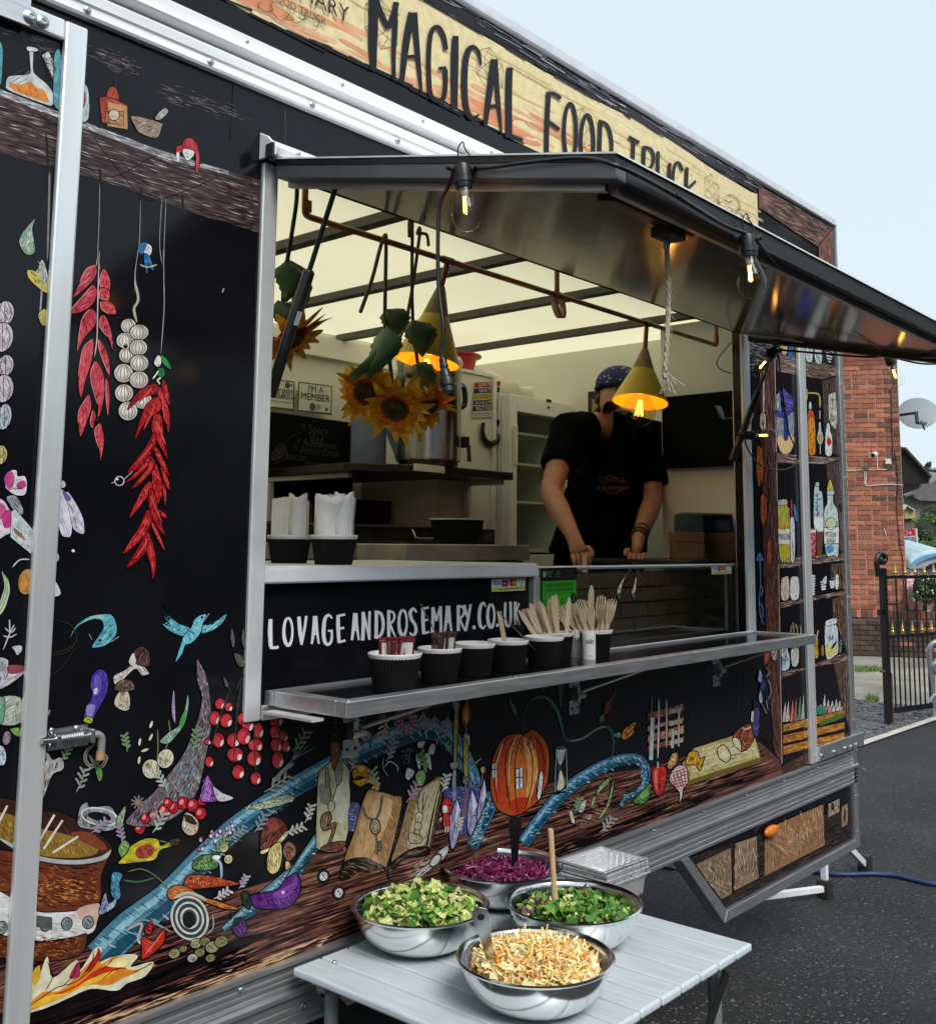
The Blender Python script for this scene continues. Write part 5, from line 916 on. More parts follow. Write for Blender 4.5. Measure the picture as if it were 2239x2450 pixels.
op.fo('1405 580 1430 572 1462 610 1466 650 1440 675 1400 645 1388 600', 'd0c88e', 6); op.f(ell(1430, 625, 16, 24, -20), 'd8d2a8'); op.l('1430 600 1440 630', 'a3985c', 4)
op.fo('1200 680 1225 615 1270 610 1290 650 1315 640 1300 700 1285 725 1262 690 1230 690', 'c98a1e', 6); op.f(ell(1240, 652, 12), '8a5610'); op.f(ell(1275, 680, 9), '8a5610')
op.fo('1005 720 1035 700 1085 700 1092 760 1065 860 1030 862 1010 800', 'b32a26', 6); op.f('1020 730 1035 725 1035 830 1022 800', 'd86a5c'); op.l('1042 705 1040 670', 'a9a9a4', 9); op.l('1055 710 1050 860', '5a0e0c', 5)
op.fo('1095 690 1120 630 1150 615 1160 640 1145 690 1110 715', 'a8703c', 5); op.h('1095 690 1150 620 1145 690', -50, 14, 24, 'e0c090', 4)
cl = '1108 760 1140 705 1190 690 1222 740 1215 800 1190 830 1185 880 1165 915 1165 850 1120 800'
op.fo(cl, 'c8b4b4', 6)
for k in range(6): op.l([(1110 + k * 20, 760 - k * 14), (1150 + k * 14, 830 - k * 4)], '8a3a4a', 6); op.l([(1120 + k * 4, 740 + k * 16), (1200 + k * 4, 710 + k * 18)], '8a3a4a', 5)
op.fo('890 905 940 850 985 800 1000 850 980 900 940 922', '3f6a34', 6); op.f('930 870 975 830 985 860 950 890', '6a9a54'); op.l('990 800 1000 815', '8a9a4c', 6)
for q in ('680 875 690 820 740 770 768 755 740 810 700 850', '682 1005 740 920 775 780 785 790 765 900 720 990'): op.fo(q, '5d7c44', 5); op.h(q, -60, 14, 24, 'a9c48a', 4)
op.fo('572 960 590 910 620 895 618 930 595 970', 'b3baae', 5); op.fo('648 930 660 880 676 875 664 925', '8aa878', 4); op.fo('520 960 540 965 555 1030 530 1025', 'c6c8bc', 6); op.fo('620 1000 640 975 655 990 640 1015', 'a9aa9c', 5); op.l('550 880 590 870 650 800', '17120f', 9); op.h('480 900 720 840 760 1000 560 1060', ga, 60, 60, '9a7466', 6, 6)
op.l('1545 60 1545 440', '2a2a2c', 2.5, False, False)
op.fo('1605 345 1628 335 1640 380 1632 500 1615 522 1595 470', '4a3f78', 5); op.fo('1590 380 1605 375 1602 430 1588 435', 'c6c8cc', 3); op.fo('1605 312 1622 305 1628 345 1606 350', '2a2838', 4)
op.build('pumpkin_and_board_print', truck)

# tall dresser painted on the right-hand end
dr = PR('J')
post = [(230, 420), (350, 340), (385, 1950), (390, 2016), (275, 2016), (262, 1900), (240, 1400)]
def woodfill(p, z, poly, ang, c, n, L=60, dark='1c1214', lite='8a6a60'):
    p.z = z; p.f(poly, c, False); p.h(poly, ang, n, L, dark, 4, 4, False); p.h(poly, ang, n // 2, L, lite, 3, 4, False)
dr.f([(125, 160), (835, 205), (850, 330), (835, 470), (350, 420), (300, 380), (130, 390)], '2b2a2e', False); dr.h([(125, 165), (480, 185), (480, 300), (300, 390), (130, 390)], 15, 80, 60, '8c8c90', 4, 14, False)
dr.f([(360, 420), (850, 470), (905, 2016), (390, 2016)], '17121a', False)
woodfill(dr, 'J', [(240, 420), (352, 345), (385, 2016), (275, 2016), (262, 1400)], 88, '4a3030', 190, 110)
dr.l('352 345 362 900 372 1500 385 2016', 'b0a09a', 5, True, False); dr.l('228 430 235 700 250 1200 265 2016', '17121a', 9, True, False); dr.l('270 430 268 760', 'b9a8a0', 8)
for sh, u1 in (([(372, 290), (560, 330), (835, 400), (835, 450), (705, 490), (372, 430)], 0), ([(362, 1030), (560, 1055), (845, 1065), (845, 1082), (800, 1095), (730, 1120), (365, 1110)], 0), ([(378, 1830), (600, 1800), (880, 1775), (880, 1830), (378, 1900)], 1)):
    dr.f(sh, '6a5450', False); dr.h(sh, 8 if not u1 else -6, 60, 80, '1c1416', 5, 4, False); dr.h(sh, 8 if not u1 else -6, 40, 70, 'b7aca4', 4, 4, False); dr.o(sh, INK, 4, False)
for rp in ([(705, 500), (828, 465), (845, 1050), (725, 1030)], [(735, 1120), (850, 1090), (880, 1770), (770, 1740)]): woodfill(dr, 'J', rp, 88, '4a3c3c', 60, 90)
# lanterns strung on the post
for q, c in (('245 750 265 735 285 760 285 850 262 870 240 830', 'b8a88c'), ('220 1000 240 985 262 1020 268 1180 240 1290 215 1200', 'b0562a'), ('248 1360 275 1345 292 1400 290 1520 270 1580 245 1500', 'a8563c'), ('300 1680 325 1665 335 1720 330 1860 312 1930 292 1820', 'a84a32')): dr.fo(q, c, 5); n_ = nums(q); dr.l([n_[1], (n_[1][0] + 2, n_[4][1])], '3a1a10', 5); dr.h(q, 90, 12, 50, '5a2a18', 4)
for q in ('305 1020 318 1100 300 1240 310 1350', '310 1000 295 1100 318 1250 290 1560', '318 1560 322 1640'): dr.l(q, '17120f', 6)
dr.fo('212 1830 238 1770 272 1830 245 1835', '4a74b4', 4); dr.l('242 1835 245 2000', '5f86c0', 10)
# goods on the painted shelves
dr.fo('360 640 365 600 390 595 400 700 420 740 490 730 495 900 480 1010 440 1046 400 1030 372 960', '7f8a98', 5); dr.f('372 920 490 915 480 1000 440 1042 400 1025', 'd0b080'); dr.fo('398 545 430 570 470 600 495 660 480 720 430 770 370 760 360 715 430 720', '3a3a86', 5); dr.fo('420 740 445 740 450 920 420 925', '34347c', 4); dr.h('398 545 495 660 430 770 360 715', 60, 40, 40, '7a7ac0', 3)
dr.l('560 570 590 565 590 620 575 670 560 640', 'b0a05c', 8); dr.l('592 590 660 592 685 620 686 700', 'b8ae60', 10); dr.l('686 720 686 780', 'd9d9d0', 5)
dr.fo('606 700 606 660 622 658 625 700 650 780 656 1020 640 1046 604 1040 592 800', 'b35028', 5); dr.f('604 800 645 800 650 1020 610 1030', 'c9862c'); dr.h('604 760 645 780 650 1020 610 1030', 90, 20, 50, '8a1c10', 5); dr.fo('606 660 622 656 626 705 604 705', '9fc0cc', 4)
dr.fo('560 900 580 900 585 960 598 1030 565 1030', 'c9ccc8', 5); dr.fo('676 810 694 808 698 860 712 910 705 960 685 975 662 930 676 860', 'b3b0c0', 5); dr.f('666 905 708 905 688 972', 'a8954c'); dr.l('688 975 690 1042', 'b9b9b9', 6)
dr.fo('738 820 758 818 765 880 778 910 775 1045 728 1045 726 910', 'cfd4d6', 5); dr.f('738 935 752 920 768 935 770 960 753 985 738 960', 'b3262a'); dr.o(ell(747, 785, 13, 22), '1c1a1c', 5)
dr.fo('748 600 805 580 818 800 805 860 770 830 750 780', 'b3aca2', 4, sm=False)
for q, t_, s_ in ((640, 'By', .016), (700, '&', .014), (755, 'Bone', .013), (785, 'Sols', .013)):
    mt = MB(); text_on(mt, t_, s_ * 1.5, onY('J', 782, q, -.0062), (1, 0, 0), (0, 0, 1), '17141a'); dr.mb.add(mt.v, mt.f); dr.mb.c[-len(mt.f):] = mt.c
for q in ('395 215 440 225 440 300 400 290', '560 225 580 228 580 340 545 330', '585 200 635 205 630 350 580 340', '650 205 700 215 700 365 650 350'): dr.fo(q, 'b9c6c8', 5); dr.h(q, 85, 16, 50, '26282a', 4)
dr.f('400 225 430 228 428 290 405 285', 'c98a4a'); dr.f('455 240 480 240 475 340 455 330', '3a5a9a'); dr.l('545 240 560 330', '9a2a2a', 6)
dr.fo('730 215 785 220 790 290 765 365 735 330', 'c9ccce', 5)
for k in range(6): dr.l([(732, 232 + k * 22), (788, 262 + k * 18)], '17171a', 10)
dr.fo('380 1400 440 1390 450 1440 462 1470 470 1830 440 1845 385 1810 372 1470', 'a8a04c', 6); dr.f('378 1600 465 1600 465 1710 380 1710', 'd3d6d4', False); dr.fo('378 1385 440 1380 440 1420 378 1425', 'a9ac9c', 5); dr.f(ell(412, 1570, 34, 34), 'c8983a'); dr.f('390 1740 450 1730 455 1810 400 1800', 'b8a834'); dr.h('378 1450 465 1450 465 1600 378 1600', 90, 20, 50, '5a5a1c', 4)
dr.fo('470 1500 482 1500 500 1560 500 1820 468 1828 464 1580', 'c3c8d0', 5); dr.fo('468 1390 482 1388 484 1500 470 1500', 'b02a30', 4); dr.l('480 1690 490 1800', '8a2a5a', 6); dr.f('490 1420 510 1440 520 1540 500 1520', '3f6a9a')
dr.fo('652 1265 680 1262 682 1310 708 1350 712 1620 645 1612 640 1350', 'a9c0c8', 6); dr.fo('655 1255 680 1252 680 1280 655 1282', '8fb0b8', 4); dr.f('646 1510 712 1520 712 1612 646 1605', 'd3d6d8', False); dr.h('650 1480 708 1480 708 1510 650 1510', 80, 20, 30, '6a4a2c', 5); [dr.l([(668, 1360 + k * 26), (650 + (k % 2) * 38, 1345 + k * 26)], '2c4a34', 6) for k in range(6)]; dr.l('668 1330 668 1490', '243a2a', 5); dr.f('660 1620 712 1620 700 1800 664 1790', '5c4434', False)
dr.fo('600 1610 655 1600 660 1640 655 1800 630 1804 602 1780', 'a83a50', 5); dr.f('600 1612 656 1602 656 1625 600 1632', 'c6c8ca', False); dr.h('602 1650 655 1640 650 1790 608 1770', 60, 26, 26, 'dfb0b4', 5, 40); dr.o(ell(628, 1690, 18, 22), '4a0c18', 6)
dr.fo('742 1340 782 1340 788 1410 822 1480 825 1790 790 1796 730 1780 716 1480 740 1410', 'b5c6c4', 6); dr.f('718 1590 826 1585 826 1710 720 1710', 'd6dad6', False); dr.l('718 1590 826 1582', INK, 5); dr.l('720 1712 826 1708', INK, 5); dr.fo('762 1230 780 1270 790 1330 745 1335 742 1280', 'c0b050', 5); dr.fo('742 1315 790 1315 788 1345 744 1345', 'b3c0c0', 4); dr.o(ell(770, 1560, 42, 44), '2c3230', 5); dr.f(ell(765, 1560, 26, 26), 'c6c47a'); dr.f('735 1730 770 1720 790 1760 745 1780', '4f86c0')
for t_, b_, s_ in (('MOON', 1640, .030), ('SHINE', 1685, .028)):
    mt = MB(); text_on(mt, t_, s_, onY('J', 770, b_, -.0064), (1, 0, 0), (0, 0, 1), '141418', sx=1.15); dr.mb.add(mt.v, mt.f); dr.mb.c[-len(mt.f):] = mt.c
mt = MB(); text_on(mt, 'IMAGINE', .030, onY('J', 425, 1656, -.0064), (1, 0, 0), (0, 0, 1), '141418', sx=1.0); dr.mb.add(mt.v, mt.f); dr.mb.c[-len(mt.f):] = mt.c
dr.fo(ell(848, 1440, 14, 30), '0c0a0c', 3); dr.l('850 1440 885 1440', '17171a', 8)
# lower half
dr.z = 'K'; dr.f([(380, -5), (905, -5), (932, 1290), (600, 1480), (405, 1500)], '17121a', False)
woodfill(dr, 'K', [(265, -5), (380, -5), (410, 1490), (350, 1400), (310, 900), (285, 400)], 86, '54332c', 150, 90); dr.l('380 0 392 700 405 1480', 'b0a49c', 5, True, False)
dr.f('285 560 310 560 308 700 275 740', 'a8482c')
for rp in ([(770, -5), (885, -5), (890, 190), (765, 170)], [(780, 260), (885, 225), (905, 690), (785, 400)], [(790, 740), (912, 715), (930, 1280), (860, 1080)]): woodfill(dr, 'K', rp, 88, '5a4238', 70, 80, '1c1210', '9a7a66')
for sh in ([(385, -5), (540, -5), (540, 15), (385, 35)], [(385, 285), (605, 245), (885, 190), (890, 225), (605, 280), (388, 330)], [(395, 790), (560, 770), (860, 660), (908, 695), (905, 720), (620, 770), (400, 850)]): dr.f(sh, '6a5048', False); dr.h(sh, -10, 50, 70, '1c1210', 5, 4, False); dr.h(sh, -10, 34, 60, 'b5a294', 4, 4, False); dr.o(sh, INK, 4, False)
woodfill(dr, 'K', [(410, 1500), (590, 1400), (930, 1270), (935, 1300), (600, 1475), (420, 1560)], -22, '4a3028', 50, 70)
dr.fo('398 120 420 95 455 100 458 250 400 260', 'c9bfae', 5); dr.fo('468 110 500 90 530 110 530 250 470 255', 'd3d6d6', 5); dr.h('398 120 455 100 458 250 400 260', 85, 12, 60, '6a625a', 3)
for k in range(8): dr.fo(ell(627, 90 + k * 19, 29 - k * .6, 12, -6), 'c8d2d6', 4)
for k in range(4): dr.fo(ell(714, 130 + k * 18, 26 - k * 2, 11, -10), 'cfd6d8', 4)
dr.fo('705 115 735 85 738 140 715 150', 'c0c8cc', 4); dr.fo('758 110 795 108 795 170 765 178', 'c6ccd0', 5); dr.fo('802 85 826 82 824 180 800 178', 'cdd2d6', 5); dr.f(ell(776, 115, 17, 9), '17171a')
dr.fo('405 585 445 575 450 640 462 680 460 770 405 790 398 680', 'b9c4c8', 6); dr.h('415 680 450 670 450 740 415 750', 60, 14, 40, '1c1c20', 6); dr.fo('470 640 530 630 525 745 480 755', 'b3b8ae', 6)
for q in ('480 640 470 520 478 450', '495 640 492 480 485 430', '510 640 520 500 505 440', '525 640 545 520 540 450', '500 640 500 520'): dr.l(q, 'b9a98c', 8); dr.l(q, '2a2018', 3)
dr.fo('640 560 675 555 672 610 680 660 670 700 645 695 636 650 645 610', 'b08a2c', 5); dr.l('660 560 674 490', 'b9b0a0', 8); dr.fo('697 610 712 600 718 660 708 685 695 670', '8a7030', 4)
dr.fo('735 430 808 405 806 450 820 480 825 640 800 680 735 700 720 490', 'bccad0', 6); dr.f('735 620 815 600 810 660 740 690', 'c8bc7a'); dr.fo('733 420 808 400 808 440 735 460', 'c6d0d4', 5); dr.fo('770 630 790 590 812 570 795 610', '17171c', 3)
for t_, a_, b_ in (('flour', 772, 545), ('kitch', 425, 640)): mt = MB(); text_on(mt, t_, .032 if a_ > 700 else .02, onY('K', a_, b_, -.0066), (.96, 0, .1), (-.2, 0, .98), '17171c', sx=.9); dr.mb.add(mt.v, mt.f); dr.mb.c[-len(mt.f):] = mt.c
for q in ('835 560 850 560 850 610 830 620', '830 610 850 600 846 650 828 660'): dr.fo(q, '5a6a86', 4)
for k, (x, c) in enumerate(((425, 'b9b0a8'), (448, 'c8a89c'), (480, 'a8705c'), (505, '9a5a50'), (535, '4f8a7a'), (560, 'a0a894'))): dr.fo([(x - 16, 1170), (x - 12, 1110), (x + 6, 1020 - k * 12), (x + 12, 1110), (x + 14, 1160)], c, 4)
for x, c, h_ in ((650, 'a8b0a0', 1000), (690, '3f7c6c', 1040), (718, 'b3b8b0', 960), (745, '8a6a5a', 1000), (775, 'a09a92', 1010), (805, 'b9b6b2', 1000), (830, 'a8a4a0', 1010)): dr.fo(ell(x, 1085, 30, 38), c, 5); dr.fo([(x - 8, 1055), (x + 4, h_), (x + 12, 1050)], 'b9bab2', 3)
dr.f(ell(695, 1085, 30, 34), '2f7c6a')
for y0, y1, y2, y3 in ((1190, 1245, 1120, 1060), (1270, 1330, 1205, 1150), (1350, 1415, 1285, 1225)):
    a_ = [(412, y0), (868, y3 + 20), (872, y3 + 75), (414, y1 + 5)]; dr.fo(a_, 'a86a2c', 6, sm=False); dr.h(a_, -16, 26, 90, 'c9903c', 9, 4, False); dr.h(a_, -16, 20, 70, '5a2c10', 4, 4, False)
dr.f([(690, 1165), (862, 1100), (864, 1140), (680, 1205)], '4a6a34', False)
for q in ('240 -5 246 150 236 280 250 400 275 450', '245 150 262 190 250 240', '240 280 262 330 262 400'): dr.l(q, '4a6aa8', 8)
dr.fo('225 860 240 780 258 830 255 880', '8fa6c8', 4); dr.fo('240 930 262 850 285 900 260 950', '3a3a7a', 4); dr.fo('232 980 248 935 262 1020 240 1030', 'a9b6d8', 4); dr.h('280 740 330 740 320 1100 280 1100', 80, 40, 60, '3a3430', 5, 30)
for q in ('285 760 310 800 285 840', '300 850 325 940 300 1010', '290 1010 300 1080', '260 1040 290 1110'): dr.l(q, '8a8484', 6)
for q in ('320 590 340 570 370 600 375 690 345 720 325 660',): dr.fo(q, '7a6a64', 5); dr.h(q, 90, 20, 60, 'c9bcb0', 5, 12)
dr.l('385 690 405 690 402 800', '3f6ab0', 9)
dr.build('dresser_print', truck)
# drawers on the lower locker
lk = Print('Y', plane=lambda zz, a, b, k: onY(zz, a, b, .0032 - k))
lkp = [(455, 310), (700, 680), (1655, 190), (1650, 0), (1640, -60)]
lk.f(lkp, '2c2422', False); lk.h(lkp, -24, 420, 90, '0f0c0c', 6, 5, False); lk.h(lkp, -24, 220, 80, '5a4a44', 4, 5, False)
for dw, c in (([(500, 365), (765, 240), (772, 580), (690, 625)], '7d6a58'), ([(790, 210), (955, 155), (965, 470), (785, 560)], '8a7560'), ([(1005, 110), (1440, -80), (1455, 225), (1010, 455)], '8f6a4c'), ([(1475, -80), (1560, -120), (1560, -20), (1475, 20)], 'a09a8c'), ([(1575, -60), (1625, -85), (1622, 70), (1578, 95)], '8f7a62')):
    lk.fo(dw, c, 7, sm=False); lk.h(dw, 88, 90, 60, '54402f', 4, 4, False); lk.h(dw, 88, 60, 60, 'b39a7c', 4, 4, False)
for q in ('825 350 838 420 880 440 925 380 920 300', '1195 160 1205 215 1235 222 1260 190 1262 140', '580 475 610 490 635 470 632 425'): lk.l(q, '17120f', 16); lk.l(q, 'b0a598', 6)
lk.h([(1060, 60), (1300, -40), (1440, -80), (1440, 100), (1200, 260)], 88, 60, 90, 'c09468', 7, 5, False)
lk.fo('1510 -90 1522 -60 1512 -30 1500 -60', '2a2622', 3); lk.fo('1596 -30 1604 -30 1602 40 1594 44', '0f0c0a', 3)
lk.build('drawer_print', skirt)
# website lettering on the counter front
wl = Print('L', plane=lambda zz, a, b, k: onY(zz, a, b, .0295 - k))
def ws_(pts, w, ws=None): wl.l(pts, 'e4e6ea', w, True, False, ws)
ws_('124 478 122 560 126 652', 26, [24, 28, 24]); ws_('120 656 150 658 175 652', 18)
O_ = lambda cx, cy, rx, ry: ws_([(cx + rx * sin(t), cy - ry * cos(t)) for t in [k * 2 * pi / 14 for k in range(15)]], 18, [16, 16, 15, 14, 14, 16, 20, 22, 22, 22, 20, 18, 17, 16, 14])
O_(235, 556, 27, 86); ws_('303 462 310 560 320 640', 24, [22, 24, 14]); ws_('350 458 338 540 320 640', 18, [16, 16, 12])
def A_(x, t, b, s_=1.): ws_([(x, t), (x - 8 * s_, (t + b) / 2), (x - 20 * s_, b)], 22, [24, 22, 14]); ws_([(x + 2, t), (x + 12 * s_, (t + b) / 2), (x + 24 * s_, b)], 18, [26, 18, 12]); ws_([(x - 14 * s_, b - 62), (x + 16 * s_, b - 66)], 13)
A_(404, 458, 634); ws_('512 474 490 452 466 480 458 560 466 620 488 638 508 610 510 552', 18, [10, 16, 22, 24, 22, 18, 16, 14]); ws_('486 552 516 550', 13)
ws_('550 452 550 540 556 626', 24, [22, 24, 20]); ws_('548 458 594 448', 15); ws_('550 538 588 532', 14); ws_('552 624 596 612', 15)
A_(656, 440, 610); ws_('708 432 708 520 704 612', 22); ws_('710 436 728 520 746 600', 14); ws_('748 428 746 510 746 608', 16)
ws_('790 424 790 510 788 600', 22); ws_('786 430 820 446 834 510 822 570 790 598', 16, [14, 20, 20, 18, 14])
def Rr(x, t, b): ws_([(x, t), (x, (t + b) / 2), (x, b)], 20); ws_([(x - 2, t + 4), (x + 28, t + 14), (x + 36, t + 42), (x + 24, t + 72), (x + 2, t + 82)], 14); ws_([(x + 8, t + 82), (x + 24, b - 40), (x + 44, b + 2)], 14, [14, 14, 8])
Rr(868, 422, 590); O_(957, 500, 25, 80); ws_('1044 436 1024 412 1004 436 1012 478 1036 518 1038 560 1018 580 1000 562', 16, [10, 18, 22, 20, 20, 20, 18, 10])
ws_('1084 408 1084 490 1088 570', 22); ws_('1082 412 1120 404', 14); ws_('1084 488 1116 480', 13); ws_('1086 568 1124 558', 14)
ws_('1146 402 1146 480 1142 566', 20); ws_('1150 404 1168 490', 13); ws_('1168 490 1192 396', 13); ws_('1194 396 1196 480 1196 560', 18)
A_(1240, 394, 560); Rr(1306, 390, 552); ws_('1344 388 1352 430 1364 462', 18); ws_('1384 384 1370 460 1352 552', 18, [14, 18, 16])
wl.f(ell(1405, 530, 11, 13), 'e4e6ea'); ws_('1478 400 1466 376 1448 392 1438 450 1442 510 1460 534 1480 516', 16, [8, 14, 20, 22, 20, 16, 8]); O_(1512, 456, 21, 72); wl.f(ell(1552, 516, 9, 11), 'e4e6ea')
ws_('1602 372 1600 450 1606 505 1620 522 1634 500 1636 440 1634 368', 16); ws_('1664 368 1664 440 1666 514', 18); ws_('1688 376 1668 440', 12); ws_('1668 438 1692 516', 12)
wl.build('website_lettering', truck, 'paper_print')
# ------------------------------------------------------------------ kitchen inside
EX, EZ = V((1, 0, 0)), V((0, 0, 1))
def flat(name, m, parent, pts, d=(0, .002, 0), label=None, bevel=0): return MB().slab(pts, d).build(name, m, parent, bevel=bevel, label=label)
def poster(name, label, cat, z, quad, y, base, group=None, th=.003):
    P = [onY(z, a, b, y) for a, b in quad]; t = thing(name, label, cat, P[3], group)
    MB().slab(P, (0, th, 0)).build('backing_sheet', 'label_white', t)
    pr = MB(); pr.add([p - V((0, .0006, 0)) for p in P], [(0, 1, 2, 3)], lin(base))
    ex = P[1] - P[0]; ey = P[0] - P[3]
    def at(u, v, k=.0012): return P[3] + ex * u + ey * v - V((0, k, 0))
    def rect(u0, v0, u1, v1, c, k=.0009): pr.add([at(u0, v0, k), at(u1, v0, k), at(u1, v1, k), at(u0, v1, k)], [(0, 1, 2, 3)], lin(c))
    def disc(u, v, r, c, k=.0012): pr.add([at(u, v, k) + ex.normalized() * r * cos(a * pi / 8) + ey.normalized() * r * sin(a * pi / 8) for a in range(16)], [tuple(range(16))], lin(c))
    def txt(s_, u, v, size, c, k=.0015, sx=1., al='CENTER'): text_on(pr, s_, size, at(u, v, k), ex.normalized(), ey.normalized(), c, sx, al)
    return t, pr, rect, disc, txt
# chalk board and notices on the back wall
t = thing('chalkboard', 'big black menu chalkboard with faint handwriting on the back wall', 'chalkboard', (2.9, 1.985, 1.7))
q = [onY('H', -60, 330, 1.98), onY('H', 652, 426, 1.98), onY('H', 640, 900, 1.98), onY('H', -60, 900, 1.98)]
MB().slab([p - V((0, 0, .16)) if i > 1 else p for i, p in enumerate(q)], (0, .008, 0)).build('board', 'board_black', t)
ck = Print('H', plane=lambda zz, a, b, k: onY(zz, a, b, 1.979 - k)); cm = MB()
for s_, a, b, sz in (('* Spicy', 405, 470, .06), ('Veg', 415, 530, .06), ('* Aubergine', 420, 560, .05), ('* Americana', 415, 605, .055), ('bacon', 290, 640, .05), ('Homemade', 450, 690, .045), ('* BURGER', 400, 735, .06), ('* 100% beef', 420, 775, .06), ('* Grilled onion', 440, 825, .055)):
    text_on(cm, s_, sz, onY('H', a, b, 1.978), EX, EZ, '3a3a38')
ck.fo('175 560 215 570 215 620 160 660 130 640', '2a1c14', 3, '4a4a48'); ck.l('215 560 260 510 330 480', '4a4a48', 3); ck.l('130 690 200 660 240 630', '4a4a48', 3)
ck.mb.add(cm.v, cm.f); ck.mb.c[-len(cm.f):] = cm.c; ck.build('chalk_writing', t, 'paper_print')
t, pr, rect, disc, txt = poster('notice_sign', 'white green-edged notice reading I\'M A MEMBER above the chalkboard', 'notice', 'H', [(300, 165), (512, 192), (508, 376), (294, 350)], 1.975, '2c5a34', 'framed notices above the chalkboard')
rect(.03, .04, .97, .96, 'd3d2c6'); txt("I'M A", .5, .79, .044, '22262c', .003); txt('MEMBER', .5, .52, .047, '22262c', .003); disc(.42, .19, .018, '4a5a52', .003); rect(.52, .12, .66, .28, '9aa0a0', .003); rect(.80, .1, .88, .2, '3a4a42', .003); pr.build('printed_face', 'paper_print', t)
t, pr, rect, disc, txt = poster('notice_sign', 'white green-edged allergens and intolerances notice beside the left hatch post', 'notice', 'H', [(10, 130), (276, 165), (272, 352), (4, 316)], 1.975, '2c5a34', 'framed notices above the chalkboard')
rect(.03, .04, .97, .96, 'd3d2c6'); txt('Allergens', .66, .62, .055, '3a3e42', .003); txt('& Intolerances', .68, .42, .034, '4a4e52', .003); txt('Ask a trained member of staff', .66, .24, .017, '6a6e70', .003); disc(.82, .84, .014, '4a5a52', .003); rect(.88, .8, .94, .9, '8a9090', .003); pr.build('printed_face', 'paper_print', t)
# corner shelf with urn and paper roll
t = thing('wall_shelf', 'dark worktop shelf on steel brackets carrying the urn', 'shelf', (3.2, 1.5, 1.9))
mb = MB(); mb.slab([(2.80, 1.40, 1.892), (3.10, 1.20, 1.892), (3.63, 1.20, 1.892), (3.63, 1.455, 1.892), (3.40, 1.455, 1.892), (3.40, 1.98, 1.892), (2.86, 1.98, 1.892)], (0, 0, .034)); mb.build('shelf_top', 'black_metal', t, bevel=.004)
l0 = onY('H', 1122, 732, 1.198); MB().box((l0.x - .09, 1.193, 1.896), (l0.x + .09, 1.1985, 1.925)).build('shelf_label', 'cream_panel', t, bevel=.001)
for x, y0, y1 in ((2.88, 1.45, 1.975), (3.60, 1.24, 1.454)): MB().box((x - .013, y0, 1.872), (x + .013, y1, 1.8915)).box((x - .013, y1 - .02, 1.70), (x + .013, y1, 1.8715)).build('bracket', 'cream_panel', t, bevel=.002)
uc = V((3.19, 1.31, 1.928))
t = thing('water_urn', 'tall stainless steel water urn with black handles on the dark shelf', 'urn', uc)
MB().lathe([(.125, .0), (.125, .022)], uc, 28).build('urn_base', 'black_plastic', t, smooth=40)
MB().lathe([(.135, .022), (.138, .03), (.138, .43), (.142, .435), (.142, .45)], uc, 32).build('urn_body', 'steel', t, smooth=40)
MB().lathe([(.141, .4505), (.135, .465), (.05, .482), (1e-5, .485)], uc, 32).build('urn_lid', 'steel_dull', t, smooth=40)
for s_ in (1, -1):
    c = uc + V((.138 * s_, -.02, .32)); hd = MB().tube(spline([c + V((0, 0, .05)), c + V((.05 * s_, -.01, .04)), c + V((.055 * s_, -.01, -.04)), c + V((0, 0, -.05))], False, 4), .012, 8).build('urn_handle', 'black_plastic', t, smooth=60)
ck2 = onY('H', 1280, 560, 1.17); c = uc + V((.075, -.125, .05)); MB().box(c + V((-.012, -.03, .03)), c + V((.012, .0, .075))).tube([c + V((0, 0, .04)), c + V((0, -.035, .035)), c + V((0, -.04, -.03))], .009, 8).build('urn_tap', 'black_plastic', t, smooth=40)
c = uc + V((.10, -.102, .12)); MB().box(c + V((-.018, -.002, -.02)), c + V((.018, .002, .022))).build('urn_label', 'label_white', t)
rc = onY('H', 790, 690, 1.42); rc = V((rc.x, 1.47, 1.928))
t = thing('paper_roll', 'blue paper towel roll standing left of the urn on the dark shelf', 'paper roll', rc)
MB().lathe([(.02, 0), (.072, .0), (.074, .01), (.074, .19), (.072, .2), (.02, .2)], rc, 24).build('roll', 'roll_blue', t, smooth=40)
fl_ = MB(); rows = []
for j in range(6): rows.append([rc + V((.02 + .012 * j + .09 * k, -.0745 - .012 * j * k + .01 * sin(j + k * 2), .19 - j * .034 - k * .02)) for k in (0, .4, .8, 1.1)])
fl_.grid(rows).build('loose_sheet', 'roll_blue', t, smooth=60, solid=.001)
# tall cupboard, colour chart, horseshoe
t = thing('tall_cupboard', 'tall cream cupboard with plain front between the urn shelf and the fridge', 'cupboard', (3.65, 1.5, .74))
MB().box((3.41, 1.46, .74), (3.795, 1.95, 2.40)).build('cupboard_body', 'cream_panel', t, bevel=.003); MB().box((3.778, 1.44, .74), (3.80, 1.4595, 2.41)).build('cupboard_edge', 'white_appliance', t, bevel=.002); MB().box((3.405, 1.45, 2.4005), (3.80, 1.96, 2.415)).build('cupboard_top', 'white_appliance', t)
t = thing('food_colour_chart', 'food chopping colour chart with six coloured lines on the cream cupboard', 'chart', onY('H', 1400, 395, 1.445))
pr = MB(); rws = (('RAW MEAT', 'a8282a', 'e6e2da'), ('RAW FISH', '1c2038', 'e6e2da'), ('COOKED MEAT', 'c8b83a', '26221c'), ('SALADS & FRUITS', '20261f', 'e6e2da'), ('VEGETABLES', '2a1f1a', 'e6e2da'), ('DAIRY PRODUCTS', 'd9d6cc', '26221c'))
P = [onY('H', a, b, 1.452) for a, b in ((1410, 170), (1572, 160), (1546, 386), (1392, 394))]; MB().slab(P, (0, .003, 0)).build('backing_sheet', 'label_white', t)
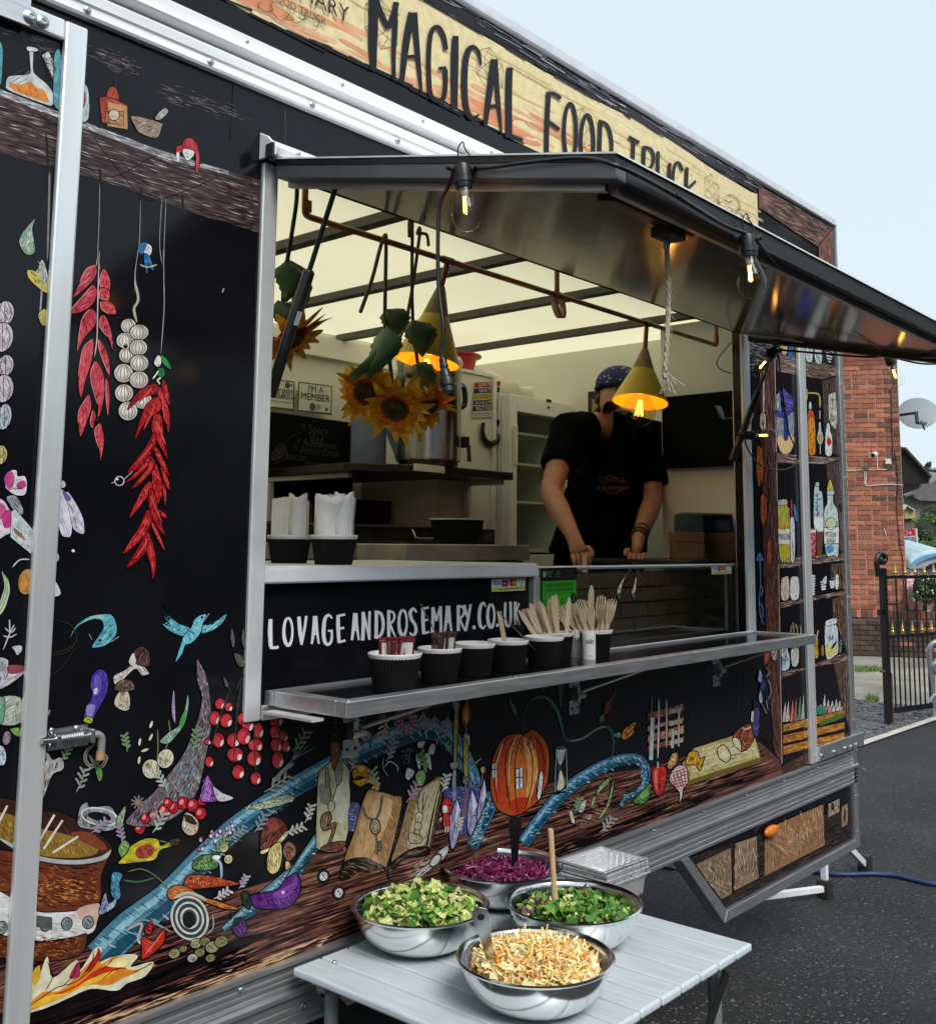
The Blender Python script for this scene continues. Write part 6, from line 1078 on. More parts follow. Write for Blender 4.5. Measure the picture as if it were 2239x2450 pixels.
for i, (s_, c, tc_) in enumerate(rws):
    L0, L1 = P[0].lerp(P[3], (i + .06) / 6), P[0].lerp(P[3], (i + .92) / 6); R0, R1 = P[1].lerp(P[2], (i + .06) / 6), P[1].lerp(P[2], (i + .92) / 6); dn = V((0, .0008, 0))
    pr.add([L0 - dn, R0 - dn, R1 - dn, L1 - dn], [(0, 1, 2, 3)], lin(c)); text_on(pr, s_, .026 if len(s_) < 13 else .021, (L0 + R1) / 2 - dn * 2, (R0 - L0).normalized(), EZ, tc_)
pr.build('printed_face', 'paper_print', t)
t = thing('horseshoe', 'black iron horseshoe nailed open end up below the colour chart', 'horseshoe', onY('H', 1515, 480, 1.45))
hs = spline([onY('H', a, b, 1.443) for a, b in ((1465, 425), (1458, 480), (1475, 535), (1512, 558), (1550, 535), (1568, 480), (1558, 405))], False, 5); mb = MB()
for i in range(len(hs) - 1): mb.bar(hs[i], hs[i + 1], .010, .022, upv=(0, 1, 0)) if False else None
MB().tube(hs, [.010 + .004 * sin(pi * i / (len(hs) - 1)) for i in range(len(hs))], 6).build('shoe', 'black_metal', t, smooth=50)
# glass door fridge
FX0, FX1, FY, FZ = 3.815, 4.315, 1.37, 2.325
t = thing('display_fridge', 'white upright fridge with dark glass door and shelves beside the cream cupboard', 'fridge', (4.06, 1.6, .74))
MB().box((FX0, FY + .06, .80), (FX0 + .03, 1.97, FZ)).box((FX1 - .03, FY + .06, .80), (FX1, 1.97, FZ)).box((FX0 + .03, 1.90, .80), (FX1 - .03, 1.97, FZ)).box((FX0 + .03, FY + .06, FZ - .05), (FX1 - .03, 1.8995, FZ)).box((FX0 + .03, FY + .06, .80), (FX1 - .03, 1.8995, .86)).build('cabinet', 'white_appliance', t, bevel=.004)
dz0, dz1 = 1.56, 2.29
MB().box((FX0, FY, .88), (FX0 + .055, FY + .055, FZ - .005)).box((FX1 - .05, FY, .88), (FX1, FY + .055, FZ - .005)).box((FX0 + .0555, FY, FZ - .085), (FX1 - .0505, FY + .055, FZ - .005)).box((FX0 + .0555, FY, .88), (FX1 - .0505, FY + .055, 1.56)).build('door_frame', 'white_appliance', t, bevel=.004)
MB().box((FX0 + .056, FY + .02, 1.5605), (FX1 - .051, FY + .026, FZ - .0855)).build('door_glass', 'fridge_glass', t)
MB().box((FX0 + .018, FY - .022, 1.98), (FX0 + .034, FY - .0005, 2.17)).build('door_handle', 'cream_panel', t, bevel=.005)
c = onY('I', 318, 590, FY - .001); MB().box((c.x - .02, FY - .004, c.z - .006), (c.x + .02, FY - .0005, c.z + .006)).lathe([(.008, 0), (.006, .004)], (c.x, FY - .0005, c.z - .035), 10, (0, -1, 0)).build('badge', 'black_plastic', t)
for b in (815, 1020, 1275):
    z = onY('I', 200, b, FY + .09).z; MB().box((FX0 + .032, FY + .085, z - .012), (FX1 - .032, FY + .10, z)).box((FX0 + .032, FY + .1005, z - .008), (FX1 - .032, 1.88, z - .003)).build('fridge_shelf', 'cream_panel', t)
bz = onY('I', 180, 1545, FY + .2).z
t = thing('drink_carton', 'blue drinks carton with an orange patch low in the fridge', 'carton', (3.93, FY + .2, 1.59))
MB().box((3.885, FY + .14, 1.59), (3.985, FY + .22, 1.69)).build('carton', mat('carton_blue', (.02, .10, .26), .4), t, bevel=.002); MB().box((3.95, FY + .138, 1.61), (3.98, FY + .1395, 1.65)).build('carton_print', 'amber_lens', t)
MB().box((FX0 + .032, FY + .08, 1.57), (FX1 - .032, 1.88, 1.589)).build('fridge_deck', 'cream_panel', bpy.data.objects['display_fridge'])
# things on top of the fridge and cupboard
bc = V((3.70, 1.66, 2.416)); c_ = onY('H', 1590, 140, 1.66)
t = thing('red_basin', 'red plastic basin on top of the cream cupboard', 'basin', bc)
MB().lathe([(.09, 0), (.115, .012), (.135, .09), (.158, .094), (.158, .100), (.130, .100), (.11, .016), (1e-5, .012)], bc, 28).build('basin', 'red_plastic', t, smooth=40)
ck_ = Kit('paper_cup', 'paper cup', [('cup_wall', MB().lathe([(.001, 0), (.033, 0), (.034, .004), (.045, .100), (.0475, .1015), (.0475, .105), (.0445, .105), (.033, .006), (.001, .006)], n=20), 'cup_cream', 40, None, 0)])
g0 = onY('I', 118, 490, 1.50); g1_ = onY('I', 262, 500, 1.50); ax_ = V((.93, -.37, -.02)).normalized()
for i in range(12):
    f_ = i / 11; p = V((3.86 + .15 * f_, 1.56 - .06 * f_, FZ + .049))
    ck_.place(p - ax_ * .1, 'open mouth cream paper cup at the front of the long nested stack on the fridge' if i == 11 else 'cream paper cup nested in the long sideways stack on the fridge', 'nested paper cups on the fridge', quat=V((0, 0, 1)).rotation_difference(ax_), scale=1.0)
p = V((4.13, 1.50, FZ + .040)); ck_.place(p - ax_ * .08, 'single smaller cream cup lying on the fridge right of the nested stack', 'loose cup on the fridge', quat=V((0, 0, 1)).rotation_difference(V((.8, -.6, 0)).normalized()), scale=.8)
t = thing('plastic_bag', 'crumpled pale translucent bag behind the cup stack on the fridge', 'bag', (4.02, 1.7, FZ))
bm_ = MB(); R_ = random.Random(8)
rows = []
for j in range(9):
    rows.append([V((4.02 + (.17 + R_.uniform(-.02, .02)) * cos(k * 2 * pi / 14) * sin(pi * (j * .9 + .6) / 9), 1.72 + .10 * sin(k * 2 * pi / 14) * sin(pi * (j * .9 + .6) / 9), FZ + .002 + .165 * (1 - cos(pi * j / 9)) / 2 + R_.uniform(0, .012))) for k in range(15)]); rows[-1][-1] = rows[-1][0]
bm_.grid(rows).build('bag', 'bag_film', t, smooth=50)
t = thing('picture_frame', 'small framed picture on the end wall behind the cook', 'picture', (4.325, 1.0, 2.1))
P = [onX('I', a, b, 4.322) for a, b in ((560, 490), (700, 478), (700, 680), (560, 690))]; MB().slab(P, (.006, 0, 0)).build('frame', 'cream_panel', t, bevel=.002)
P = [onX('I', a, b, 4.319) for a, b in ((585, 530), (690, 520), (690, 670), (585, 676))]; MB().slab(P, (.002, 0, 0)).build('mount', 'black_metal', t)
P = [onX('I', a, b, 4.3165) for a, b in ((612, 580), (690, 575), (690, 665), (612, 668))]; MB().slab(P, (.001, 0, 0)).build('print', 'lamp_wood', t)
# hob line on the back counter
t = thing('back_counter', 'stainless back counter with deep front edge below the urn', 'counter', (2.6, 1.6, .74))
MB().box((1.05, 1.30, 1.545), (3.62, 1.455, 1.606)).build('counter_edge', 'steel_dull', t, bevel=.004)
MB().box((1.05, 1.456, 1.56), (3.40, 1.98, 1.60)).build('worktop', 'steel_dull', t); MB().box((1.05, 1.34, .74), (3.60, 1.452, 1.544)).build('cabinet_front', 'black_metal', t)
t = thing('roasting_pan', 'wide dark roasting pan with recessed end handle on the back counter', 'pan', (2.95, 1.42, 1.606))
a0 = onY('H', 660, 1180, 1.36).x; a1 = onY('H', 1190, 1180, 1.36).x
MB().hexa([(2.3, 1.33, 1.607), (a1 - .02, 1.33, 1.607), (a1 - .02, 1.60, 1.607), (2.3, 1.60, 1.607), (2.28, 1.315, 1.672), (a1, 1.315, 1.672), (a1, 1.62, 1.672), (2.28, 1.62, 1.672)]).build('pan_body', 'steel_pan', t, bevel=.012)
MB().box((2.27, 1.305, 1.668), (a1 + .012, 1.63, 1.679)).build('pan_rim', 'steel_pan', t, bevel=.004)
hx = (onY('H', 1020, 1100, 1.31).x, onY('H', 1160, 1100, 1.31).x)
MB().tube(spline([(hx[0], 1.316, 1.665), (hx[0] + .006, 1.30, 1.634), (hx[0] + .02, 1.298, 1.628), (hx[1] - .02, 1.298, 1.628), (hx[1] - .006, 1.30, 1.634), (hx[1], 1.316, 1.665)], False, 4), .006, 8).build('pan_handle', 'steel', t, smooth=60)
def tub(c, r, h, label, ctop='cup_cream', name='food_tub'):
    t = thing(name, label, 'tub', c); MB().lathe([(r * .82, 0), (r * .84, .002), (r, h - .004), (r, h - .003)], c, 32).build('tub_wall', 'sleeve_black', t, smooth=40)
    MB().lathe([(r * 1.03, h - .006), (r * 1.04, h), (r * .97, h), (r * .8, .012), (1e-5, .010)], c, 32).build('rim', ctop, t, smooth=40); return t
tub(V((3.03, 1.0, 1.606)), .105, .098, 'large black tub with pale rim in front of the urn shelf')
MB().box((2.6, .85, 1.545), (3.3, 1.1, 1.604)).box((2.62, .87, .74), (3.28, 1.08, 1.544)).build('middle_stand', 'steel_dull', bpy.data.objects['back_counter'], bevel=.003)
c = onY('H', 1455, 1185, 1.40); t = thing('brown_box', 'small dark brown box lettered JOHN SMITH\'S beside the large black tub', 'box', (c.x, 1.40, 1.607))
MB().box((c.x - .045, 1.36, 1.607), (c.x + .045, 1.42, 1.675)).build('box_body', mat('box_brown', (.022, .010, .008), .5), t, bevel=.003)
pr = MB(); text_on(pr, 'JOHN', .020, (c.x, 1.3585, 1.652), EX, EZ, '8a7a6a'); text_on(pr, "SMITH'S", .017, (c.x, 1.3585, 1.632), EX, EZ, '8a7a6a'); pr.build('lettering', 'paper_print', t)
# splash back recess under the shelf and black machines
t = thing('kettle_stand', 'dark appliance in the shadow under the urn shelf', 'appliance', (3.2, 1.9, 1.6))
MB().box((2.98, 1.80, 1.6065), (3.06, 1.95, 1.78)).build('appliance_column', 'black_plastic', t, bevel=.008); MB().box((3.0605, 1.72, 1.70), (3.39, 1.95, 1.80)).build('appliance_head', 'black_plastic', t, bevel=.008); MB().box((3.22, 1.76, 1.6065), (3.34, 1.95, 1.699)).build('appliance_base', 'black_plastic', t, bevel=.008)
c = onY('H', 745, 1060, 1.45); t = thing('lighter', 'small black lighter with a white top standing behind the pan', 'lighter', (c.x, 1.66, 1.607))
MB().box((c.x - .012, 1.65, 1.607), (c.x + .012, 1.67, 1.70)).build('lighter_body', 'black_plastic', t, bevel=.003); MB().box((c.x - .008, 1.652, 1.7005), (c.x + .010, 1.668, 1.722)).build('lighter_top', 'label_white', t, bevel=.002)
# television on the end partition, boxes on the side worktop
t = thing('television', 'black flat television on the end partition behind the cook', 'television', (3.93, .4, 2.0))
P = [onX('I', a, b, 3.90) for a, b in ((1068, 562), (1600, 508), (1580, 1008), (1108, 1030))]
MB().slab([(3.90, .60, 2.245), (3.90, .16, 2.245), (3.90, .16, 1.935), (3.90, .60, 1.935)], (.03, 0, 0)).build('tv_body', 'tv_black', t, bevel=.004); MB().slab([(3.8985, .59, 2.236), (3.8985, .17, 2.236), (3.8985, .17, 1.947), (3.8985, .59, 1.947)], (.001, 0, 0)).build('tv_screen', 'tv_black', t); MB().box((3.931, .30, 2.02), (3.9545, .46, 2.16)).build('tv_mount', 'black_metal', t)
fh_ = V((fw.x, fw.y, 0)).normalized()
def packed(z, quad, y, dep, m, label, name, cat, group, flap=True, base=None):
    P = [onD(z, a, b, (onY(z, quad[0][0], quad[0][1], y) - CAM).dot(fw)) for a, b in quad]
    if base is not None:
        h_ = P[0].z - P[3].z
        for p in P[2:]: p.z = base
    t = thing(name, label, cat, P[3], group); MB().slab(P, fh_ * dep).build('box_body', m, t, bevel=.002)
    if flap: q = [P[0] - fh_ * .004, P[1] - fh_ * .004, P[1].lerp(P[2], .36) - fh_ * .004, P[0].lerp(P[3], .36) - fh_ * .004]; MB().slab(q, fh_ * .0035).build('lid_flap', m, t, bevel=.001)
    return t, P
def carton(x0, x1, y0, y1, z0, z1, m, label, name='cardboard_box', cat='box', group=None, flap=True):
    t = thing(name, label, cat, ((x0 + x1) / 2, (y0 + y1) / 2, z0), group); MB().box((x0, y0, z0), (x1, y1, z1)).build('box_body', m, t, bevel=.002)
    if flap: MB().box((x0 - .001, y0 - .004, z1 - .042), (x1 + .001, y0 - .0005, z1 + .001)).build('lid_flap', m, t, bevel=.001)
    return t
BG = 'brown boxes on the side worktop'
_, b1 = packed('I', [(1180, 1480), (1372, 1482), (1374, 1662), (1188, 1662)], .34, .15, 'cardboard', 'brown lidded cardboard box on the side worktop, nearer the cook', 'cardboard_box', 'box', BG, True, 1.557)
_, b2 = packed('I', [(1380, 1482), (1580, 1486), (1580, 1664), (1382, 1664)], .34, .15, 'cardboard', 'brown lidded cardboard box on the side worktop, nearer the right hatch post', 'cardboard_box', 'box', BG, True, 1.557)
mat('box_green', (.012, .055, .06), .5, col2=(.05, .12, .12), vscale=18); mat('box_blue', (.012, .022, .10), .5); mat('label_blue', (.10, .15, .30), .5); mat('lid_white', (.42, .44, .46), .5)
_, g_1 = packed('I', [(1213, 1362), (1366, 1366), (1370, 1478), (1210, 1476)], .345, .13, 'box_green', 'teal patterned packet on the left brown cardboard box', 'packet', 'packet', 'packets on the brown boxes', False)
tq, g_2 = packed('I', [(1370, 1366), (1566, 1372), (1568, 1482), (1372, 1480)], .345, .13, 'box_blue', 'dark blue packet with a pale label on the right brown cardboard box', 'packet', 'packet', 'packets on the brown boxes', False)
MB().slab([g_2[0].lerp(g_2[1], u_).lerp(g_2[3].lerp(g_2[2], u_), v_) - fh_ * .003 for u_, v_ in ((.40, .3), (.9, .3), (.9, .95), (.40, .95))], fh_ * .002).build('packet_label', 'label_blue', tq)
t = thing('thin_lid', 'thin pale lid lying across the teal and blue packets', 'lid', g_1[0]); MB().slab([g_1[0] + V((0, 0, .001)), g_2[1] + V((0, 0, .001)), g_2[1] + fh_ * .13 + V((0, 0, .001)), g_1[0] + fh_ * .13 + V((0, 0, .001))], (0, 0, .008)).build('lid_sheet', 'lid_white', t, bevel=.001)

# copper rail with pendant lamps
PY = .30
t = thing('copper_pipe', 'copper pipe rail with turned-up ends hung across the hatch', 'pipe', onY('G', 400, 680, PY))
pe = [onY('W', 1420, 600, PY), onY('W', 1411, 684, PY)]; pl_ = onY('G', 395, 660, PY); pz = pl_.z
xr = onY('W', 1410, 684, PY).x
MB().tube([(pl_.x, PY, 2.60), (pl_.x, PY, pz + .02)] + spline([(pl_.x, PY, pz + .02), (pl_.x + .004, PY, pz + .004), (pl_.x + .02, PY, pz)], False, 4)[1:] + [(xr - .004, PY, pz), (xr, PY, pz + .004), (xr, PY, 2.60)], .0085, 10).build('pipe', 'copper', t, smooth=60)
for x in (pl_.x + .01, xr): MB().tube([(x, PY, pz + .012), (x, PY, pz + .04)], .0105, 10).build('elbow', 'copper', t, smooth=60)
hx_ = onY('W', 1096, 583, PY).x; MB().tube([(hx_, PY, pz), (hx_, PY, 2.60)], .0085, 10).build('hanger', 'copper', t, smooth=60)
MB().tube([(hx_ - .02, PY, pz), (hx_ + .02, PY, pz)], .0105, 10).build('tee', 'copper', t, smooth=60)
def lamp(tee, tip, base, label, r=.102, power=.45):
    t = thing('pendant_lamp', label, 'pendant lamp', tip, 'mustard pendant lamps'); ax = (base - tip).normalized(); L = (base - tip).length
    MB().tube([tee - V((.022, 0, 0)), tee + V((.022, 0, 0))], .0112, 10).build('tee', 'copper', t, smooth=60)
    MB().tube([tee, tip + ax * .01], .0085, 10).build('stem', 'copper', t, smooth=60)
    cap = .40 * L
    MB().lathe([(.008, -.002), (.012, 0), (.016, .012), (r * .40, cap - .001), (r * .36, cap - .001), (.01, .02)], tip, 32, ax).build('wood_cap', 'lamp_wood', t, smooth=50)
    MB().lathe([(r * .405, cap), (r, L), (r - .003, L), (r * .39, cap + .002)], tip, 40, ax).build('shade', 'mustard', t, smooth=50)
    MB().lathe([(.017, cap * .8), (.019, L - .055), (.014, L - .045)], tip, 14, ax).build('lamp_holder', 'black_plastic', t, smooth=40)
    bc_ = tip + ax * (L + .032); b_ = MB().lathe([(.013, -.085), (.016, -.07)] + [(.060 * sin(pi * j / 14), -.060 * cos(pi * j / 14)) for j in range(3, 14)] + [(1e-5, .060)], bc_, 28, ax).build('bulb', 'bulb_amber', t, smooth=80)
    fm = MB(); e1 = ax.orthogonal().normalized(); e2 = ax.cross(e1)
    for k in range(6): a = k * pi / 3; p0 = bc_ - ax * .038 + (e1 * cos(a) + e2 * sin(a)) * .006; p1 = bc_ + ax * .018 + (e1 * cos(a) + e2 * sin(a)) * .014; fm.tube([p0, p1], .0013, 5)
    f_ = fm.build('filament', 'filament', b_)
    ld = bpy.data.lights.new('lamp_light', 'POINT'); ld.energy = power; ld.color = (1, .58, .22); ld.shadow_soft_size = .012
    lo = bpy.data.objects.new('lamp_light', ld); COL.objects.link(lo); lo.location = bc_ - V(t.location); lo.parent = t
tip = onY('S', 1543, 835, PY); base = onY('S', 1531, 962, PY); tee = V((onY('W', 1273, 655, PY).x, PY, pz))
lamp(tee, tip, base, 'mustard cone pendant lamp with lit globe bulb in front of the cook\'s face', .103)
tip = onY('G', 1398, 1185, PY + .03); base = onY('G', 1292, 1735, PY + .05); tee = V((onY('G', 1445, 1045, PY).x, PY, pz))
lamp(tee, tip, base, 'mustard cone pendant lamp hanging askew behind the sunflowers', .098)
# woven ring looped on the pipe
c = V((onY('W', 1100, 600, PY).x, PY, pz - .032)); t = thing('woven_ring', 'small woven paper ring looped over the copper pipe', 'ring', c); mb = MB(); rows = []
for i in range(25):
    a = i * 2 * pi / 24; p = c + V((.022 * cos(a), .02 * sin(a) * .4, .045 * sin(a))); n = V((cos(a) * .2, 1, .15)).normalized(); rows.append([p - n * .014, p + n * .014])
mb.grid(rows).build('band', 'ribbon', t, smooth=60, solid=.002)
# sunflowers hung head down
R_ = random.Random(21)
def petal(rows, t):
    mb = MB()
    for j in range(5): c = lin(R_.choice(['b83208', 'c84a08']) if j < 1 else R_.choice(['ea8410', 'f29a16']) if j < 3 else R_.choice(['ffbe2a', 'ffc83c'])); mb.grid(rows[j:j + 2], c)
    return mb.build('petal', 'petal_print', t, smooth=80)
print_mat('petal_print', .5, .3, 70.)
def sunflower(head, nrm, stem, label, leaves, size=1.0, petals=30):
    head = V(head); n = V(nrm).normalized(); t = thing('sunflower', label, 'sunflower', head, 'sunflowers hung from the copper pipe'); e1 = n.orthogonal().normalized(); e2 = n.cross(e1)
    MB().lathe([(.034 * size, -.012), (.038 * size, -.002), (.034 * size, .008), (.02 * size, .012), (.01 * size, .008), (1e-5, .007)], head, 24, n).build('seed_head', 'seed_disc', t, smooth=60)
    MB().lathe([(1e-5, -.03 * size), (.02 * size, -.03 * size), (.045 * size, -.015)], head, 16, n).build('calyx', 'leaf_green', t, smooth=60)
    for k in range(petals):
        a = 2 * pi * k / petals + R_.uniform(-.1, .1); lay = k % 2; d = e1 * cos(a) + e2 * sin(a); s_ = n.cross(d); L = size * R_.uniform(.060, .105); w_ = size * R_.uniform(.012, .019); curl = R_.uniform(-.045, .040) - .01 * lay; tw = R_.uniform(-.5, .5); rows = []
        for j in range(6):
            f_ = j / 5; wd_ = w_ * (sin(pi * min(.97, .16 + f_ * .84)) ** .8); c = head + d * (.030 * size + L * f_) + n * (.002 - .006 * lay + curl * f_ * f_); sv = (s_ * cos(tw * f_) + n * sin(tw * f_)); rows.append([c - sv * wd_, c + n * (-.004) * (1 - f_), c + sv * wd_])
        MB().grid(rows[:3]).build('petal', 'petal', t, smooth=80) if False else petal(rows, t)
    if stem: MB().tube(spline([V(p) for p in stem], False, 5), .0062 * size, 8).build('stem', 'stem_green', t, smooth=60)
    for base_, tip_, side, wid in leaves:
        base_, tip_ = V(base_), V(tip_); rows = []; L = tip_ - base_; side = V(side); side = (side - L * (side.dot(L) / L.length_squared)).normalized()
        for j in range(13):
            f_ = j / 12; w2 = wid * (sin(pi * min(1, f_ ** .62 * 1.0)) * .95 + .02) * (1 + .07 * (-1) ** j); c = base_ + L * f_ + V((0, -.02 * sin(pi * f_), 0)); b2 = side.cross(L.normalized()) * .015; rows.append([c - side * w2 + b2, c - side * w2 * .5, c - b2 * .4, c + side * w2 * .5, c + side * w2 + b2])
        MB().grid(rows).build('leaf', 'leaf_green', t, smooth=70, solid=.0012)
G = lambda a, b, y: onY('G', a, b, y)
H_ = lambda a, b, y: onY('H', a, b, y)
cd_ = (CAM - H_(890, 320, .2)).normalized(); side = rt
sunflower(H_(905, 335, .19), cd_ + V((-.30, 0, -.95)), [H_(905, 300, .21), G(1010, 1650, .24), G(985, 1500, .27), G(993, 900, PY), V((G(975, 850, PY).x, PY - .006, pz + .014)), G(950, 900, PY - .014), G(890, 1130, .28), G(805, 1370, .27)], 'largest orange sunflower head facing out at the middle of the bunch', [(G(1000, 1480, .235), G(850, 1830, .20), rt + .3 * up, .045), (G(985, 1520, .25), G(740, 1842, .22), rt + up * .6, .028)], .84, 36)
sunflower(H_(720, 235, .26), cd_ + V((-.9, 0, -.8)), [H_(730, 200, .27), G(1120, 1500, .29), G(1240, 800, PY + .01), V((G(1225, 700, PY).x, PY, pz + .05)), G(1290, 800, PY + .012), G(1305, 885, PY + .012)], 'orange sunflower head drooping at the left of the bunch', [(G(1000, 1350, .27), G(1080, 1560, .26), rt, .04)], .78, 26)
sunflower(H_(1115, 330, .27), cd_ + V((.7, .2, -.5)), [H_(1090, 290, .28), G(1190, 1440, .30), G(1185, 700, PY - .011), G(1165, 700, PY - .012), G(1165, 820, PY - .012)], 'orange sunflower head turned away at the right of the bunch', [(G(1190, 1430, .29), G(1260, 1700, .27), rt - up * .3, .045), (H_(1040, 60, .27), H_(1180, 230, .26), up, .035)], .8, 28)
sunflower(G(310, 1570, .12), (CAM - G(310, 1570, .12)).normalized() + V((.9, .2, -.5)), [G(250, 1500, .13), G(240, 1200, .14), G(300, 800, .15), G(335, 560, .15), G(340, 400, .15)], 'single orange sunflower hanging beside the left gas strut', [(G(290, 990, .14), G(340, 1420, .12), rt, .03), (G(250, 1000, .13), G(255, 1280, .11), rt - up * .5, .036), (G(200, 1290, .13), G(215, 1480, .12), rt, .036)], .82, 28)
# ------------------------------------------------------------------ cups and cutlery on the shelf and counter
def ripple(j, k): return 1 + (.022 if (k + j) % 2 == 0 else -.012)
def cup_parts(r, h):
    a = MB().lathe([(r * .76, 0), (r * .78, .001), (r * .86, h * .4), (r * .965, h - .008)], n=96, mod=lambda j, k: 1 + (.014 if k % 2 else -.010))
    b = MB().lathe([(r * .965, h - .009), (r * .98, h - .006), (r * 1.015, h - .003), (r * 1.015, h), (r * .985, h + .001), (r * .95, h - .006), (r * .74, .006), (1e-5, .005)], n=40)
    return [('sleeve', a, 'sleeve_black', 30, None, 0), ('cup_rim', b, 'paper_white', 50, None, 0)]
kit_s = Kit('ripple_cup', 'cup', cup_parts(.0485, .072)); kit_b = Kit('ripple_cup', 'cup', cup_parts(.0545, .075))
BZ = SZ - .0055; CG = 'black ripple cups along the serving shelf'
def cup(kit, z, a, b, h, label, group=CG, base=BZ, dy=0):
    c = onZ(z, a, b, base + h); c = V((c.x, c.y, base)); kit.place(c, label, group, rot=(0, 0, random.uniform(0, 6))); return c
c1 = cup(kit_b, 'L', 908, 690, .075, 'black ripple cup full of dark red sachets, nearest end of the shelf')
c2 = cup(kit_s, 'L', 1190, 657, .072, 'black ripple cup holding brown sachets')
c3 = cup(kit_s, 'L', 1406, 628, .072, 'empty looking black ripple cup in front of the lettering, nothing standing in it')
c4 = cup(kit_s, 'L', 1620, 608, .072, 'black ripple cup with one wooden stick standing in it')
c5 = cup(kit_s, 'M', 250, 547, .072, 'black ripple cup with a thin metal skewer, in front of the wooden knives')
c6 = cup(kit_s, 'M', 315, 522, .072, 'black ripple cup packed with wooden knives, half hidden behind another cup')
c7 = cup(kit_s, 'M', 545, 507, .072, 'black ripple cup packed with wooden forks behind the salt pots')
mat('sachet_red', (.155, .012, .022), .3, obj_random=.3); mat('sachet_brown', (.075, .028, .014), .32, obj_random=.35); mat('sachet_pale', (.62, .60, .58), .4)
def sachet_kit(n, w_, h_, d_, m):
    return Kit(n, 'sachet', [('pouch', MB().slab([(-w_ / 2, -d_ / 2, 0), (w_ / 2, -d_ / 2, 0), (w_ / 2, -d_ / 2, h_), (-w_ / 2, -d_ / 2, h_)], (0, d_, 0)), m, None, None, .001), ('seal', MB().box((-w_ / 2, -d_ / 2 - .0003, h_ + .0002), (w_ / 2, d_ / 2 * .2, h_ + .006)), m, None, None, 0), ('label', MB().box((-w_ * .3, -d_ / 2 - .001, h_ * .55), (w_ * .34, -d_ / 2 - .0004, h_ * .93)), 'sachet_pale', None, None, 0)])
k_r = sachet_kit('sauce_sachet', .028, .070, .004, 'sachet_red'); k_br = sachet_kit('sauce_sachet', .024, .068, .004, 'sachet_brown')
R_ = random.Random(4)
for i in range(18):
    f_ = i / 17; x = -.042 + .084 * f_; y = -sqrt(max(0, .0019 - x * x)) * .55 * R_.uniform(.55, 1.0); k_r.place(c1 + V((x * .70, y * .9, .032)), 'dark red sauce sachet standing in the nearest ripple cup', 'dark red sachets', rot=(R_.uniform(-.05, .15), R_.uniform(-.06, .06), 1.1 - 1.7 * f_ if i % 6 else -.5))
for i in range(12):
    f_ = i / 11; x = -.036 + .072 * f_; y = -sqrt(max(0, .0014 - x * x)) * .55 * R_.uniform(.5, 1.0); k_br.place(c2 + V((x * .70, y * .9, .032)), 'brown sauce sachet standing in the second ripple cup', 'brown sachets', rot=(R_.uniform(-.05, .15), R_.uniform(-.06, .06), 1.0 - 1.5 * f_))
def rod(name, label, cat, p, q, r, m, group=None, w_=None):
    p, q = V(p), V(q); t = thing(name, label, cat, p, group)
    if w_: mb = MB().bar(p, q, w_, r, upv=-fw)
    else: mb = MB().tube([p, q], r, 6)
    mb.build('shaft', m, t, smooth=40 if not w_ else None, bevel=.001 if w_ else 0); return t
rod('metal_skewer', 'thin metal skewer leaning out of the brown sachet cup', 'skewer', c2 + V((.03, -.02, .02)), onY('L', 1070, 385, c2.y - .03), .0012, 'steel')
rod('metal_skewer', 'thin metal skewer leaning across the end of the website lettering', 'skewer', c5 + V((-.03, -.01, .03)), onY('L', 1553, 425, c5.y - .03), .0012, 'steel')
rod('stirring_stick', 'pale flat wooden stick in a cup by the website lettering', 'stick', c4 + V((.004, 0, .01)), onY('L', 1562, 430, c4.y), .0018, 'wood_cutlery', w_=.011)
def knife_mb():
    mb = MB(); o = [(-.0055, 0), (-.007, .05), (-.0062, .085), (-.0085, .10), (-.009, .145), (-.004, .168), (.002, .170), (.0065, .155), (.0070, .10), (.0058, .085), (.0065, .05), (.005, 0)]
    return mb.slab([(x, 0, z) for x, z in o], (0, .0022, 0))
def fork_mb():
    o = [(-.0055, 0), (-.0065, .05), (-.006, .085), (-.012, .105), (-.0135, .128), (-.0125, .156), (-.0095, .157), (-.0088, .130), (-.0055, .130), (-.005, .160), (-.002, .160), (-.0016, .130), (.0016, .130), (.002, .160), (.005, .160), (.0055, .130), (.0088, .130), (.0095, .157), (.0125, .156), (.0135, .128), (.012, .105), (.006, .085), (.0065, .05), (.0055, 0)]
    mb = MB(); mb.slab([(x, 0, z) for x, z in o], (0, .0022, 0)); bend = lambda y, z: y - max(0, z - .085) * .35 + max(0, z - .12) * .55
    mb.v = [(x, bend(y, z), z) for x, y, z in mb.v]; return mb
kk = Kit('wooden_knife', 'knife', [('blade', knife_mb(), 'wood_cutlery', None, None, 0)]); kf = Kit('wooden_fork', 'fork', [('tines', fork_mb(), 'wood_cutlery', None, None, 0)])
face = atan2(fw.y, fw.x) - pi / 2
for i in range(15):
    f_ = i / 14; lean = -.62 + .62 * f_ + R_.uniform(-.05, .05)
    kk.place(c6 + V((rt * (-.024 + .040 * f_))) + V((0, R_.uniform(-.012, .014), .012)), 'wooden knife fanned out in the packed knife cup', 'wooden knives in a cup', rot=(R_.uniform(-.08, .1), lean, face + R_.uniform(-.5, .5)), scale=.88 + R_.uniform(-.08, .05))
for i in range(14):
    f_ = i / 13; lean = -.55 + .85 * f_ + R_.uniform(-.05, .05)
    kf.place(c7 + V((rt * (-.024 + .044 * f_))) + V((0, R_.uniform(-.012, .014), .012)), 'wooden fork fanned out in the packed fork cup', 'wooden forks in a cup', rot=(R_.uniform(-.08, .12), lean, face + R_.uniform(-.6, .6)), scale=.88 + R_.uniform(-.10, .07))
kk.place(c7 + V((0, .012, .02)), 'tall wooden knife standing among the wooden forks', None, rot=(0, .02, face), scale=1.0)
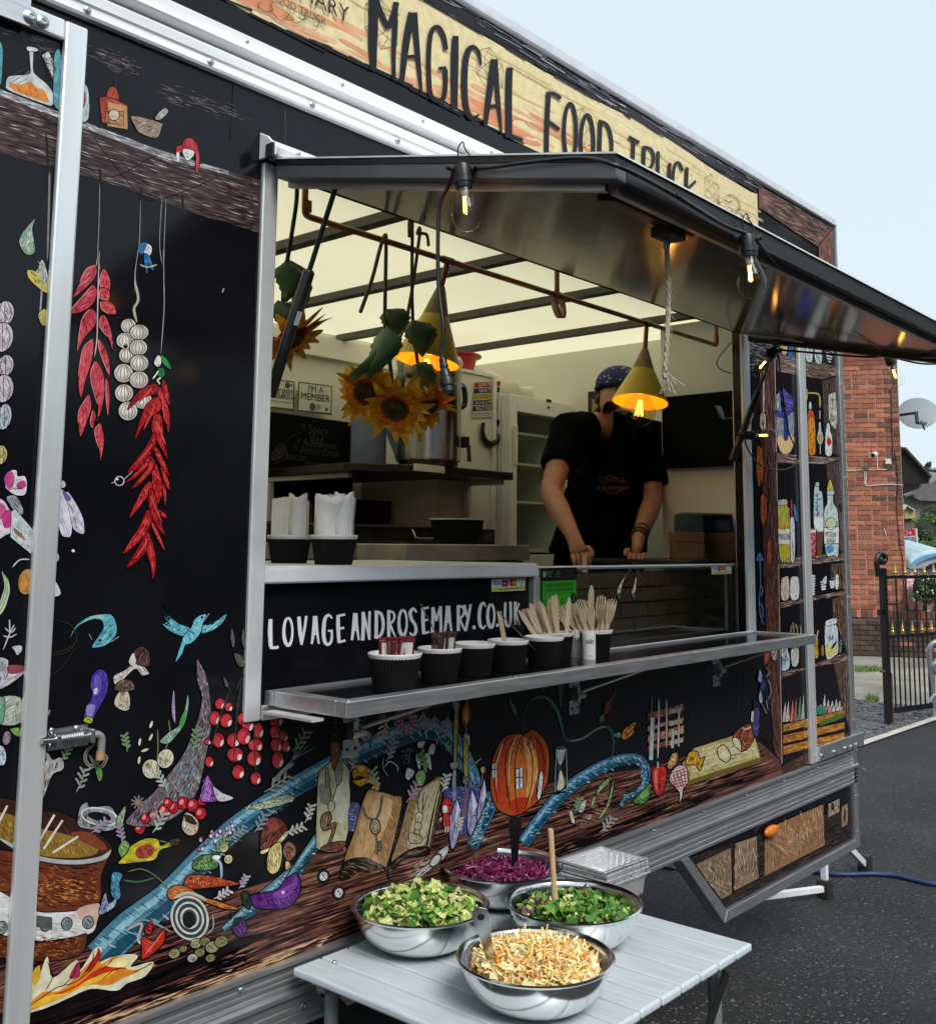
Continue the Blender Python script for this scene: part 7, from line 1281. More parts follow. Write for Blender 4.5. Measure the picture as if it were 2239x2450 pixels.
for i, (a, b) in enumerate(((443, 668), (512, 680))):
    c = onZ('M', a, b, BZ); hp = onY('M', a, b - 158, c.y).z - BZ; t = thing('salt_pot', ('white salt shaker half hidden behind its twin on the shelf', 'white salt shaker in front, lettered salt')[i], 'salt shaker', c)
    r = .0180; MB().lathe([(r, 0), (r, hp * .55), (r * .98, hp * .553), (r * .98, hp * .565), (r, hp * .57), (r, hp - .005), (r * .96, hp - .002), (r * .9, hp), (1e-5, hp)], c, 24).build('pot', 'paper_white', t, smooth=40)
    d_ = (CAM - c); d_.z = 0; d_.normalize(); e_ = V((-d_.y, d_.x, 0)); e_ = e_ if e_.dot(rt) > 0 else -e_
    pr = MB(); text_on(pr, 'salt', .018, c + d_ * (r + .0006) + V((0, 0, hp * .68)) + e_ * .003, e_, EZ, '2a2a2c', .9); text_on(pr, '25.0g', .006, c + d_ * (r + .0006) + V((0, 0, .010)) + e_ * .005, e_, EZ, '8a8a8a'); pr.build('lettering', 'paper_print', t)
# napkin cups on the worktop
kit_n = Kit('ripple_cup', 'cup', cup_parts(.0535, .066))
n1 = cup(kit_n, 'H', 245, 1135, .066, 'black ripple cup stuffed with a squared napkin stack by the left hatch post', 'napkin cups on the worktop', 1.555); n2 = cup(kit_n, 'H', 525, 1134, .066, 'black ripple cup of napkins with a loose crumpled sheet, right of the other napkin cup', 'napkin cups on the worktop', 1.555)
def napkins(c, n, label, tilt):
    t = thing('napkin_stack', label, 'napkins', c + V((0, 0, .012)))
    for i in range(n):
        f_ = i / (n - 1); o = c + rt * (-.039 + .079 * f_) + V((0, 0, .040)); hh = .118 + R_.uniform(-.0015, .0015) - .012 * abs(f_ - .4); e = V((rt.y, -rt.x, 0)).normalized() * .022; d_ = rt * tilt * (f_ - .3) * .02; k_ = rt * R_.uniform(-.0006, .0006)
        MB().grid([[o - e, o + e], [o - e * 1.02 + V((0, 0, hh * .5)) + k_, o + e * 1.02 + V((0, 0, hh * .5)) - k_], [o - e * 1.03 + V((0, 0, hh)) + d_ + k_, o + e * 1.03 + V((0, 0, hh)) + d_]]).build('napkin', 'paper_white', t, solid=.0037)
    return t
def face_napkin(t, c, u0, u1, hh, wob, curl=0):
    rows = []; e = -V((fw.x, fw.y, 0)).normalized()
    for j in range(8):
        f_ = j / 7; rows.append([c + rt * (.86 * (u0 + (u1 - u0) * g_) + (curl * f_ * f_ * (g_ + .2))) + e * (.036 + wob * sin(g_ * 5 + f_ * 4) - .02 * (g_ - .5) ** 2 * 4 + curl * .3 * f_) + V((0, 0, .055 + (hh + .012) * f_ + .006 * sin(g_ * 7 + 1) * f_)) for g_ in [q_ / 7 for q_ in range(8)]])
    MB().grid(rows).build('napkin', 'paper_white', t, smooth=60, solid=.001)
t = napkins(n1, 22, 'squared stack of white paper napkins in the cup by the post', .0); face_napkin(t, n1, -.002, .050, .095, .002)
t = napkins(n2, 14, 'looser bundle of white paper napkins with one sheet hanging over', .3); face_napkin(t, n2, -.050, .028, .088, .004); face_napkin(t, n2 + rt * .01, -.050, .006, .085, .006, .02); face_napkin(t, n2, .0, .052, .092, .003)

# notices on the hatch
def card(label, z, quad, y):
    t, pr, rect, disc, txt = poster('payment_sticker', label, 'sticker', z, quad, y, 'dfe0dd', 'card payment stickers', .0008)
    rect(.02, .03, .98, .27, 'd2c832'); txt('CONTACTLESS CARD PAYMENTS WELCOME', .5, .15, .0052, '2a2a20', sx=.82)
    txt('VISA', .14, .62, .017, '1c2a6a', sx=.85); disc(.34, .62, .0098, '2a5ab0'); disc(.42, .62, .0098, 'b8303a', .0013); txt('Maestro', .38, .62, .0045, 'e8e8e8', .0018); rect(.52, .36, .73, .92, '1c2038'); disc(.59, .64, .0085, 'b8303a', .0014); disc(.665, .64, .0085, 'd08a28', .0016); txt('MasterCard', .625, .64, .0035, 'e8e8e8', .002)
    disc(.87, .64, .0105, '8a98b0'); disc(.87, .64, .0092, 'e6e6e4', .0014); txt(')))', .87, .64, .012, '4a5a86', .0018); pr.build('printed_face', 'paper_print', t)
card('card payment sticker at the right end of the black lettered panel', 'H', [(1515, 1410), (1727, 1400), (1726, 1480), (1516, 1489)], .0285)
card('card payment sticker high on the right of the display glass', 'M', [(1233, 128), (1349, 122), (1349, 178), (1234, 184)], .0335)
t, pr, rect, disc, txt = poster('hygiene_sticker', 'green and black food hygiene rating sticker on the display glass', 'sticker', 'M', [(226, 146), (441, 140), (438, 398), (232, 408)], .0285, '121413', None, .001)
rect(.04, .03, .97, .70, '3fae2a'); txt('SGÔR HYLENDID BWYD', .5, .60, .0145, '0f2a10', sx=.82); txt('FOOD HYGIENE RATING', .5, .49, .0145, '0f2a10', sx=.82); rect(.05, .405, .96, .41, '123a10', .0014)
for i in range(6):
    u_ = .13 + i * .148; r_ = .0085 if i < 5 else .015; disc(u_, .22 if i < 5 else .27, r_, '0f2a10', .0014); 
    if i < 5: disc(u_, .22, r_ * .8, '3fae2a', .0016)
    txt(str(i), u_, .22 if i < 5 else .27, .013 if i < 5 else .022, '0f2a10' if i < 5 else '3fae2a', .0019)
disc(.10, .86, .009, '8ab0a0'); txt('Asiantaeth\nSafonau\nBwyd', .25, .86, .0065, '8a9a92'); txt('Food\nStandards\nAgency', .47, .86, .0065, '8a9a92'); rect(.62, .92, .93, .925, '6a7a72', .0014); rect(.62, .86, .93, .865, '6a7a72', .0014); rect(.62, .80, .93, .805, '6a7a72', .0014); pr.build('printed_face', 'paper_print', t)

# ------------------------------------------------------------------ rope, string lights, hanging plug
def awn_z(y): return aw(2, y).z
t = thing('jute_rope', 'pale frayed jute rope hanging from the awning latch', 'rope', lc)
R_ = random.Random(12); top = lc + V((0, 0, -.01)); Lr = .255; mid = [top + V((.005 * sin(f_ * 5), .004 * cos(f_ * 4), -Lr * f_)) + rt * (-.010 * f_) for f_ in [i / 40 for i in range(41)]]
for s_ in range(3): MB().tube([p + rt * (.0025 * cos(i * .8 + s_ * 2.09)) + fw * (.0025 * sin(i * .8 + s_ * 2.09)) for i, p in enumerate(mid)], .0026, 6).build('strand', 'rope_jute', t, smooth=60)
for i in range(46): p = mid[min(40, int(R_.random() ** .5 * 41))]; q = p + rt * R_.uniform(-.016, .016) + V((0, 0, R_.uniform(-.014, .004))); MB().tube([p, (p + q) / 2 + V((0, 0, .003)), q], .00045, 4).build('loose_fibre', 'rope_jute', t)
for i in range(16): p = mid[-1] + V((0, 0, .014)); q = p + rt * R_.uniform(-.006, .030) + V((0, R_.uniform(-.008, .008), -R_.uniform(.02, .045))); MB().tube(spline([p, p.lerp(q, .5) + rt * R_.uniform(-.006, .006), q], False, 3), .0011, 5).build('frayed_end', 'rope_jute', t, smooth=60)
MB().ball(mid[0] + V((0, 0, -.012)), .007, 10, 6, (1, 1, 1.5)).build('knot', 'rope_jute', t, smooth=60)
B1 = onX('W', 910, 332, AX0 - .018); d1 = (B1 - CAM).dot(fw)
B2 = onY('W', 1470, 470, AY - .014); B3 = onY('W', 1524, 690, -.21); B4 = onY('W', 1466, 857, -.045); B5 = onY('W', 1748, 700, -.50)
t = thing('string_lights', 'black festoon cable with clear lit bulbs looped round the awning edge', 'string lights', B2)
def bulb(p, d):
    p = V(p); d = V(d).normalized()
    so_ = MB().lathe([(.006, -.010), (.013, -.007), (.0148, .0), (.0150, .016), (.0165, .017), (.0168, .025), (.0155, .026), (.0150, .034)], p, 20, d).build('socket', 'black_plastic', t, smooth=40)
    e_ = d.orthogonal().normalized()
    for sg in (1, -1):
        q_ = p + rt * (.0145 * sg); MB().lathe([(.0052, 0), (.0060, .003), (.0050, .006), (.0058, .009), (.0046, .013)], q_, 10, rt * sg + V((0, 0, .35))).build('strain_relief', 'rubber', so_, smooth=40)
    b0 = p + d * .034; g_ = MB().lathe([(.0125, -.003), (.0130, .004), (.0165, .014), (.0225, .029), (.0258, .045), (.0245, .058), (.0185, .069), (.010, .0745), (1e-5, .076)], b0, 24, d).build('bulb', 'bulb_glass', t, smooth=80)
    MB().lathe([(.0075, 0), (.0068, .008), (.004, .016), (1e-5, .017)], b0, 12, d).build('bulb_stem', 'label_white', g_, smooth=60)
    s2 = d.cross(e_); MB().tube([b0 + d * .012 + e_ * .003, b0 + d * .045 + e_ * .004], .0009, 5).tube([b0 + d * .012 - e_ * .003, b0 + d * .045 - e_ * .004], .0009, 5).tube([b0 + d * .014 + s2 * .003, b0 + d * .044 + s2 * .004], .0009, 5).build('filament', 'filament_small', g_)
dn = V((0, 0, -1))
bulb(B1, dn + rt * .10); bulb(B2, dn + rt * .08); bulb(B3, dn * .75 - rt * .62); bulb(B4, rt + V((0, 0, .02))); bulb(B5, dn + rt * .32)
cw = MB(); Z = lambda a, b, y: onY('W', a, b, y)
cab = lambda pts, r=.0036: cw.tube(spline([V(p) for p in pts], False, 6), r, 8)
XX = lambda a, b: onX('W', a, b, AX0 - .012)
ed = lambda x: V((x, AY - .010, awn_z(AY) - .018))
cab([B1 + rt * .02 + V((0, 0, .004)), XX(960, 330), XX(1050, 318), XX(1150, 311), V((AX0 - .008, AY - .012, awn_z(AY) - .02)), ed(1.42), ed(1.60) + V((0, 0, -.008)), Z(1330, 384, AY - .012), Z(1420, 440, AY - .012), B2 + V((0, 0, .010))])
cab([B2 + rt * .012 + V((0, 0, .005)), Z(1530, 520, AY + .03), Z(1600, 580, AY + .16), Z(1690, 655, AY + .28), B5 + V((0, 0, .006))]); cab([B5, Z(1700, 702, -.45), Z(1600, 694, -.32), B3 + V((0, 0, .004))])
cab([B5 + rt * .01, Z(1800, 703, -.6), Z(1860, 701, -.75), Z(1960, 690, -.95)]); cab([B5 + rt * .01 + V((0, 0, -.004)), Z(1810, 715, -.55), Z(1860, 716, -.62), Z(1960, 722, -.8)])
cab([B3 + V((0, 0, .004)), Z(1532, 700, -.2), Z(1538, 760, -.15), Z(1552, 850, -.1), Z(1570, 890, -.07), Z(1560, 918, -.055), Z(1525, 925, -.05), Z(1490, 910, -.045), Z(1470, 880, -.045), B4 + V((0, 0, -.006))], .0028)
cab([B1 - rt * .015, XX(885, 362), XX(866, 400), XX(862, 460), XX(863, 560), XX(872, 640), XX(869, 690), XX(870, 708)]); cw.build('cable', 'black_plastic', t, smooth=60)
for p in (B1, B2):
    hk = MB(); hk.tube(spline([p + V((0, 0, .006)), p + rt * .012 + V((0, 0, .022)), p + rt * .004 + V((0, 0, .036)), p + V((0, 0, .048)), p - rt * .008 + V((0, 0, .036)), p - rt * .006 + V((0, 0, .018)), p + V((0, 0, .008))], False, 5), .0013, 6); hk.build('cable_tie', 'black_plastic', t, smooth=60)
hk = MB(); hk.tube(spline([B5 + rt * .004 + V((0, 0, .008)), B5 + rt * .03 + V((0, 0, .018)), B5 + rt * .034 + V((0, 0, .012)), B5 + rt * .02 + V((0, 0, .002))], False, 4), .0012, 6).build('cable_tie', 'black_plastic', t, smooth=60)
pp = XX(871, 706); pe_ = (XX(882, 765) - pp).normalized()
MB().lathe([(.0045, -.004), (.0062, 0), (.0075, .004), (.0062, .008), (.0082, .013), (.0068, .018), (.0092, .023), (.0092, .034), (.0125, .036), (.0130, .046), (.0125, .050), (.0098, .051), (.0095, .060)], pp, 16, pe_).build('cable_plug', 'black_plastic', t, smooth=40)
ch_ = MB(); 
for i in range(5): c = pp + pe_ * .046 + rt * (.012 + i * .004) + V((0, 0, .002 - .0012 * i)); ch_.tube([c + rt * (.003 * cos(a)) + V((0, 0, .002 * sin(a))) for a in [k * pi / 4 for k in range(9)]], .0005, 4)
ch_.build('plug_chain', 'zinc', t)
t = thing('loose_cable', 'thin dark cable drooping inside the hatch beside the end partition', 'cable', Z(1445, 665, .1))
MB().tube(spline([Z(1452, 660, .06), Z(1425, 690, .1), Z(1411, 712, .12), Z(1420, 728, .1), Z(1455, 738, .06)], False, 6), .0022, 6).build('cable', 'black_plastic', t, smooth=60)
t = thing('white_tag', 'small white leaf shaped tag on a thin wire in front of the television', 'tag', Z(1410, 800, .05)); MB().grid([[Z(1408, 797, .05), Z(1418, 799, .05)], [Z(1413, 812, .05), Z(1424, 812, .048)], [Z(1420, 824, .05), Z(1427, 826, .05)]]).build('tag_leaf', 'label_white', t, smooth=60, solid=.001); MB().tube(spline([Z(1426, 824, .05), Z(1445, 824, .05), Z(1470, 845, .0)], False, 5), .0012, 5).build('tag_wire', 'steel_dull', t)

# ------------------------------------------------------------------ folding table and salads
TZ, TX0, TX1, TY0, TY1 = .78, 1.402, 2.126, -.645, -.032
t = thing('camping_table', 'low folding table with silver aluminium slats in front of the trailer', 'table', ((TX0 + TX1) / 2, (TY0 + TY1) / 2, 0))
nsl = 10; sw = (TX1 - TX0) / nsl
for i in range(nsl):
    MB().box((TX0 + i * sw + .0016, TY0 + R_.uniform(-.002, .002), TZ - .016 + R_.uniform(-.0006, .0006)), (TX0 + (i + 1) * sw - .0016, TY1, TZ)).build('slat', 'table_slat', t, bevel=.0045)
for y in (TY0 + .05, TY1 - .075): MB().box((TX0 + .02, y, TZ - .034), (TX1 - .02, y + .025, TZ - .0165)).build('frame_bar', 'leg_grey', t)
for x in (TX0 + .05, TX1 - .05):
    for y in (TY0 + .062, TY1 - .062): MB().tube([(x, y, 0), (x, y, TZ - .03)], .014, 14).build('leg', 'leg_grey', t, smooth=40)
for y in (TY0 + .03, TY1 - .03): MB().bar((TX0 + .06, y, .12), (TX1 - .06, y, TZ - .05), .022, .006, upv=(0, 1, 0)).build('brace', 'black_metal', t); MB().bar((TX1 - .06, y + .008, .12), (TX0 + .06, y + .008, TZ - .05), .022, .006, upv=(0, 1, 0)).build('brace', 'black_metal', t)
p = onZ('P', 160, 570, TZ); MB().ball(p + V((0, 0, .002)), .005, 8, 6, (1, 1, .8)).build('slat_screw', 'zinc', t, smooth=80)
BR, BH = .139, .080
def bowl(z, a, b, label):
    c = onZ(z, a, b, TZ + BH); c.z = TZ; t = thing('mixing_bowl', label, 'bowl', c, 'stainless salad bowls on the folding table')
    pr_ = [(1e-5, 0), (.055, 0), (.066, .004)]; n_ = 10
    for j in range(1, n_ + 1): a_ = j / n_ * pi / 2; pr_.append((.066 + (.134 - .066) * sin(a_) ** .9, .004 + (BH - .006) * (1 - cos(a_)) ** .85))
    pr_ += [(BR, BH - .001), (BR + .004, BH + .001), (BR + .005, BH + .004), (BR + .001, BH + .006), (.134, BH + .003)]
    for j in range(n_, 0, -1): a_ = j / n_ * pi / 2; pr_.append((.064 + (.131 - .064) * sin(a_) ** .9, .0065 + (BH - .007) * (1 - cos(a_)) ** .85))
    pr_.append((1e-5, .0065)); MB().lathe(pr_, c, 64).build('bowl_wall', 'steel_bowl', t, smooth=50); return c
b_cab = bowl('P', 803, 193, 'stainless bowl of purple cabbage at the back of the table'); b_l = bowl('P', 489, 347, 'stainless bowl of pale green leaf salad at the left'); b_r = bowl('P', 1077, 338, 'stainless bowl of dark green leaf salad with a wooden spoon'); b_f = bowl('P', 930, 547, 'stainless bowl of carrot coleslaw nearest the camera')
for n_, c_ in (('cab1', (.22, .010, .10)), ('cab2', (.085, .004, .035)), ('cab3', (.34, .06, .19)), ('g1', (.17, .36, .05)), ('g2', (.07, .20, .03)), ('g3', (.55, .60, .20)), ('g4', (.62, .58, .28)), ('g5', (.045, .14, .025)), ('rad', (.12, .012, .03)), ('car1', (.88, .36, .045)), ('car2', (.90, .64, .22)), ('car3', (.90, .79, .44)), ('or1', (.75, .32, .02))): mat('veg_' + n_, c_, .38, var=.2, vscale=60, sss=.0)
def salad(name, label, c, kinds, n, fill, dome, seed, rr=.118):
    R = random.Random(seed); t = thing(name, label, 'salad', c + V((0, 0, .02))); t['kind'] = 'stuff'; mbs = {k[0]: MB() for k in kinds}; tot = sum(k[3] for k in kinds)
    MB().lathe([(1e-5, fill + dome * .7), (rr * .5, fill + dome * .55), (rr * .85, fill + .002), (rr * .96, fill - .014)], c, 24).build('base_heap', 'veg_' + kinds[0][0], t, smooth=60)
    for i in range(n):
        q = R.random() * tot
        for k in kinds:
            q -= k[3]
            if q <= 0: break
        m, sh, sz, _ = k; r = rr * sqrt(R.random()); a = R.uniform(0, 2 * pi); h = fill + dome * (1 - (r / rr) ** 2) + R.uniform(-.007, .010)
        p = c + V((r * cos(a), r * sin(a), h)); d = V((R.uniform(-1, 1), R.uniform(-1, 1), R.uniform(-.45, .55))).normalized(); s_ = d.cross(V((R.uniform(-.5, .5), R.uniform(-.5, .5), 1))).normalized(); nn = s_.cross(d)
        L = sz * R.uniform(.6, 1.35)
        if max((p + d * L * .6 - c).xy.length, (p - d * L * .6 - c).xy.length) > .119 and R.random() < .985: continue
        if (p + d * L * .6 - c).xy.length > .126 or (p - d * L * .6 - c).xy.length > .126: continue
        if sh == 'shred':
            w_ = .0016 * R.uniform(.7, 1.5); cv = R.uniform(-.5, .5) * L; rows = []
            for j in range(4): f_ = j / 3 - .5; ctr = p + d * (L * f_) + nn * (cv * (.25 - f_ * f_)) + s_ * (cv * .5 * (.25 - f_ * f_)); rows.append([ctr - s_ * w_, ctr + nn * w_ * .8, ctr + s_ * w_])
            mbs[m].grid(rows)
        elif sh == 'leaf':
            rows = []; wob = R.uniform(0, 6)
            for j in range(5): f_ = j / 4; w_ = L * .42 * sin(pi * min(.96, .12 + f_ * .85)) * (1 + .35 * sin(j * 2.4 + wob)); ctr = p + d * (L * (f_ - .5)) + nn * (L * .28 * sin(f_ * 5 + wob)); rows.append([ctr - s_ * w_ + nn * w_ * R.uniform(-.3, .7), ctr, ctr + s_ * w_ + nn * w_ * R.uniform(-.3, .7)])
            mbs[m].grid(rows)
        else:
            mbs[m].hexa([p + d * x * L * .5 + s_ * y * L * .35 + nn * z_ * L * .14 for x, y, z_ in ((-1, -1, -1), (1, -.8, -1), (.8, 1, -1), (-1, .7, -1), (-.9, -1, 1), (.9, -.9, 1), (.7, .9, 1), (-.8, .8, 1))])
    nmz = {'cab': 'cabbage_shreds', 'car': 'carrot_shreds', 'g': 'salad_leaves', 'rad': 'radicchio_leaves', 'or': 'pepper_pieces'}
    for k, mb in mbs.items():
        if mb.f: o = mb.build(nmz[k.rstrip('0123456789')], 'veg_' + k, t, smooth=60); o['kind'] = 'stuff'
salad('cabbage_salad', 'shredded purple cabbage filling the back bowl', b_cab, [('cab1', 'shred', .036, 5), ('cab2', 'shred', .036, 4), ('cab3', 'shred', .03, 1.4)], 2500, .050, .018, 1, .124)
salad('leaf_salad', 'chopped pale green lettuce heaped in the left bowl', b_l, [('g1', 'leaf', .028, 3), ('g2', 'leaf', .030, 1.6), ('g3', 'leaf', .028, 4), ('g4', 'leaf', .024, 2.4), ('or1', 'chunk', .018, .14), ('rad', 'leaf', .018, .12)], 1250, .062, .036, 2, .120)
salad('rocket_salad', 'dark green rocket and lettuce with red leaves in the right bowl', b_r, [('g5', 'leaf', .027, 2), ('g2', 'leaf', .028, 3.4), ('g1', 'leaf', .028, 3.4), ('g3', 'leaf', .026, 1.6), ('rad', 'leaf', .032, .7), ('g4', 'chunk', .020, .8)], 1050, .050, .024, 3, .120)
salad('coleslaw', 'orange carrot and white cabbage coleslaw in the front bowl', b_f, [('car1', 'shred', .036, 4.2), ('car2', 'shred', .040, 5), ('car3', 'shred', .040, 5.5), ('car3', 'chunk', .022, 1.6), ('g3', 'shred', .02, .35)], 3200, .060, .034, 5, .124)
def spoon(name, label, base, top, m, kind):
    base, top = V(base), V(top); d = (top - base).normalized(); L = (top - base).length; t = thing(name, label, 'spoon', base); s_ = (rt - d * rt.dot(d)).normalized(); n_ = d.cross(s_)
    if kind == 'wood':
        MB().tube([base, base + d * .06, base + d * (L - .01), top], [.0075, .006, .0062, .0055], 10).build('handle', m, t, smooth=60); MB().ball(base - d * .012, .022, 14, 8, (1, 1, .6)).build('spoon_bowl', m, t, smooth=60)
    else:
        ws = [.007, .0085, .0105, .014, .0155, .013]; fs = [0, .25, .5, .75, .9, 1.0]; th = .0022; P = []
        for w_, f_ in zip(ws, fs): P.append((base + d * L * f_, w_))
        o = [c - s_ * w_ for c, w_ in P] + [P[-1][0] + d * .006] + [c + s_ * w_ for c, w_ in P[::-1]]
        hole_c = base + d * L * .88; mb = MB(); mb.slab([q - n_ * th / 2 for q in o], n_ * th); mb.build('handle', m, t, bevel=.0006)
        MB().lathe([(.0062, -.0022), (.0062, .0022)], hole_c, 14, n_).build('hanging_hole', 'black_metal', t) ; MB().ball(base - d * .02, .028, 14, 8, (1, 1, .5)).build('spoon_bowl', m, t, smooth=60)
    return t
hb = onZ('P', 1005, 330, TZ + .080); ht = hb + (onD('P', 988, 55, (hb - CAM).dot(fw) * 1.0) - hb); spoon('wooden_spoon', 'pale wooden spoon standing in the right hand salad', hb, ht, 'wood_spoon', 'wood')
hb = onZ('P', 762, 572, TZ + .085); ht = onD('P', 716, 365, (hb - CAM).dot(fw) * .985); spoon('serving_spoon', 'steel serving spoon with a slotted handle in the coleslaw', hb, ht, 'steel', 'flat')
hb = onZ('P', 850, 195, TZ + .076); ht = onD('P', 853, 12, (hb - CAM).dot(fw) * .99); spoon('serving_spoon', 'black handled serving spoon in the purple cabbage', hb, ht, 'black_plastic', 'flat')
# stacked foil trays
def tray_mb():
    def ring(w_, d_, z, n, amp):
        P = []
        for sx, sy, ex, ey in ((-1, -1, 1, -1), (1, -1, 1, 1), (1, 1, -1, 1), (-1, 1, -1, -1)):
            for k in range(n): f_ = k / n; a = amp * (1 if k % 2 else -1); x = (sx + (ex - sx) * f_) * w_; y = (sy + (ey - sy) * f_) * d_; P.append((x + (a if sx == ex else 0), y + (a if sy == ey else 0), z))
        return P
    r = [ring(.068, .054, .0, 14, .0006), ring(.071, .057, .004, 14, .0014), ring(.0765, .0625, .050, 14, .0014), ring(.077, .063, .053, 14, .0003), ring(.083, .069, .0535, 14, .0004), ring(.084, .070, .0505, 14, .0004)]; n = len(r[0]); mb = MB()
    mb.add([p for q in r for p in q], [(j * n + k, j * n + (k + 1) % n, (j + 1) * n + (k + 1) % n, (j + 1) * n + k) for j in range(5) for k in range(n)] + [tuple(range(n))[::-1]]); return mb
tk = Kit('foil_tray', 'foil tray', [('tray', tray_mb(), 'foil', 20, None, 0)])
NT = 7; pos_ = onZ('P', 1190, 170, TZ + .09)
for i in range(NT): tk.place((pos_.x + .004 * sin(i * 2), pos_.y + .003 * cos(i * 3), TZ + .001 + i * .0062), ('topmost' if i == NT - 1 else 'lowest' if i == 0 else ('second', 'third', 'fourth', 'fifth', 'sixth')[i - 1]) + (' open silver foil tray on the stack behind the salads' if i == NT - 1 else ' silver foil tray from the bottom of the stack behind the salads' if i else ' silver foil tray of the stack behind the salads'), 'stack of foil trays', rot=(0, 0, -.05 + .02 * sin(i * 4)))
# ------------------------------------------------------------------ beyond the trailer: brick house, gate, gardens
hd_ = radians(-63.3); wd_ = V((cos(hd_), sin(hd_), 0)); wn = V((sin(hd_), -cos(hd_), 0)); wn = wn if wn.dot(-fw) > 0 else -wn
PW = onZ('X', 620, 868, 0); PB = PW - wn * .12
Bp = lambda z, a, b, off=0.: onPl(z, a, b, PB + wn * off, wn)
Lp = lambda z, a, b, off=0.: onPl(z, a, b, PW + wn * off, wn)
sB = lambda p: (p - PB).dot(wd_)
sc = sB(Bp('S', 2156, 1100)); ztop = Lp('X', 620, 310).z; zsol = Lp('X', 620, 398).z
house = thing('brick_house', 'red brick house end wall with darker corner bricks beyond the trailer', 'house', PB + wd_ * sc)
def wbox(mb, s0, s1, z0, z1, d0, d1, base=PB): 
    q = [base + wd_ * s0 + wn * d0, base + wd_ * s1 + wn * d0, base + wd_ * s1 + wn * d1, base + wd_ * s0 + wn * d1]
    return mb.hexa([V((p.x, p.y, z0)) for p in q] + [V((p.x, p.y, z1)) for p in q])
HT = 5.05
wbox(MB(), sc - 5, sc, 0, HT, -6, -.006).build('house_wall', 'mortar', house)
wbox(MB(), sc - 5.2, sc + .12, HT + .001, HT + .16, -6.2, .10).build('eaves_board', 'timber_black', house)
rf_ = MB(); c_ = lambda s, z, d: (PB + wd_ * s + wn * d).xy.to_3d() + V((0, 0, z))
rf_.add([c_(sc - 5.2, HT + .165, .16), c_(sc + .16, HT + .165, .16), c_(sc + .16, HT + .165, -6.2), c_(sc - 5.2, HT + .165, -6.2), c_(sc - 2.5, HT + .55, -1.6), c_(sc - 2.5, HT + .55, -4.4)], [(0, 1, 4), (1, 2, 5, 4), (2, 3, 5), (3, 0, 4, 5), (0, 3, 2, 1)]); rf_.build('roof', 'roof_tile', house)
R_ = random.Random(31)
def brick_mesh(w, h=.064, d=.055, nm='brick'):
    mb = MB(); a = .003; mb.add([(0, 0, 0), (w, 0, 0), (w, 0, h), (0, 0, h), (a, -d, a), (w - a, -d, a), (w - a, -d, h - a), (a, -d, h - a)], [(4, 5, 6, 7), (0, 1, 5, 4), (1, 2, 6, 5), (2, 3, 7, 6), (3, 0, 4, 7)])
    return mb
BM = {}
def brick(par, s, z, w, m, base=PB, d=.0, h=.064):
    key = (round(w, 2), m, h)
    if key not in BM: o = brick_mesh(key[0], h).build('brick', m, None); BM[key] = o.data; bpy.data.objects.remove(o)
    o = bpy.data.objects.new('brick', BM[key]); COL.objects.link(o); o.parent = par
    o.rotation_euler = (0, 0, hd_); p = base + wd_ * s + wn * (-.046 + d); o.location = V((p.x, p.y, z)) - V(par.location); return o
stuff = MB(); r = 0; z = ztop + .008
while z < 4.75:
    s1 = sc; first = True; lim = sc - 1.36
    while s1 > sc - 4.6:
        w_ = .215 if not (first and r % 2) else .1025
        if not first and R_.random() < .10: w_ = .1025
        s0 = s1 - w_; dark = first and (r % 2 == 0 or R_.random() < .8)
        m = 'brick_dark' if dark and z > 2.2 or R_.random() < .07 else 'brick_red'
        if s0 > lim and z < 4.45: brick(house, s0, z, w_, m, d=R_.uniform(-.006, .005))
        else: wbox(stuff, s0, s1, z, z + .064, -.01, .008 + R_.uniform(-.003, .003))
        s1 = s0 - .0105; first = False
    z += .0752; r += 1
o = stuff.build('brickwork', 'brick_red', house); o['kind'] = 'stuff'
wl_ = thing('low_brick_wall', 'low dark brick wall with a soldier course on top along the driveway', 'wall', PW)
wbox(MB(), sc - 5, sc + 3.4, 0, ztop - .004, -.119, -.012, PW).build('wall_core', 'mortar_dark', wl_)
s = sc - 1.5; k = 0
while s < sc + 1.0: wbox(MB(), s, s + .068, zsol + .006, ztop, -.11, .008, PW).build('brick', ('brick_dark', 'brick_red', 'brick_dark')[k % 3], wl_, bevel=.003); s += .0755; k += 1
mb = MB(); 
z = .02; r = 0
while z < zsol - .05:
    s = sc - 1.5 - (r % 2) * .11; 
    while s < sc + 1.1: brick(wl_, s, z, .215, 'brick_red' if R_.random() < .13 else 'brick_blue', base=PW, d=R_.uniform(-.004, .004), h=.064); s += .2255
    z += .0752; r += 1
# fittings on the brick wall
t = thing('security_camera', 'white security camera high on the brick wall', 'camera', Bp('R', 715, 40)); p = Bp('R', 720, 40, .10); q = Bp('R', 680, 62, .24)
MB().tube([p, q], .042, 12).build('camera_body', 'white_plastic', t, smooth=40); MB().tube([Bp('R', 735, 30, .012), p], .016, 8).build('camera_arm', 'white_plastic', t, smooth=40); MB().lathe([(.034, 0), (.03, .004)], q, 12, (q - p)).build('lens', 'black_plastic', t)
t = thing('junction_box', 'white square junction box near the corner of the brick wall', 'box', Bp('R', 903, 155)); a_, b_ = Bp('R', 862, 195), Bp('R', 945, 115); wbox(MB(), sB(a_), sB(b_), a_.z, b_.z, .010, .075).build('box_body', 'white_plastic', t, bevel=.006); MB().tube([Bp('R', 890, 205, .04), Bp('R', 905, 250, .03), Bp('R', 925, 205, .04)], .009, 6).build('cable_tail', 'grey_dish', t)
wp_ = thing('white_wall_cables', 'thin white cables stapled across the brick wall below the camera', 'cables', Bp('R', 600, 280))
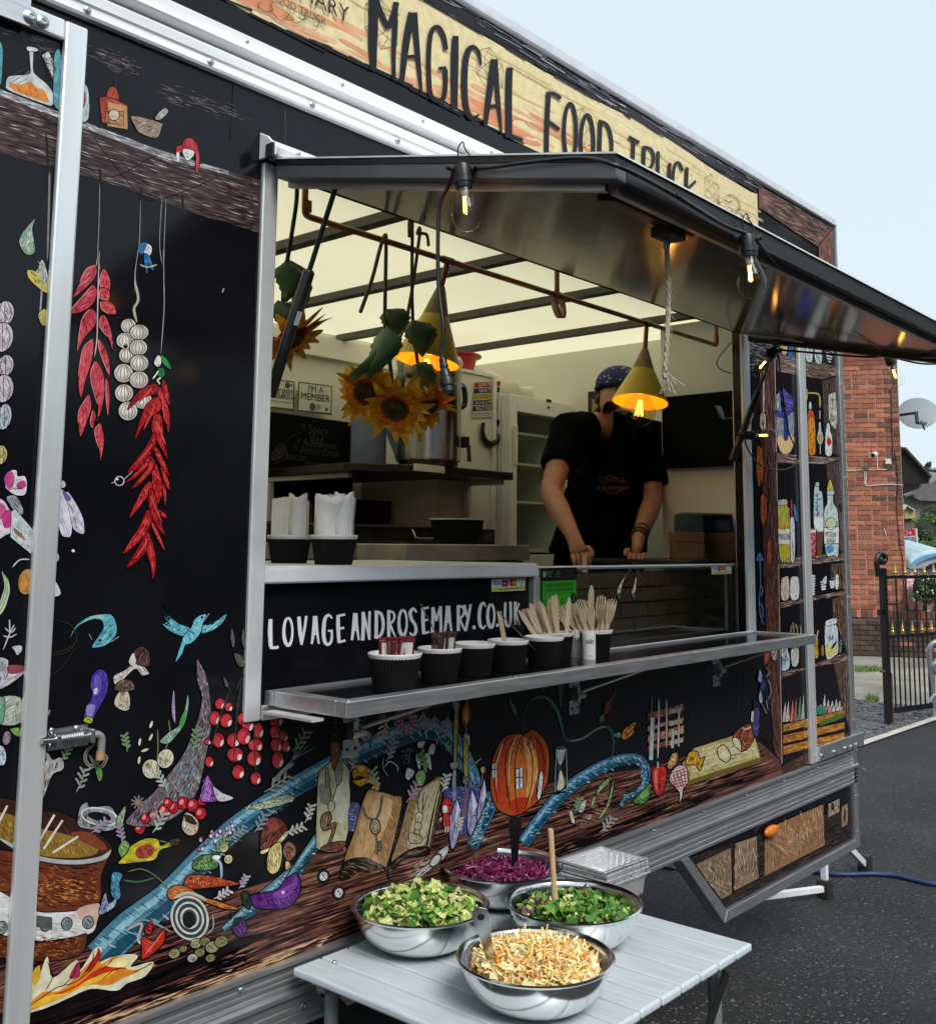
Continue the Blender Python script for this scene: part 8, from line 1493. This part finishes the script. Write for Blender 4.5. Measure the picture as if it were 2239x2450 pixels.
for q in ('740 60 748 170 752 270 790 275 880 275 912 250', '555 285 558 400 560 500', '575 285 580 400 578 515 700 510 850 500 1000 500 1135 508', '300 290 420 285 560 275 680 270', '850 1160 872 1230 880 1280'): MB().tube([Bp('R', a, b, .018) for a, b in spline(nums(q), False, 3)], .0055, 6).build('cable', 'white_plastic', wp_)
MB().ball(Bp('R', 580, 235, .015), .07, 10, 6, (1, .5, .8)).build('plaster_patch', 'concrete', wp_, smooth=60)
bp_ = thing('black_wall_cables', 'two thin black cables running down the corner of the brick wall', 'cables', Bp('R', 1050, 700))
for z_, q in (('Q', '1010 1000 1020 1300 1030 1700 1045 2016'), ('R', '1005 0 1035 220 1055 500 1030 820 1065 1180 1090 1440 1130 1640 1145 2016'), ('R', '970 0 985 120 980 200 940 255 880 280'), ('X', '920 0 915 150 880 215 800 225 600 200')): MB().tube([Bp(z_, a, b, .018) for a, b in spline(nums(q), False, 3)], .006, 6).build('cable', 'black_plastic', bp_)
# satellite dish
dcn = onD('Q', 1450, 1400, 16.3); t = thing('satellite_dish', 'grey satellite dish on an arm off the corner of the brick house', 'satellite dish', dcn); dax = (-fw * .72 + V((0, 0, .48)) + rt * -.25).normalized()
rows = []; e1 = dax.orthogonal().normalized(); e2 = dax.cross(e1); e1 = rt - dax * rt.dot(dax); e1.normalize(); e2 = dax.cross(e1)
MB().lathe([(1e-5, -.05), (.10, -.046), (.20, -.030), (.29, 0), (.295, .002), (.29, .004)], dcn, 32, dax, xdir=e1).build('dish', 'grey_dish', t, smooth=60)
am = MB(); am.tube([onD('Q', 1165, 1430, 16.25), onD('Q', 1380, 1400, 16.0), onD('Q', 1440, 1390, 15.95)], .022, 8).tube([onD('Q', 1420, 1400, 15.95), onD('Q', 1440, 1560, 15.85)], .028, 8).tube([onD('Q', 1440, 1560, 15.85), onD('Q', 1530, 1560, 15.6)], .02, 8).tube([onD('Q', 1520, 1580, 15.6), onD('Q', 1560, 1670, 15.6)], .012, 6); am.build('bracket', 'black_metal', t); MB().ball(onD('Q', 1540, 1545, 15.6), .05, 10, 6).build('receiver', 'grey_dish', t, smooth=60)
MB().tube([onD('Q', 1165, 1430, 16.25), PB + wd_ * (sc - .02) + wn * -.1 + V((0, 0, onD('Q', 1165, 1430, 16.2).z))], .02, 8).build('wall_arm', 'black_metal', t)
# neighbouring house: dark gable end with tiled verge
def dq(z, pts, d): return [onD(z, a, b, d) for a, b in nums(pts)]
t = thing('neighbour_house', 'dark boarded gable of the neighbouring house with a tiled verge', 'house', V((*onD('R', 1300, 400, 20).xy, 0)))
MB().slab(dq('R', '1060 -90 1190 -40 1560 372 1515 490 1060 488', 19.5), fw * 3).build('gable_boards', 'timber_black', t)
for i in range(9):
    a0_, b0_ = 1180 + i * 43, -42 + i * 47; MB().slab(dq('R', f'{a0_} {b0_ - 22} {a0_ + 58} {b0_ + 40} {a0_ + 42} {b0_ + 56} {a0_ - 14} {b0_ - 2}', 19.4), fw * .5).build('roof_tile', 'roof_tile', t)
MB().slab(dq('R', '1060 489 1510 491 1380 560 1150 640 1060 650', 19.8), fw * 2.5).build('soffit', 'soffit', t); MB().slab(dq('R', '1060 651 1130 640 1130 1500 1060 1500', 20.2), fw * 2).build('house_wall', 'render_cream', t)
t = thing('far_house', 'pale bungalow with a grey slate roof seen past the brick house', 'house', V((*onD('R', 1500, 600, 30).xy, 0)))
fh = MB(); fh.slab(dq('R', '1160 660 1400 540 1700 400 2100 380 2100 760 1400 740 1300 690 1165 680', 30), fw * 4).build('roof', 'slate', t); MB().slab(dq('R', '1150 690 2100 765 2100 1500 1150 1500', 30.3), fw * 3.5).build('house_wall', 'render_cream', t); MB().slab(dq('R', '1190 680 1300 655 1300 690 1190 700', 29.9), fw * .1).build('window', 'car_glass', t); MB().slab(dq('R', '1595 870 1650 860 1660 1080 1615 1090', 29.8), fw * .1).build('window', 'label_white', t)
t = thing('yellow_shed', 'small yellow gabled shed between the bushes', 'shed', V((*onD('R', 1240, 900, 26).xy, 0))); MB().slab(dq('R', '1165 875 1195 825 1310 890 1312 1000 1280 1010 1165 1015', 26), fw * 2).build('shed_wall', 'render_yellow', t); MB().slab(dq('R', '1150 872 1195 808 1325 885 1318 898 1195 824 1160 884', 25.9), fw * 2.2).build('roof', 'label_white', t); MB().slab(dq('R', '1165 1016 1280 1011 1280 1500 1165 1500', 26.1), fw * 1.8).build('shed_base', 'fence_grey', t)
def bush(name, label, cat, c, rad, n, m, seed, leaf=.09, m2=None, group=None, trunk=True, flower=None):
    R = random.Random(seed); c = V(c); t = thing(name, label, cat, V((c.x, c.y, 0)), group); a = MB(); b = MB(); cl = [(V((R.gauss(0, .45), R.gauss(0, .45), R.gauss(0, .42))), R.uniform(.25, .5)) for _ in range(16)]
    for i in range(n):
        q, rr_ = cl[i % 16]; d = V((R.gauss(0, 1), R.gauss(0, 1), R.gauss(0, 1))).normalized() * rr_ * R.random() ** .35; p = q + d
        if p.length > 1.05: p *= .95 / p.length
        p = c + V((p.x * rad[0], p.y * rad[1], p.z * rad[2])); u_ = V((R.uniform(-1, 1), R.uniform(-1, 1), R.uniform(-.7, .7))).normalized(); v_ = u_.orthogonal().normalized(); L = leaf * R.uniform(.5, 1.2)
        (a if (i % 16) % 3 else b).add([p - u_ * L, p + v_ * L * .5, p + u_ * L, p - v_ * L * .5], [(0, 1, 2, 3)])
    o = a.build('crown', m, t); o2 = b.build('crown', m2 or m, t); o['kind'] = o2['kind'] = 'stuff'
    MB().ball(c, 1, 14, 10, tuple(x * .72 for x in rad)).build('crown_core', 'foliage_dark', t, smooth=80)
    if trunk: MB().tube([(c.x, c.y, 0), (c.x + .05, c.y, c.z * .5), (c.x, c.y, c.z)], [.09, .07, .04], 8).build('trunk', 'fence_grey', t, smooth=60)
    if flower:
        fm = MB()
        for i in range(flower): d = V((R.gauss(0, 1), R.gauss(0, 1), R.gauss(0, 1))).normalized(); p = c + V((d.x * rad[0], d.y * rad[1], d.z * rad[2])) * .98; fm.ball(p, R.uniform(.012, .026), 6, 4)
        o = fm.build('flowers', 'flower_white', t, smooth=80); o['kind'] = 'stuff'
    return t
bush('tree', 'dull green tree crown showing above the far slate roof', 'tree', onD('R', 1590, 520, 38), (.55, .5, .85), 1900, 'foliage', 51, .07)
bush('shrub', 'upper dark green shrub in front of the far slate roof', 'shrub', onD('R', 1590, 1060, 25), (.48, .4, .58), 2600, 'foliage', 52, .04, 'foliage_light'); bush('shrub', 'broad grey green shrub behind the estate agent board', 'shrub', onD('R', 1470, 1300, 24), (.5, .4, .57), 2800, 'foliage', 53, .035, 'foliage_light')
bush('hedge', 'bright green clipped hedge beside the estate agent board', 'hedge', onD('R', 1600, 1480, 23), (.42, .35, .27), 2600, 'foliage_light', 54, .025, trunk=False); bush('hedge', 'dark green low hedge under the estate agent board', 'hedge', onD('R', 1250, 1500, 22.6), (.16, .2, .2), 1300, 'foliage', 57, .03, trunk=False)
t = thing('estate_board', 'red and white estate agent board on a white post', 'sign', V((*onD('R', 1250, 1250, 21.5).xy, 0))); MB().slab(dq('R', '1120 1190 1300 1172 1318 1270 1140 1282', 21.5), fw * .02).build('red_panel', mat('board_red', (.50, .02, .05), .5), t); MB().slab(dq('R', '1142 1283 1318 1271 1326 1340 1150 1362', 21.5), fw * .02).build('white_panel', 'label_white', t); MB().slab(dq('R', '1150 1305 1314 1290 1320 1325 1156 1338', 21.48), fw * .01).build('dark_strip', 'timber_black', t); MB().bar(onD('R', 1305, 1160, 21.55), V((*onD('R', 1355, 1470, 21.55).xy, .3)), .09, .06).build('post', 'label_white', t)
pr = MB(); text_on(pr, 'AGREED', .095, onD('R', 1250, 1315, 21.46), rt, V((0, 0, 1)), 'c8c8c8'); text_on(pr, '24', .13, onD('R', 1215, 1235, 21.46), rt, V((0, 0, 1)), 'd8b0b8'); pr.build('lettering', 'paper_print', t)
t = thing('garden_wall', 'low grey block wall in front of the green hedge', 'wall', V((*onD('R', 1400, 1560, 20).xy, 0))); MB().slab(dq('R', '1190 1478 1700 1465 1700 1500 1190 1512', 20), fw * .2).build('coping', 'fence_grey', t); MB().slab([onD('R', 1190, 1513, 20.05), onD('R', 1700, 1501, 20.05), V((*onD('R', 1700, 1501, 20.05).xy, 0)), V((*onD('R', 1190, 1513, 20.05).xy, 0))], fw * .12).build('wall_body', 'brick_blue', t)
t = thing('parked_car', 'pale blue covered car with a bright blue stripe behind the gate', 'car', V((*onD('R', 1450, 1700, 17.5).xy, 0)))
MB().slab(dq('R', '1212 1640 1290 1580 1420 1515 1560 1490 1760 1480 1760 1700 1500 1770 1240 1785', 17.5), fw * 1.4).build('body', 'canvas_pale', t, bevel=.05); MB().slab(dq('R', '1225 1755 1330 1650 1480 1570 1632 1540 1760 1530 1760 1575 1632 1580 1500 1620 1360 1690 1260 1770', 17.44), fw * .05).build('stripe', 'canvas_blue', t); MB().slab(dq('R', '1440 1780 1560 1700 1760 1640 1760 1780', 17.42), fw * .05).build('window', 'car_glass', t)
MB().slab([*dq('R', '1240 1786 1760 1781', 17.6), *[V((*p.xy, .32)) for p in dq('R', '1760 1781 1240 1786', 17.6)]], fw * 1.2).build('lower_body', 'canvas_pale', t)
for a_ in (1300, 1700): c = onD('R', a_, 1900, 17.5); MB().lathe([(.31, -.09), (.32, 0), (.31, .09)], V((c.x, c.y, .32)), 20, wn).build('wheel', 'rubber', t, smooth=40)
bush('shrub', 'leafy garden shrub with white blossom behind the gate', 'shrub', onD('R', 1480, 2060, 15.2), (.30, .25, .25), 1800, 'foliage_light', 55, .03, 'foliage', flower=26, trunk=False)
t = thing('parked_car', 'red car with a pink roof cover behind the picket fence', 'car', V((*onD('X', 1250, 200, 16.5).xy, 0)))
MB().slab(dq('X', '1045 85 1120 40 1260 5 1500 -10 1500 100 1060 110', 16.5), fw * 1.3).build('roof_cover', 'canvas_pink', t, bevel=.04); MB().slab(dq('X', '1060 111 1500 101 1500 300 1060 320', 16.45), fw * 1.5).build('body', 'car_red', t, bevel=.06); MB().slab(dq('X', '1150 85 1400 60 1400 98 1150 108', 16.42), fw * .03).build('bumper_band', 'label_white', t); MB().slab(dq('X', '1160 235 1225 230 1225 300 1160 310', 16.40), fw * .03).build('grille', 'black_plastic', t)
for a_ in (1120, 1420): c = onD('X', a_, 300, 16.5); MB().lathe([(.29, -.09), (.30, 0), (.29, .09)], V((c.x, c.y, .30)), 20, wn).build('wheel', 'rubber', t, smooth=40)
t = thing('picket_fence', 'weathered grey picket fence on the low brick wall', 'fence', Lp('X', 1150, 300, -.06))
for i in range(7):
    a_ = 1005 + i * 112; p0_, p1_ = Lp('X', a_, 303, -.06), Lp('X', a_ - 6, 5 if i else 20, -.06); h_ = p1_.z - ztop; q = [p0_ - wd_ * .036, p0_ + wd_ * .036, p0_ + wd_ * .036 + V((0, 0, h_ - .05)), p0_ + V((0, 0, h_)), p0_ - wd_ * .036 + V((0, 0, h_ - .05))]; MB().slab(q, wn * .02).build('picket', 'fence_grey', t)
a_, b_ = Lp('X', 990, 145, -.075), Lp('X', 1700, 120, -.075); MB().bar(a_, b_, .03, .07).build('rail', 'fence_grey', t)
# iron gate
GP = onZ('X', 735, 1685, 0); gh = radians(-15.3); gv = V((cos(gh), sin(gh), 0)); gn_ = V((sin(gh), -cos(gh), 0))
gp = lambda z, a, b: onPl(z, a, b, GP, gn_)
gate = thing('iron_gate', 'black iron gate with brass spear finials and a scrolled post', 'gate', GP)
zt, zm, zb = gp('R', 1000, 1897).z, gp('X', 1000, 605).z, gp('X', 1000, 1625).z; z0_ = .10
MB().bar(GP, GP + V((0, 0, gp('R', 760, 1760).z)), .055, .055, upv=gv).build('post', 'gate_black', gate, bevel=.004)
scr = spline([gp('R', a, b) for a, b in ((765, 1880), (748, 1780), (735, 1640), (770, 1560), (820, 1550), (862, 1600), (850, 1665), (800, 1672), (775, 1640))], False, 5); MB().tube(scr, .026, 8).build('post_scroll', 'gate_black', gate, smooth=60)
GL = 1.9
for zz, hh in ((zt, .03), (zm, .028), (z0_ + .02, .05)): MB().bar(GP + gv * .02 + V((0, 0, zz)), GP + gv * GL + V((0, 0, zz)), .012, hh).build('rail', 'gate_black', gate)
MB().bar(GP + gv * GL + V((0, 0, .05)), GP + gv * GL + V((0, 0, zt)), .04, .04, upv=gv).build('end_bar', 'gate_black', gate)
fin_pr = [(r_ * .8, h_ * .78) for r_, h_ in [(.006, 0), (.016, .012), (.013, .022), (.021, .034), (.022, .046), (.012, .058), (.010, .064), (.017, .072), (.015, .082), (.008, .115), (.0015, .165)]]
sp_ = .155
for k in range(24):
    s = .12 + k * sp_ / 2
    if s > GL - .05: break
    tall = k % 2 == 1
    b_ = GP + gv * s; tz = zt if tall else zm
    MB().tube([b_ + V((0, 0, z0_ + .03)), b_ + V((0, 0, tz))], .0085, 8).build('bar', 'gate_black', gate, smooth=40); MB().lathe(fin_pr, b_ + V((0, 0, tz + .012)), 10).build('finial', 'gold', gate, smooth=50)
MB().tube([gp('X', 640, 1042), gp('X', 745, 1045), gp('X', 762, 1075)], .012, 8).tube([gp('X', 765, 1075), gp('X', 785, 1600), gp('X', 800, 1770)], .011, 8).build('drop_bolt', 'rust', gate, smooth=40); MB().box(gp('X', 600, 335) - V((.03, .03, .02)), gp('X', 720, 310) + V((.0, .03, .02))).build('hinge', 'gate_black', gate, bevel=.004)
# grey hoop barrier at the right edge and blue hose
hb = onZ('X', 1290, 1600, 0); dpt = (hb - CAM).dot(fw); t = thing('hoop_barrier', 'grey tubular hoop barrier at the right edge beside the gate', 'barrier', hb)
MB().tube([hb] + spline([onD('X', a, b, dpt) for a, b in ((1262, 1300), (1228, 850), (1240, 740), (1300, 690), (1420, 680))], False, 5) + [onD('X', 1800, 690, dpt)], .028, 10).build('hoop', 'barrier_grey', t, smooth=60); MB().tube(spline([onD('X', a, b, dpt - .3) for a, b in ((1235, 1410), (1290, 1330), (1420, 1280))], False, 4), .02, 8).tube(spline([onD('X', a, b, dpt - .2) for a, b in ((1420, 920), (1285, 950), (1300, 1050), (1420, 1130))], False, 4), .024, 8).build('cross_bar', 'barrier_grey', t, smooth=60)
t = thing('blue_hose', 'blue hose lying on the asphalt behind the trailer legs', 'hose', onZ('T', 1350, 545, .01)); MB().tube(spline([onZ('T', a, b, .012) for a, b in ((700, 500), (1000, 535), (1120, 552), (1250, 556), (1400, 552), (1560, 565), (1700, 598), (1842, 625), (2100, 640))], False, 5), .011, 8).build('hose', 'hose_blue', t, smooth=60)
t = thing('black_cable', 'black cable trailing over the asphalt under the trailer', 'cable', onZ('Y', 300, 380, .01)); MB().tube(spline([onZ('Y', a, b, .012) for a, b in ((60, 380), (200, 372), (330, 395), (400, 385), (480, 360))], False, 5), .009, 8).build('cable', 'black_plastic', t, smooth=60)
# dark trees on the far side of the yard, seen only as reflections
R_ = random.Random(77); mb = MB(); mb.slab([(-24, -14.5, 0), (52, -14.5, 0), (52, -14.5, 3.9), (-24, -14.5, 3.9)], (0, -.5, 0)).slab([(17, -8.2, 0), (52, -8.2, 0), (52, -8.2, 7.6), (17, -8.2, 7.6)], (0, -.5, 0))
for i in range(22000):
    x = R_.uniform(-22, 50); fr_ = max(0, min(1, (x - 9) / 8)); top_z = 4.6 + 4.2 * fr_ + 1.0 * sin(x * .7) + .7 * sin(x * 1.9 + 1); z = R_.uniform(0, 1) ** .8 * top_z; p = V((x, -13 + 6.5 * fr_ + R_.uniform(-1.2, 1.2), z)); u_ = V((R_.uniform(-1, 1), R_.uniform(-1, 1), R_.uniform(-1, 1))).normalized(); v_ = u_.orthogonal().normalized(); L = R_.uniform(.10, .26); mb.add([p - u_ * L, p + v_ * L * .6, p + u_ * L, p - v_ * L * .6], [(0, 1, 2, 3)])
tag(mb.build('tree_belt', 'foliage'), 'belt of dark green trees across the yard', kind='stuff')
# ------------------------------------------------------------------ the cook
Zp = lambda a, b, y: onY('I', a, b, y)
pc = V((3.82, .80, .735))
man = thing('person', 'person in black t-shirt, black apron and blue bandana bending over the display', 'person', pc)
def skin_obj(name, chains, m, par, sub=2):
    vs, es, rs = [], [], []; idx = {}
    roots = []
    for ch in chains:
        prev = None
        for k, (p, r) in enumerate(ch):
            key = tuple(round(c, 4) for c in p)
            if key in idx: i = idx[key]
            else: i = len(vs); idx[key] = i; vs.append(V(p) - V(man.location)); rs.append(r if isinstance(r, tuple) else (r, r)); 
            if prev is None and i == len(vs) - 1: roots.append(i)
            if prev is not None and prev != i: es.append((prev, i))
            prev = i
    me = bpy.data.meshes.new(name); me.from_pydata(vs, es, []); o = bpy.data.objects.new(name, me); COL.objects.link(o); o.parent = par
    md = o.modifiers.new('skin', 'SKIN'); md.use_smooth_shade = True
    for i, r in enumerate(rs): me.skin_vertices[0].data[i].radius = r; me.skin_vertices[0].data[i].use_root = i in roots
    if sub: s_ = o.modifiers.new('sub', 'SUBSURF'); s_.levels = sub; s_.render_levels = sub
    me.materials.append(MATS[m]); return o
shL, shR = Zp(452, 800, .80), Zp(1000, 815, .74)            # shoulders as seen left / right
elL, elR = Zp(330, 1215, .70), Zp(1030, 1260, .64)
wrL, wrR = Zp(490, 1520, .50), Zp(925, 1530, .50)
hdL, hdR = Zp(530, 1640, .46), Zp(915, 1640, .46)
neck = Zp(745, 690, .80); chin = Zp(775, 600, .74); headc = Zp(800, 532, .75)
chest = Zp(720, 880, .84); belly = Zp(690, 1250, .86); hip = Zp(690, 1600, .92); crotch = hip + V((0, 0, -.16))
trunk = [(tuple(crotch), (.10, .08)), (tuple(hip), (.11, .09)), (tuple(belly), (.10, .09)), (tuple(chest), (.10, .08)), (tuple(chest + V((0, -.005, .09))), (.07, .06)), (tuple(neck), .056), (tuple(chin + V((0, .03, .02))), (.060, .07)), (tuple(headc), (.076, .092)), (tuple(headc + V((0, .01, .075))), (.070, .082))]
cl_ = tuple(chest + V((0, -.005, .09)))
armL = [(cl_, (.07, .06)), (tuple(shL), .055), (tuple(shL.lerp(elL, .5)), .053), (tuple(elL), .045), (tuple(elL.lerp(wrL, .35)), .046), (tuple(wrL), .028), (tuple(hdL), (.036, .020))]
armR = [(cl_, (.07, .06)), (tuple(shR), .055), (tuple(shR.lerp(elR, .5)), .053), (tuple(elR), .045), (tuple(elR.lerp(wrR, .35)), .046), (tuple(wrR), .028), (tuple(hdR), (.036, .020))]
legs_ = []
for sx in (-.10, .10):
    k0_ = crotch + V((sx, 0, -.10)); legs_.append([(tuple(crotch), (.10, .08)), (tuple(k0_), .08), (tuple(V((k0_.x, k0_.y - .02, 1.08))), .062), (tuple(V((k0_.x, k0_.y + .02, .80))), .045), (tuple(V((k0_.x, k0_.y - .10, .765))), .035)])
fing = []
def hand(h, w_, curl, sgn):
    d = (h - w_).normalized(); s_ = (rt - d * rt.dot(d)).normalized(); n_ = d.cross(s_); n_ = n_ if n_.dot(-fw) > 0 else -n_
    for k, (off, L) in enumerate(((-.026, .060), (-.009, .070), (.009, .066), (.025, .052))):
        b = h + s_ * off; fing.append([(tuple(b - d * .01), .0105), (tuple(b + d * L * .35 + n_ * .006), .0095), (tuple(b + d * L * .72 - n_ * curl * .4), .0088), (tuple(b + d * L * .92 - n_ * curl), .0078)])
    b = h + s_ * (.030 * sgn) - d * .03; fing.append([(tuple(b), .012), (tuple(b + s_ * .014 * sgn + d * .025 + n_ * .01), .0105), (tuple(b + s_ * .008 * sgn + d * .055 + n_ * .008), .0088)])
hand(hdL, wrL, .02, 1); hand(hdR, wrR, .018, -1)
skin_obj('body', [trunk, armL, armR] + legs_ + fing, 'skin', man)
# face
nose = headc - V((fw.x, fw.y, 0)).normalized() * .088 + rt * .03 + V((0, 0, -.035))
MB().ball(nose, .016, 10, 8, (.8, .9, 1.3)).build('nose', 'skin', man, smooth=80)
ear = headc - rt * .074 + V((0, 0, -.02)); MB().ball(ear, .026, 12, 8, (.45, .8, 1.25)).build('ear', 'skin', man, smooth=80)
fd = -V((fw.x, fw.y, 0)).normalized()
for s_ in (-.028, .034): MB().ball(headc + fd * .080 + rt * (s_ + .01) + V((0, 0, -.005)), .011, 10, 8).build('eye', 'hair', man, smooth=80)
MB().ball(headc + fd * .082 + rt * .015 + V((0, 0, -.072)), .018, 10, 6, (1, .5, .22)).build('mouth', mat('lips', (.28, .09, .07), .5), man, smooth=80)
MB().ball(headc + fd * .052 + rt * .016 + V((0, 0, -.104)), .038, 14, 8, (1, .8, .45)).build('beard', 'hair', man, smooth=80)
# hair curls at the nape and bandana
hb_ = MB(); R_ = random.Random(2)
for i in range(70): a = R_.uniform(-.2, 1.0); p = headc - rt * (.070 + R_.uniform(-.012, .022)) - fd * R_.uniform(-.01, .07) + V((0, 0, R_.uniform(-.085, .03))); hb_.ball(p, R_.uniform(.008, .016), 6, 4)
hb_.build('hair', 'hair', man, smooth=80)
bn = MB(); top_ = headc + V((0, .004, .030)); rows = []
for j in range(9):
    th = pi * .56 * j / 8; rows.append([top_ + V((.092 * sin(th) * cos(a), .106 * sin(th) * sin(a), .085 * cos(th) + (.02 if j == 8 else 0) * 0 + .004 * sin(a * 9) * sin(th))) for a in [k * 2 * pi / 24 for k in range(25)]])
bd = bn.grid(rows).build('bandana', 'bandana', man, smooth=70, solid=.003)
pm = MB(); e_ = 0
for i in range(90):
    th = R_.uniform(.15, 1.65); a = R_.uniform(0, 2 * pi); c = top_ + V((.0945 * sin(th) * cos(a), .1085 * sin(th) * sin(a), .0875 * cos(th))); n_ = (c - top_).normalized(); e1 = n_.orthogonal().normalized(); e2 = n_.cross(e1); q = R_.uniform(0, 6); L = R_.uniform(.004, .009); d = e1 * cos(q) + e2 * sin(q); s_ = n_.cross(d)
    pm.add([c - d * L - s_ * .0013, c + s_ * .002, c + d * L - s_ * .0013, c - s_ * .0035], [(0, 1, 2, 3)])
pm.build('paisley_print', 'label_white', bd)
# t-shirt with short sleeves and trousers: lofted, then fused into one skin
fh2 = V((fw.x, fw.y, 0)).normalized()
def loft(mb, rings, cols=22):
    rows = [[c + rt * (a * cos(t)) + fh2 * (d * sin(t)) for t in [k * 2 * pi / cols for k in range(cols)]] for c, a, d in rings]; n = cols
    mb.add([p for r in rows for p in r], [(j * n + k, j * n + (k + 1) % n, (j + 1) * n + (k + 1) % n, (j + 1) * n + k) for j in range(len(rows) - 1) for k in range(n)] + [tuple(range(n))[::-1], tuple((len(rows) - 1) * n + k for k in range(n))])
PXM = .00064
def fuse(mb, name, m, vox=.011):
    o = mb.build(name, m, man); r_ = o.modifiers.new('fuse', 'REMESH'); r_.mode = 'VOXEL'; r_.voxel_size = vox; r_.use_smooth_shade = True
    s_ = o.modifiers.new('smooth', 'SMOOTH'); s_.factor = .6; s_.iterations = 7
    tx = bpy.data.textures.new('folds', 'CLOUDS'); tx.noise_scale = .09; d_ = o.modifiers.new('folds', 'DISPLACE'); d_.texture = tx; d_.strength = .022; d_.mid_level = .5; return o
mb = MB(); loft(mb, [(Zp(a, b, y), w_ * PXM, d_) for a, b, w_, d_, y in ((640, 1620, 330, .155, .90), (690, 1420, 320, .150, .88), (735, 1220, 300, .140, .86), (745, 1050, 305, .135, .85), (742, 920, 312, .130, .84), (735, 820, 320, .120, .83), (735, 760, 255, .100, .82), (745, 705, 120, .075, .81), (755, 670, 82, .068, .80))])
for s_, e_, k in ((shL, elL, .62), (shR, elR, .80)):
    h_ = s_.lerp(e_, k); mb.tube([s_.lerp(chest, .45) + V((0, 0, .03)), s_, s_.lerp(h_, .5), h_], [.085, .082, .072, .074], 14)
fuse(mb, 't_shirt', 'tshirt')
mb = MB(); loft(mb, [(hip + V((0, .03, -.30)), .19, .15), (hip + V((0, .03, -.1)), .205, .155), (hip + V((0, .03, .0)), .20, .150)])
for lg_ in legs_: mb.tube([V(lg_[1][0]), V(lg_[2][0]), V(lg_[3][0])], [.105, .082, .07], 14)
fuse(mb, 'trousers', 'tshirt', .016)
for lg_ in legs_: p = V(lg_[-1][0]); MB().ball(V((p.x, p.y - .02, .765)), .05, 12, 8, (.9, 1.9, .62)).build('shoe', 'black_plastic', man, smooth=60)
rows = []
for j in range(12):
    f_ = j / 11; wid = (.105 + .085 * min(1, max(0, (f_ - .18) / .3))); z = chest.z + .03 - f_ * .62; cq_ = Zp(725 - 60 * f_, 860 + 760 * f_, .84 + .06 * f_) - fh2 * (.158 + .012 * f_)
    rows.append([cq_ + rt * (wid * u_) + fh2 * (.075 * u_ * u_ + .005 * sin(u_ * 6 + j)) for u_ in [k / 6 - 1 for k in range(13)]])
ap = MB().grid(rows).build('apron', 'apron', man, smooth=60, solid=.003)
for s_ in (-1, 1): MB().bar(Zp(725, 860, .84) - fh2 * .150 + rt * (s_ * .098), neck + rt * (s_ * .062) - fh2 * .03, .026, .003, upv=fw).build('apron_strap', 'apron', man)
bk_ = onD('I', 648, 835, (chest - CAM).dot(fw) - .16); MB().box(bk_ + V((-.016, -.006, -.014)), bk_ + V((.016, .002, .014))).build('strap_buckle', 'black_metal', man, bevel=.002)
ld_ = (Zp(725, 1160, .86) - fh2 * .185 - CAM).dot(fw); pr = MB(); c = onD('I', 752, 1160, ld_)
text_on(pr, 'LOVAGE', .032, c + V((0, 0, .018)), rt, EZ, '7a5216', .9); text_on(pr, '& ROSEMARY', .026, c + rt * .004 - V((0, 0, .016)), rt, EZ, '8a6222', .9)
pq = Print('I', plane=lambda zz, a, b, k: onD(zz, a, b, ld_ - k)); pq.l('690 1190 720 1215 770 1220 810 1200 830 1185', '7a4f22', 6); pq.l('700 1110 740 1100 790 1125', '8a6222', 5); pr.add(pq.mb.v, pq.mb.f); pr.c[-len(pq.mb.f):] = pq.mb.c
pr.build('apron_logo', 'paper_print', man)
for k, f_ in enumerate((.80, .88, .95)):
    c = elR.lerp(wrR, f_); d = (wrR - elR).normalized(); MB().lathe([(.030, -.008), (.0345, -.004), (.0345, .004), (.030, .008)], c, 20, d).build('wristband', ('black_plastic', 'rubber', 'black_metal')[k], man, smooth=50)
# tongs and brush held into the display
tg = thing('tongs', 'shiny steel tongs held down into the display by the cook', 'tongs', hdR)
e0 = onY('M', 800, 190, .33); 
for a, b in ((690, 300), (775, 300)): q = onY('M', a, b, .22); MB().tube(spline([hdR + V((0, -.015, -.01)), onY('M', a + (40 if a < 720 else 18), 190, .26), onY('M', a + 8, 255, .23), q], False, 5), [.0035] * 10 + [.006] * 6, 8).build('tong_arm', 'steel', tg, smooth=60); MB().ball(q, .014, 10, 8, (.8, .5, 1.5)).build('tong_tip', 'steel', tg, smooth=60)
tg = thing('wooden_utensil', 'brown wooden utensil handle under the cook\'s other hand', 'utensil', hdL); MB().bar(hdL + V((0, -.02, 0)), onY('M', 490, 215, .34), .018, .010, upv=fw).build('handle', 'lamp_wood', tg, bevel=.003)
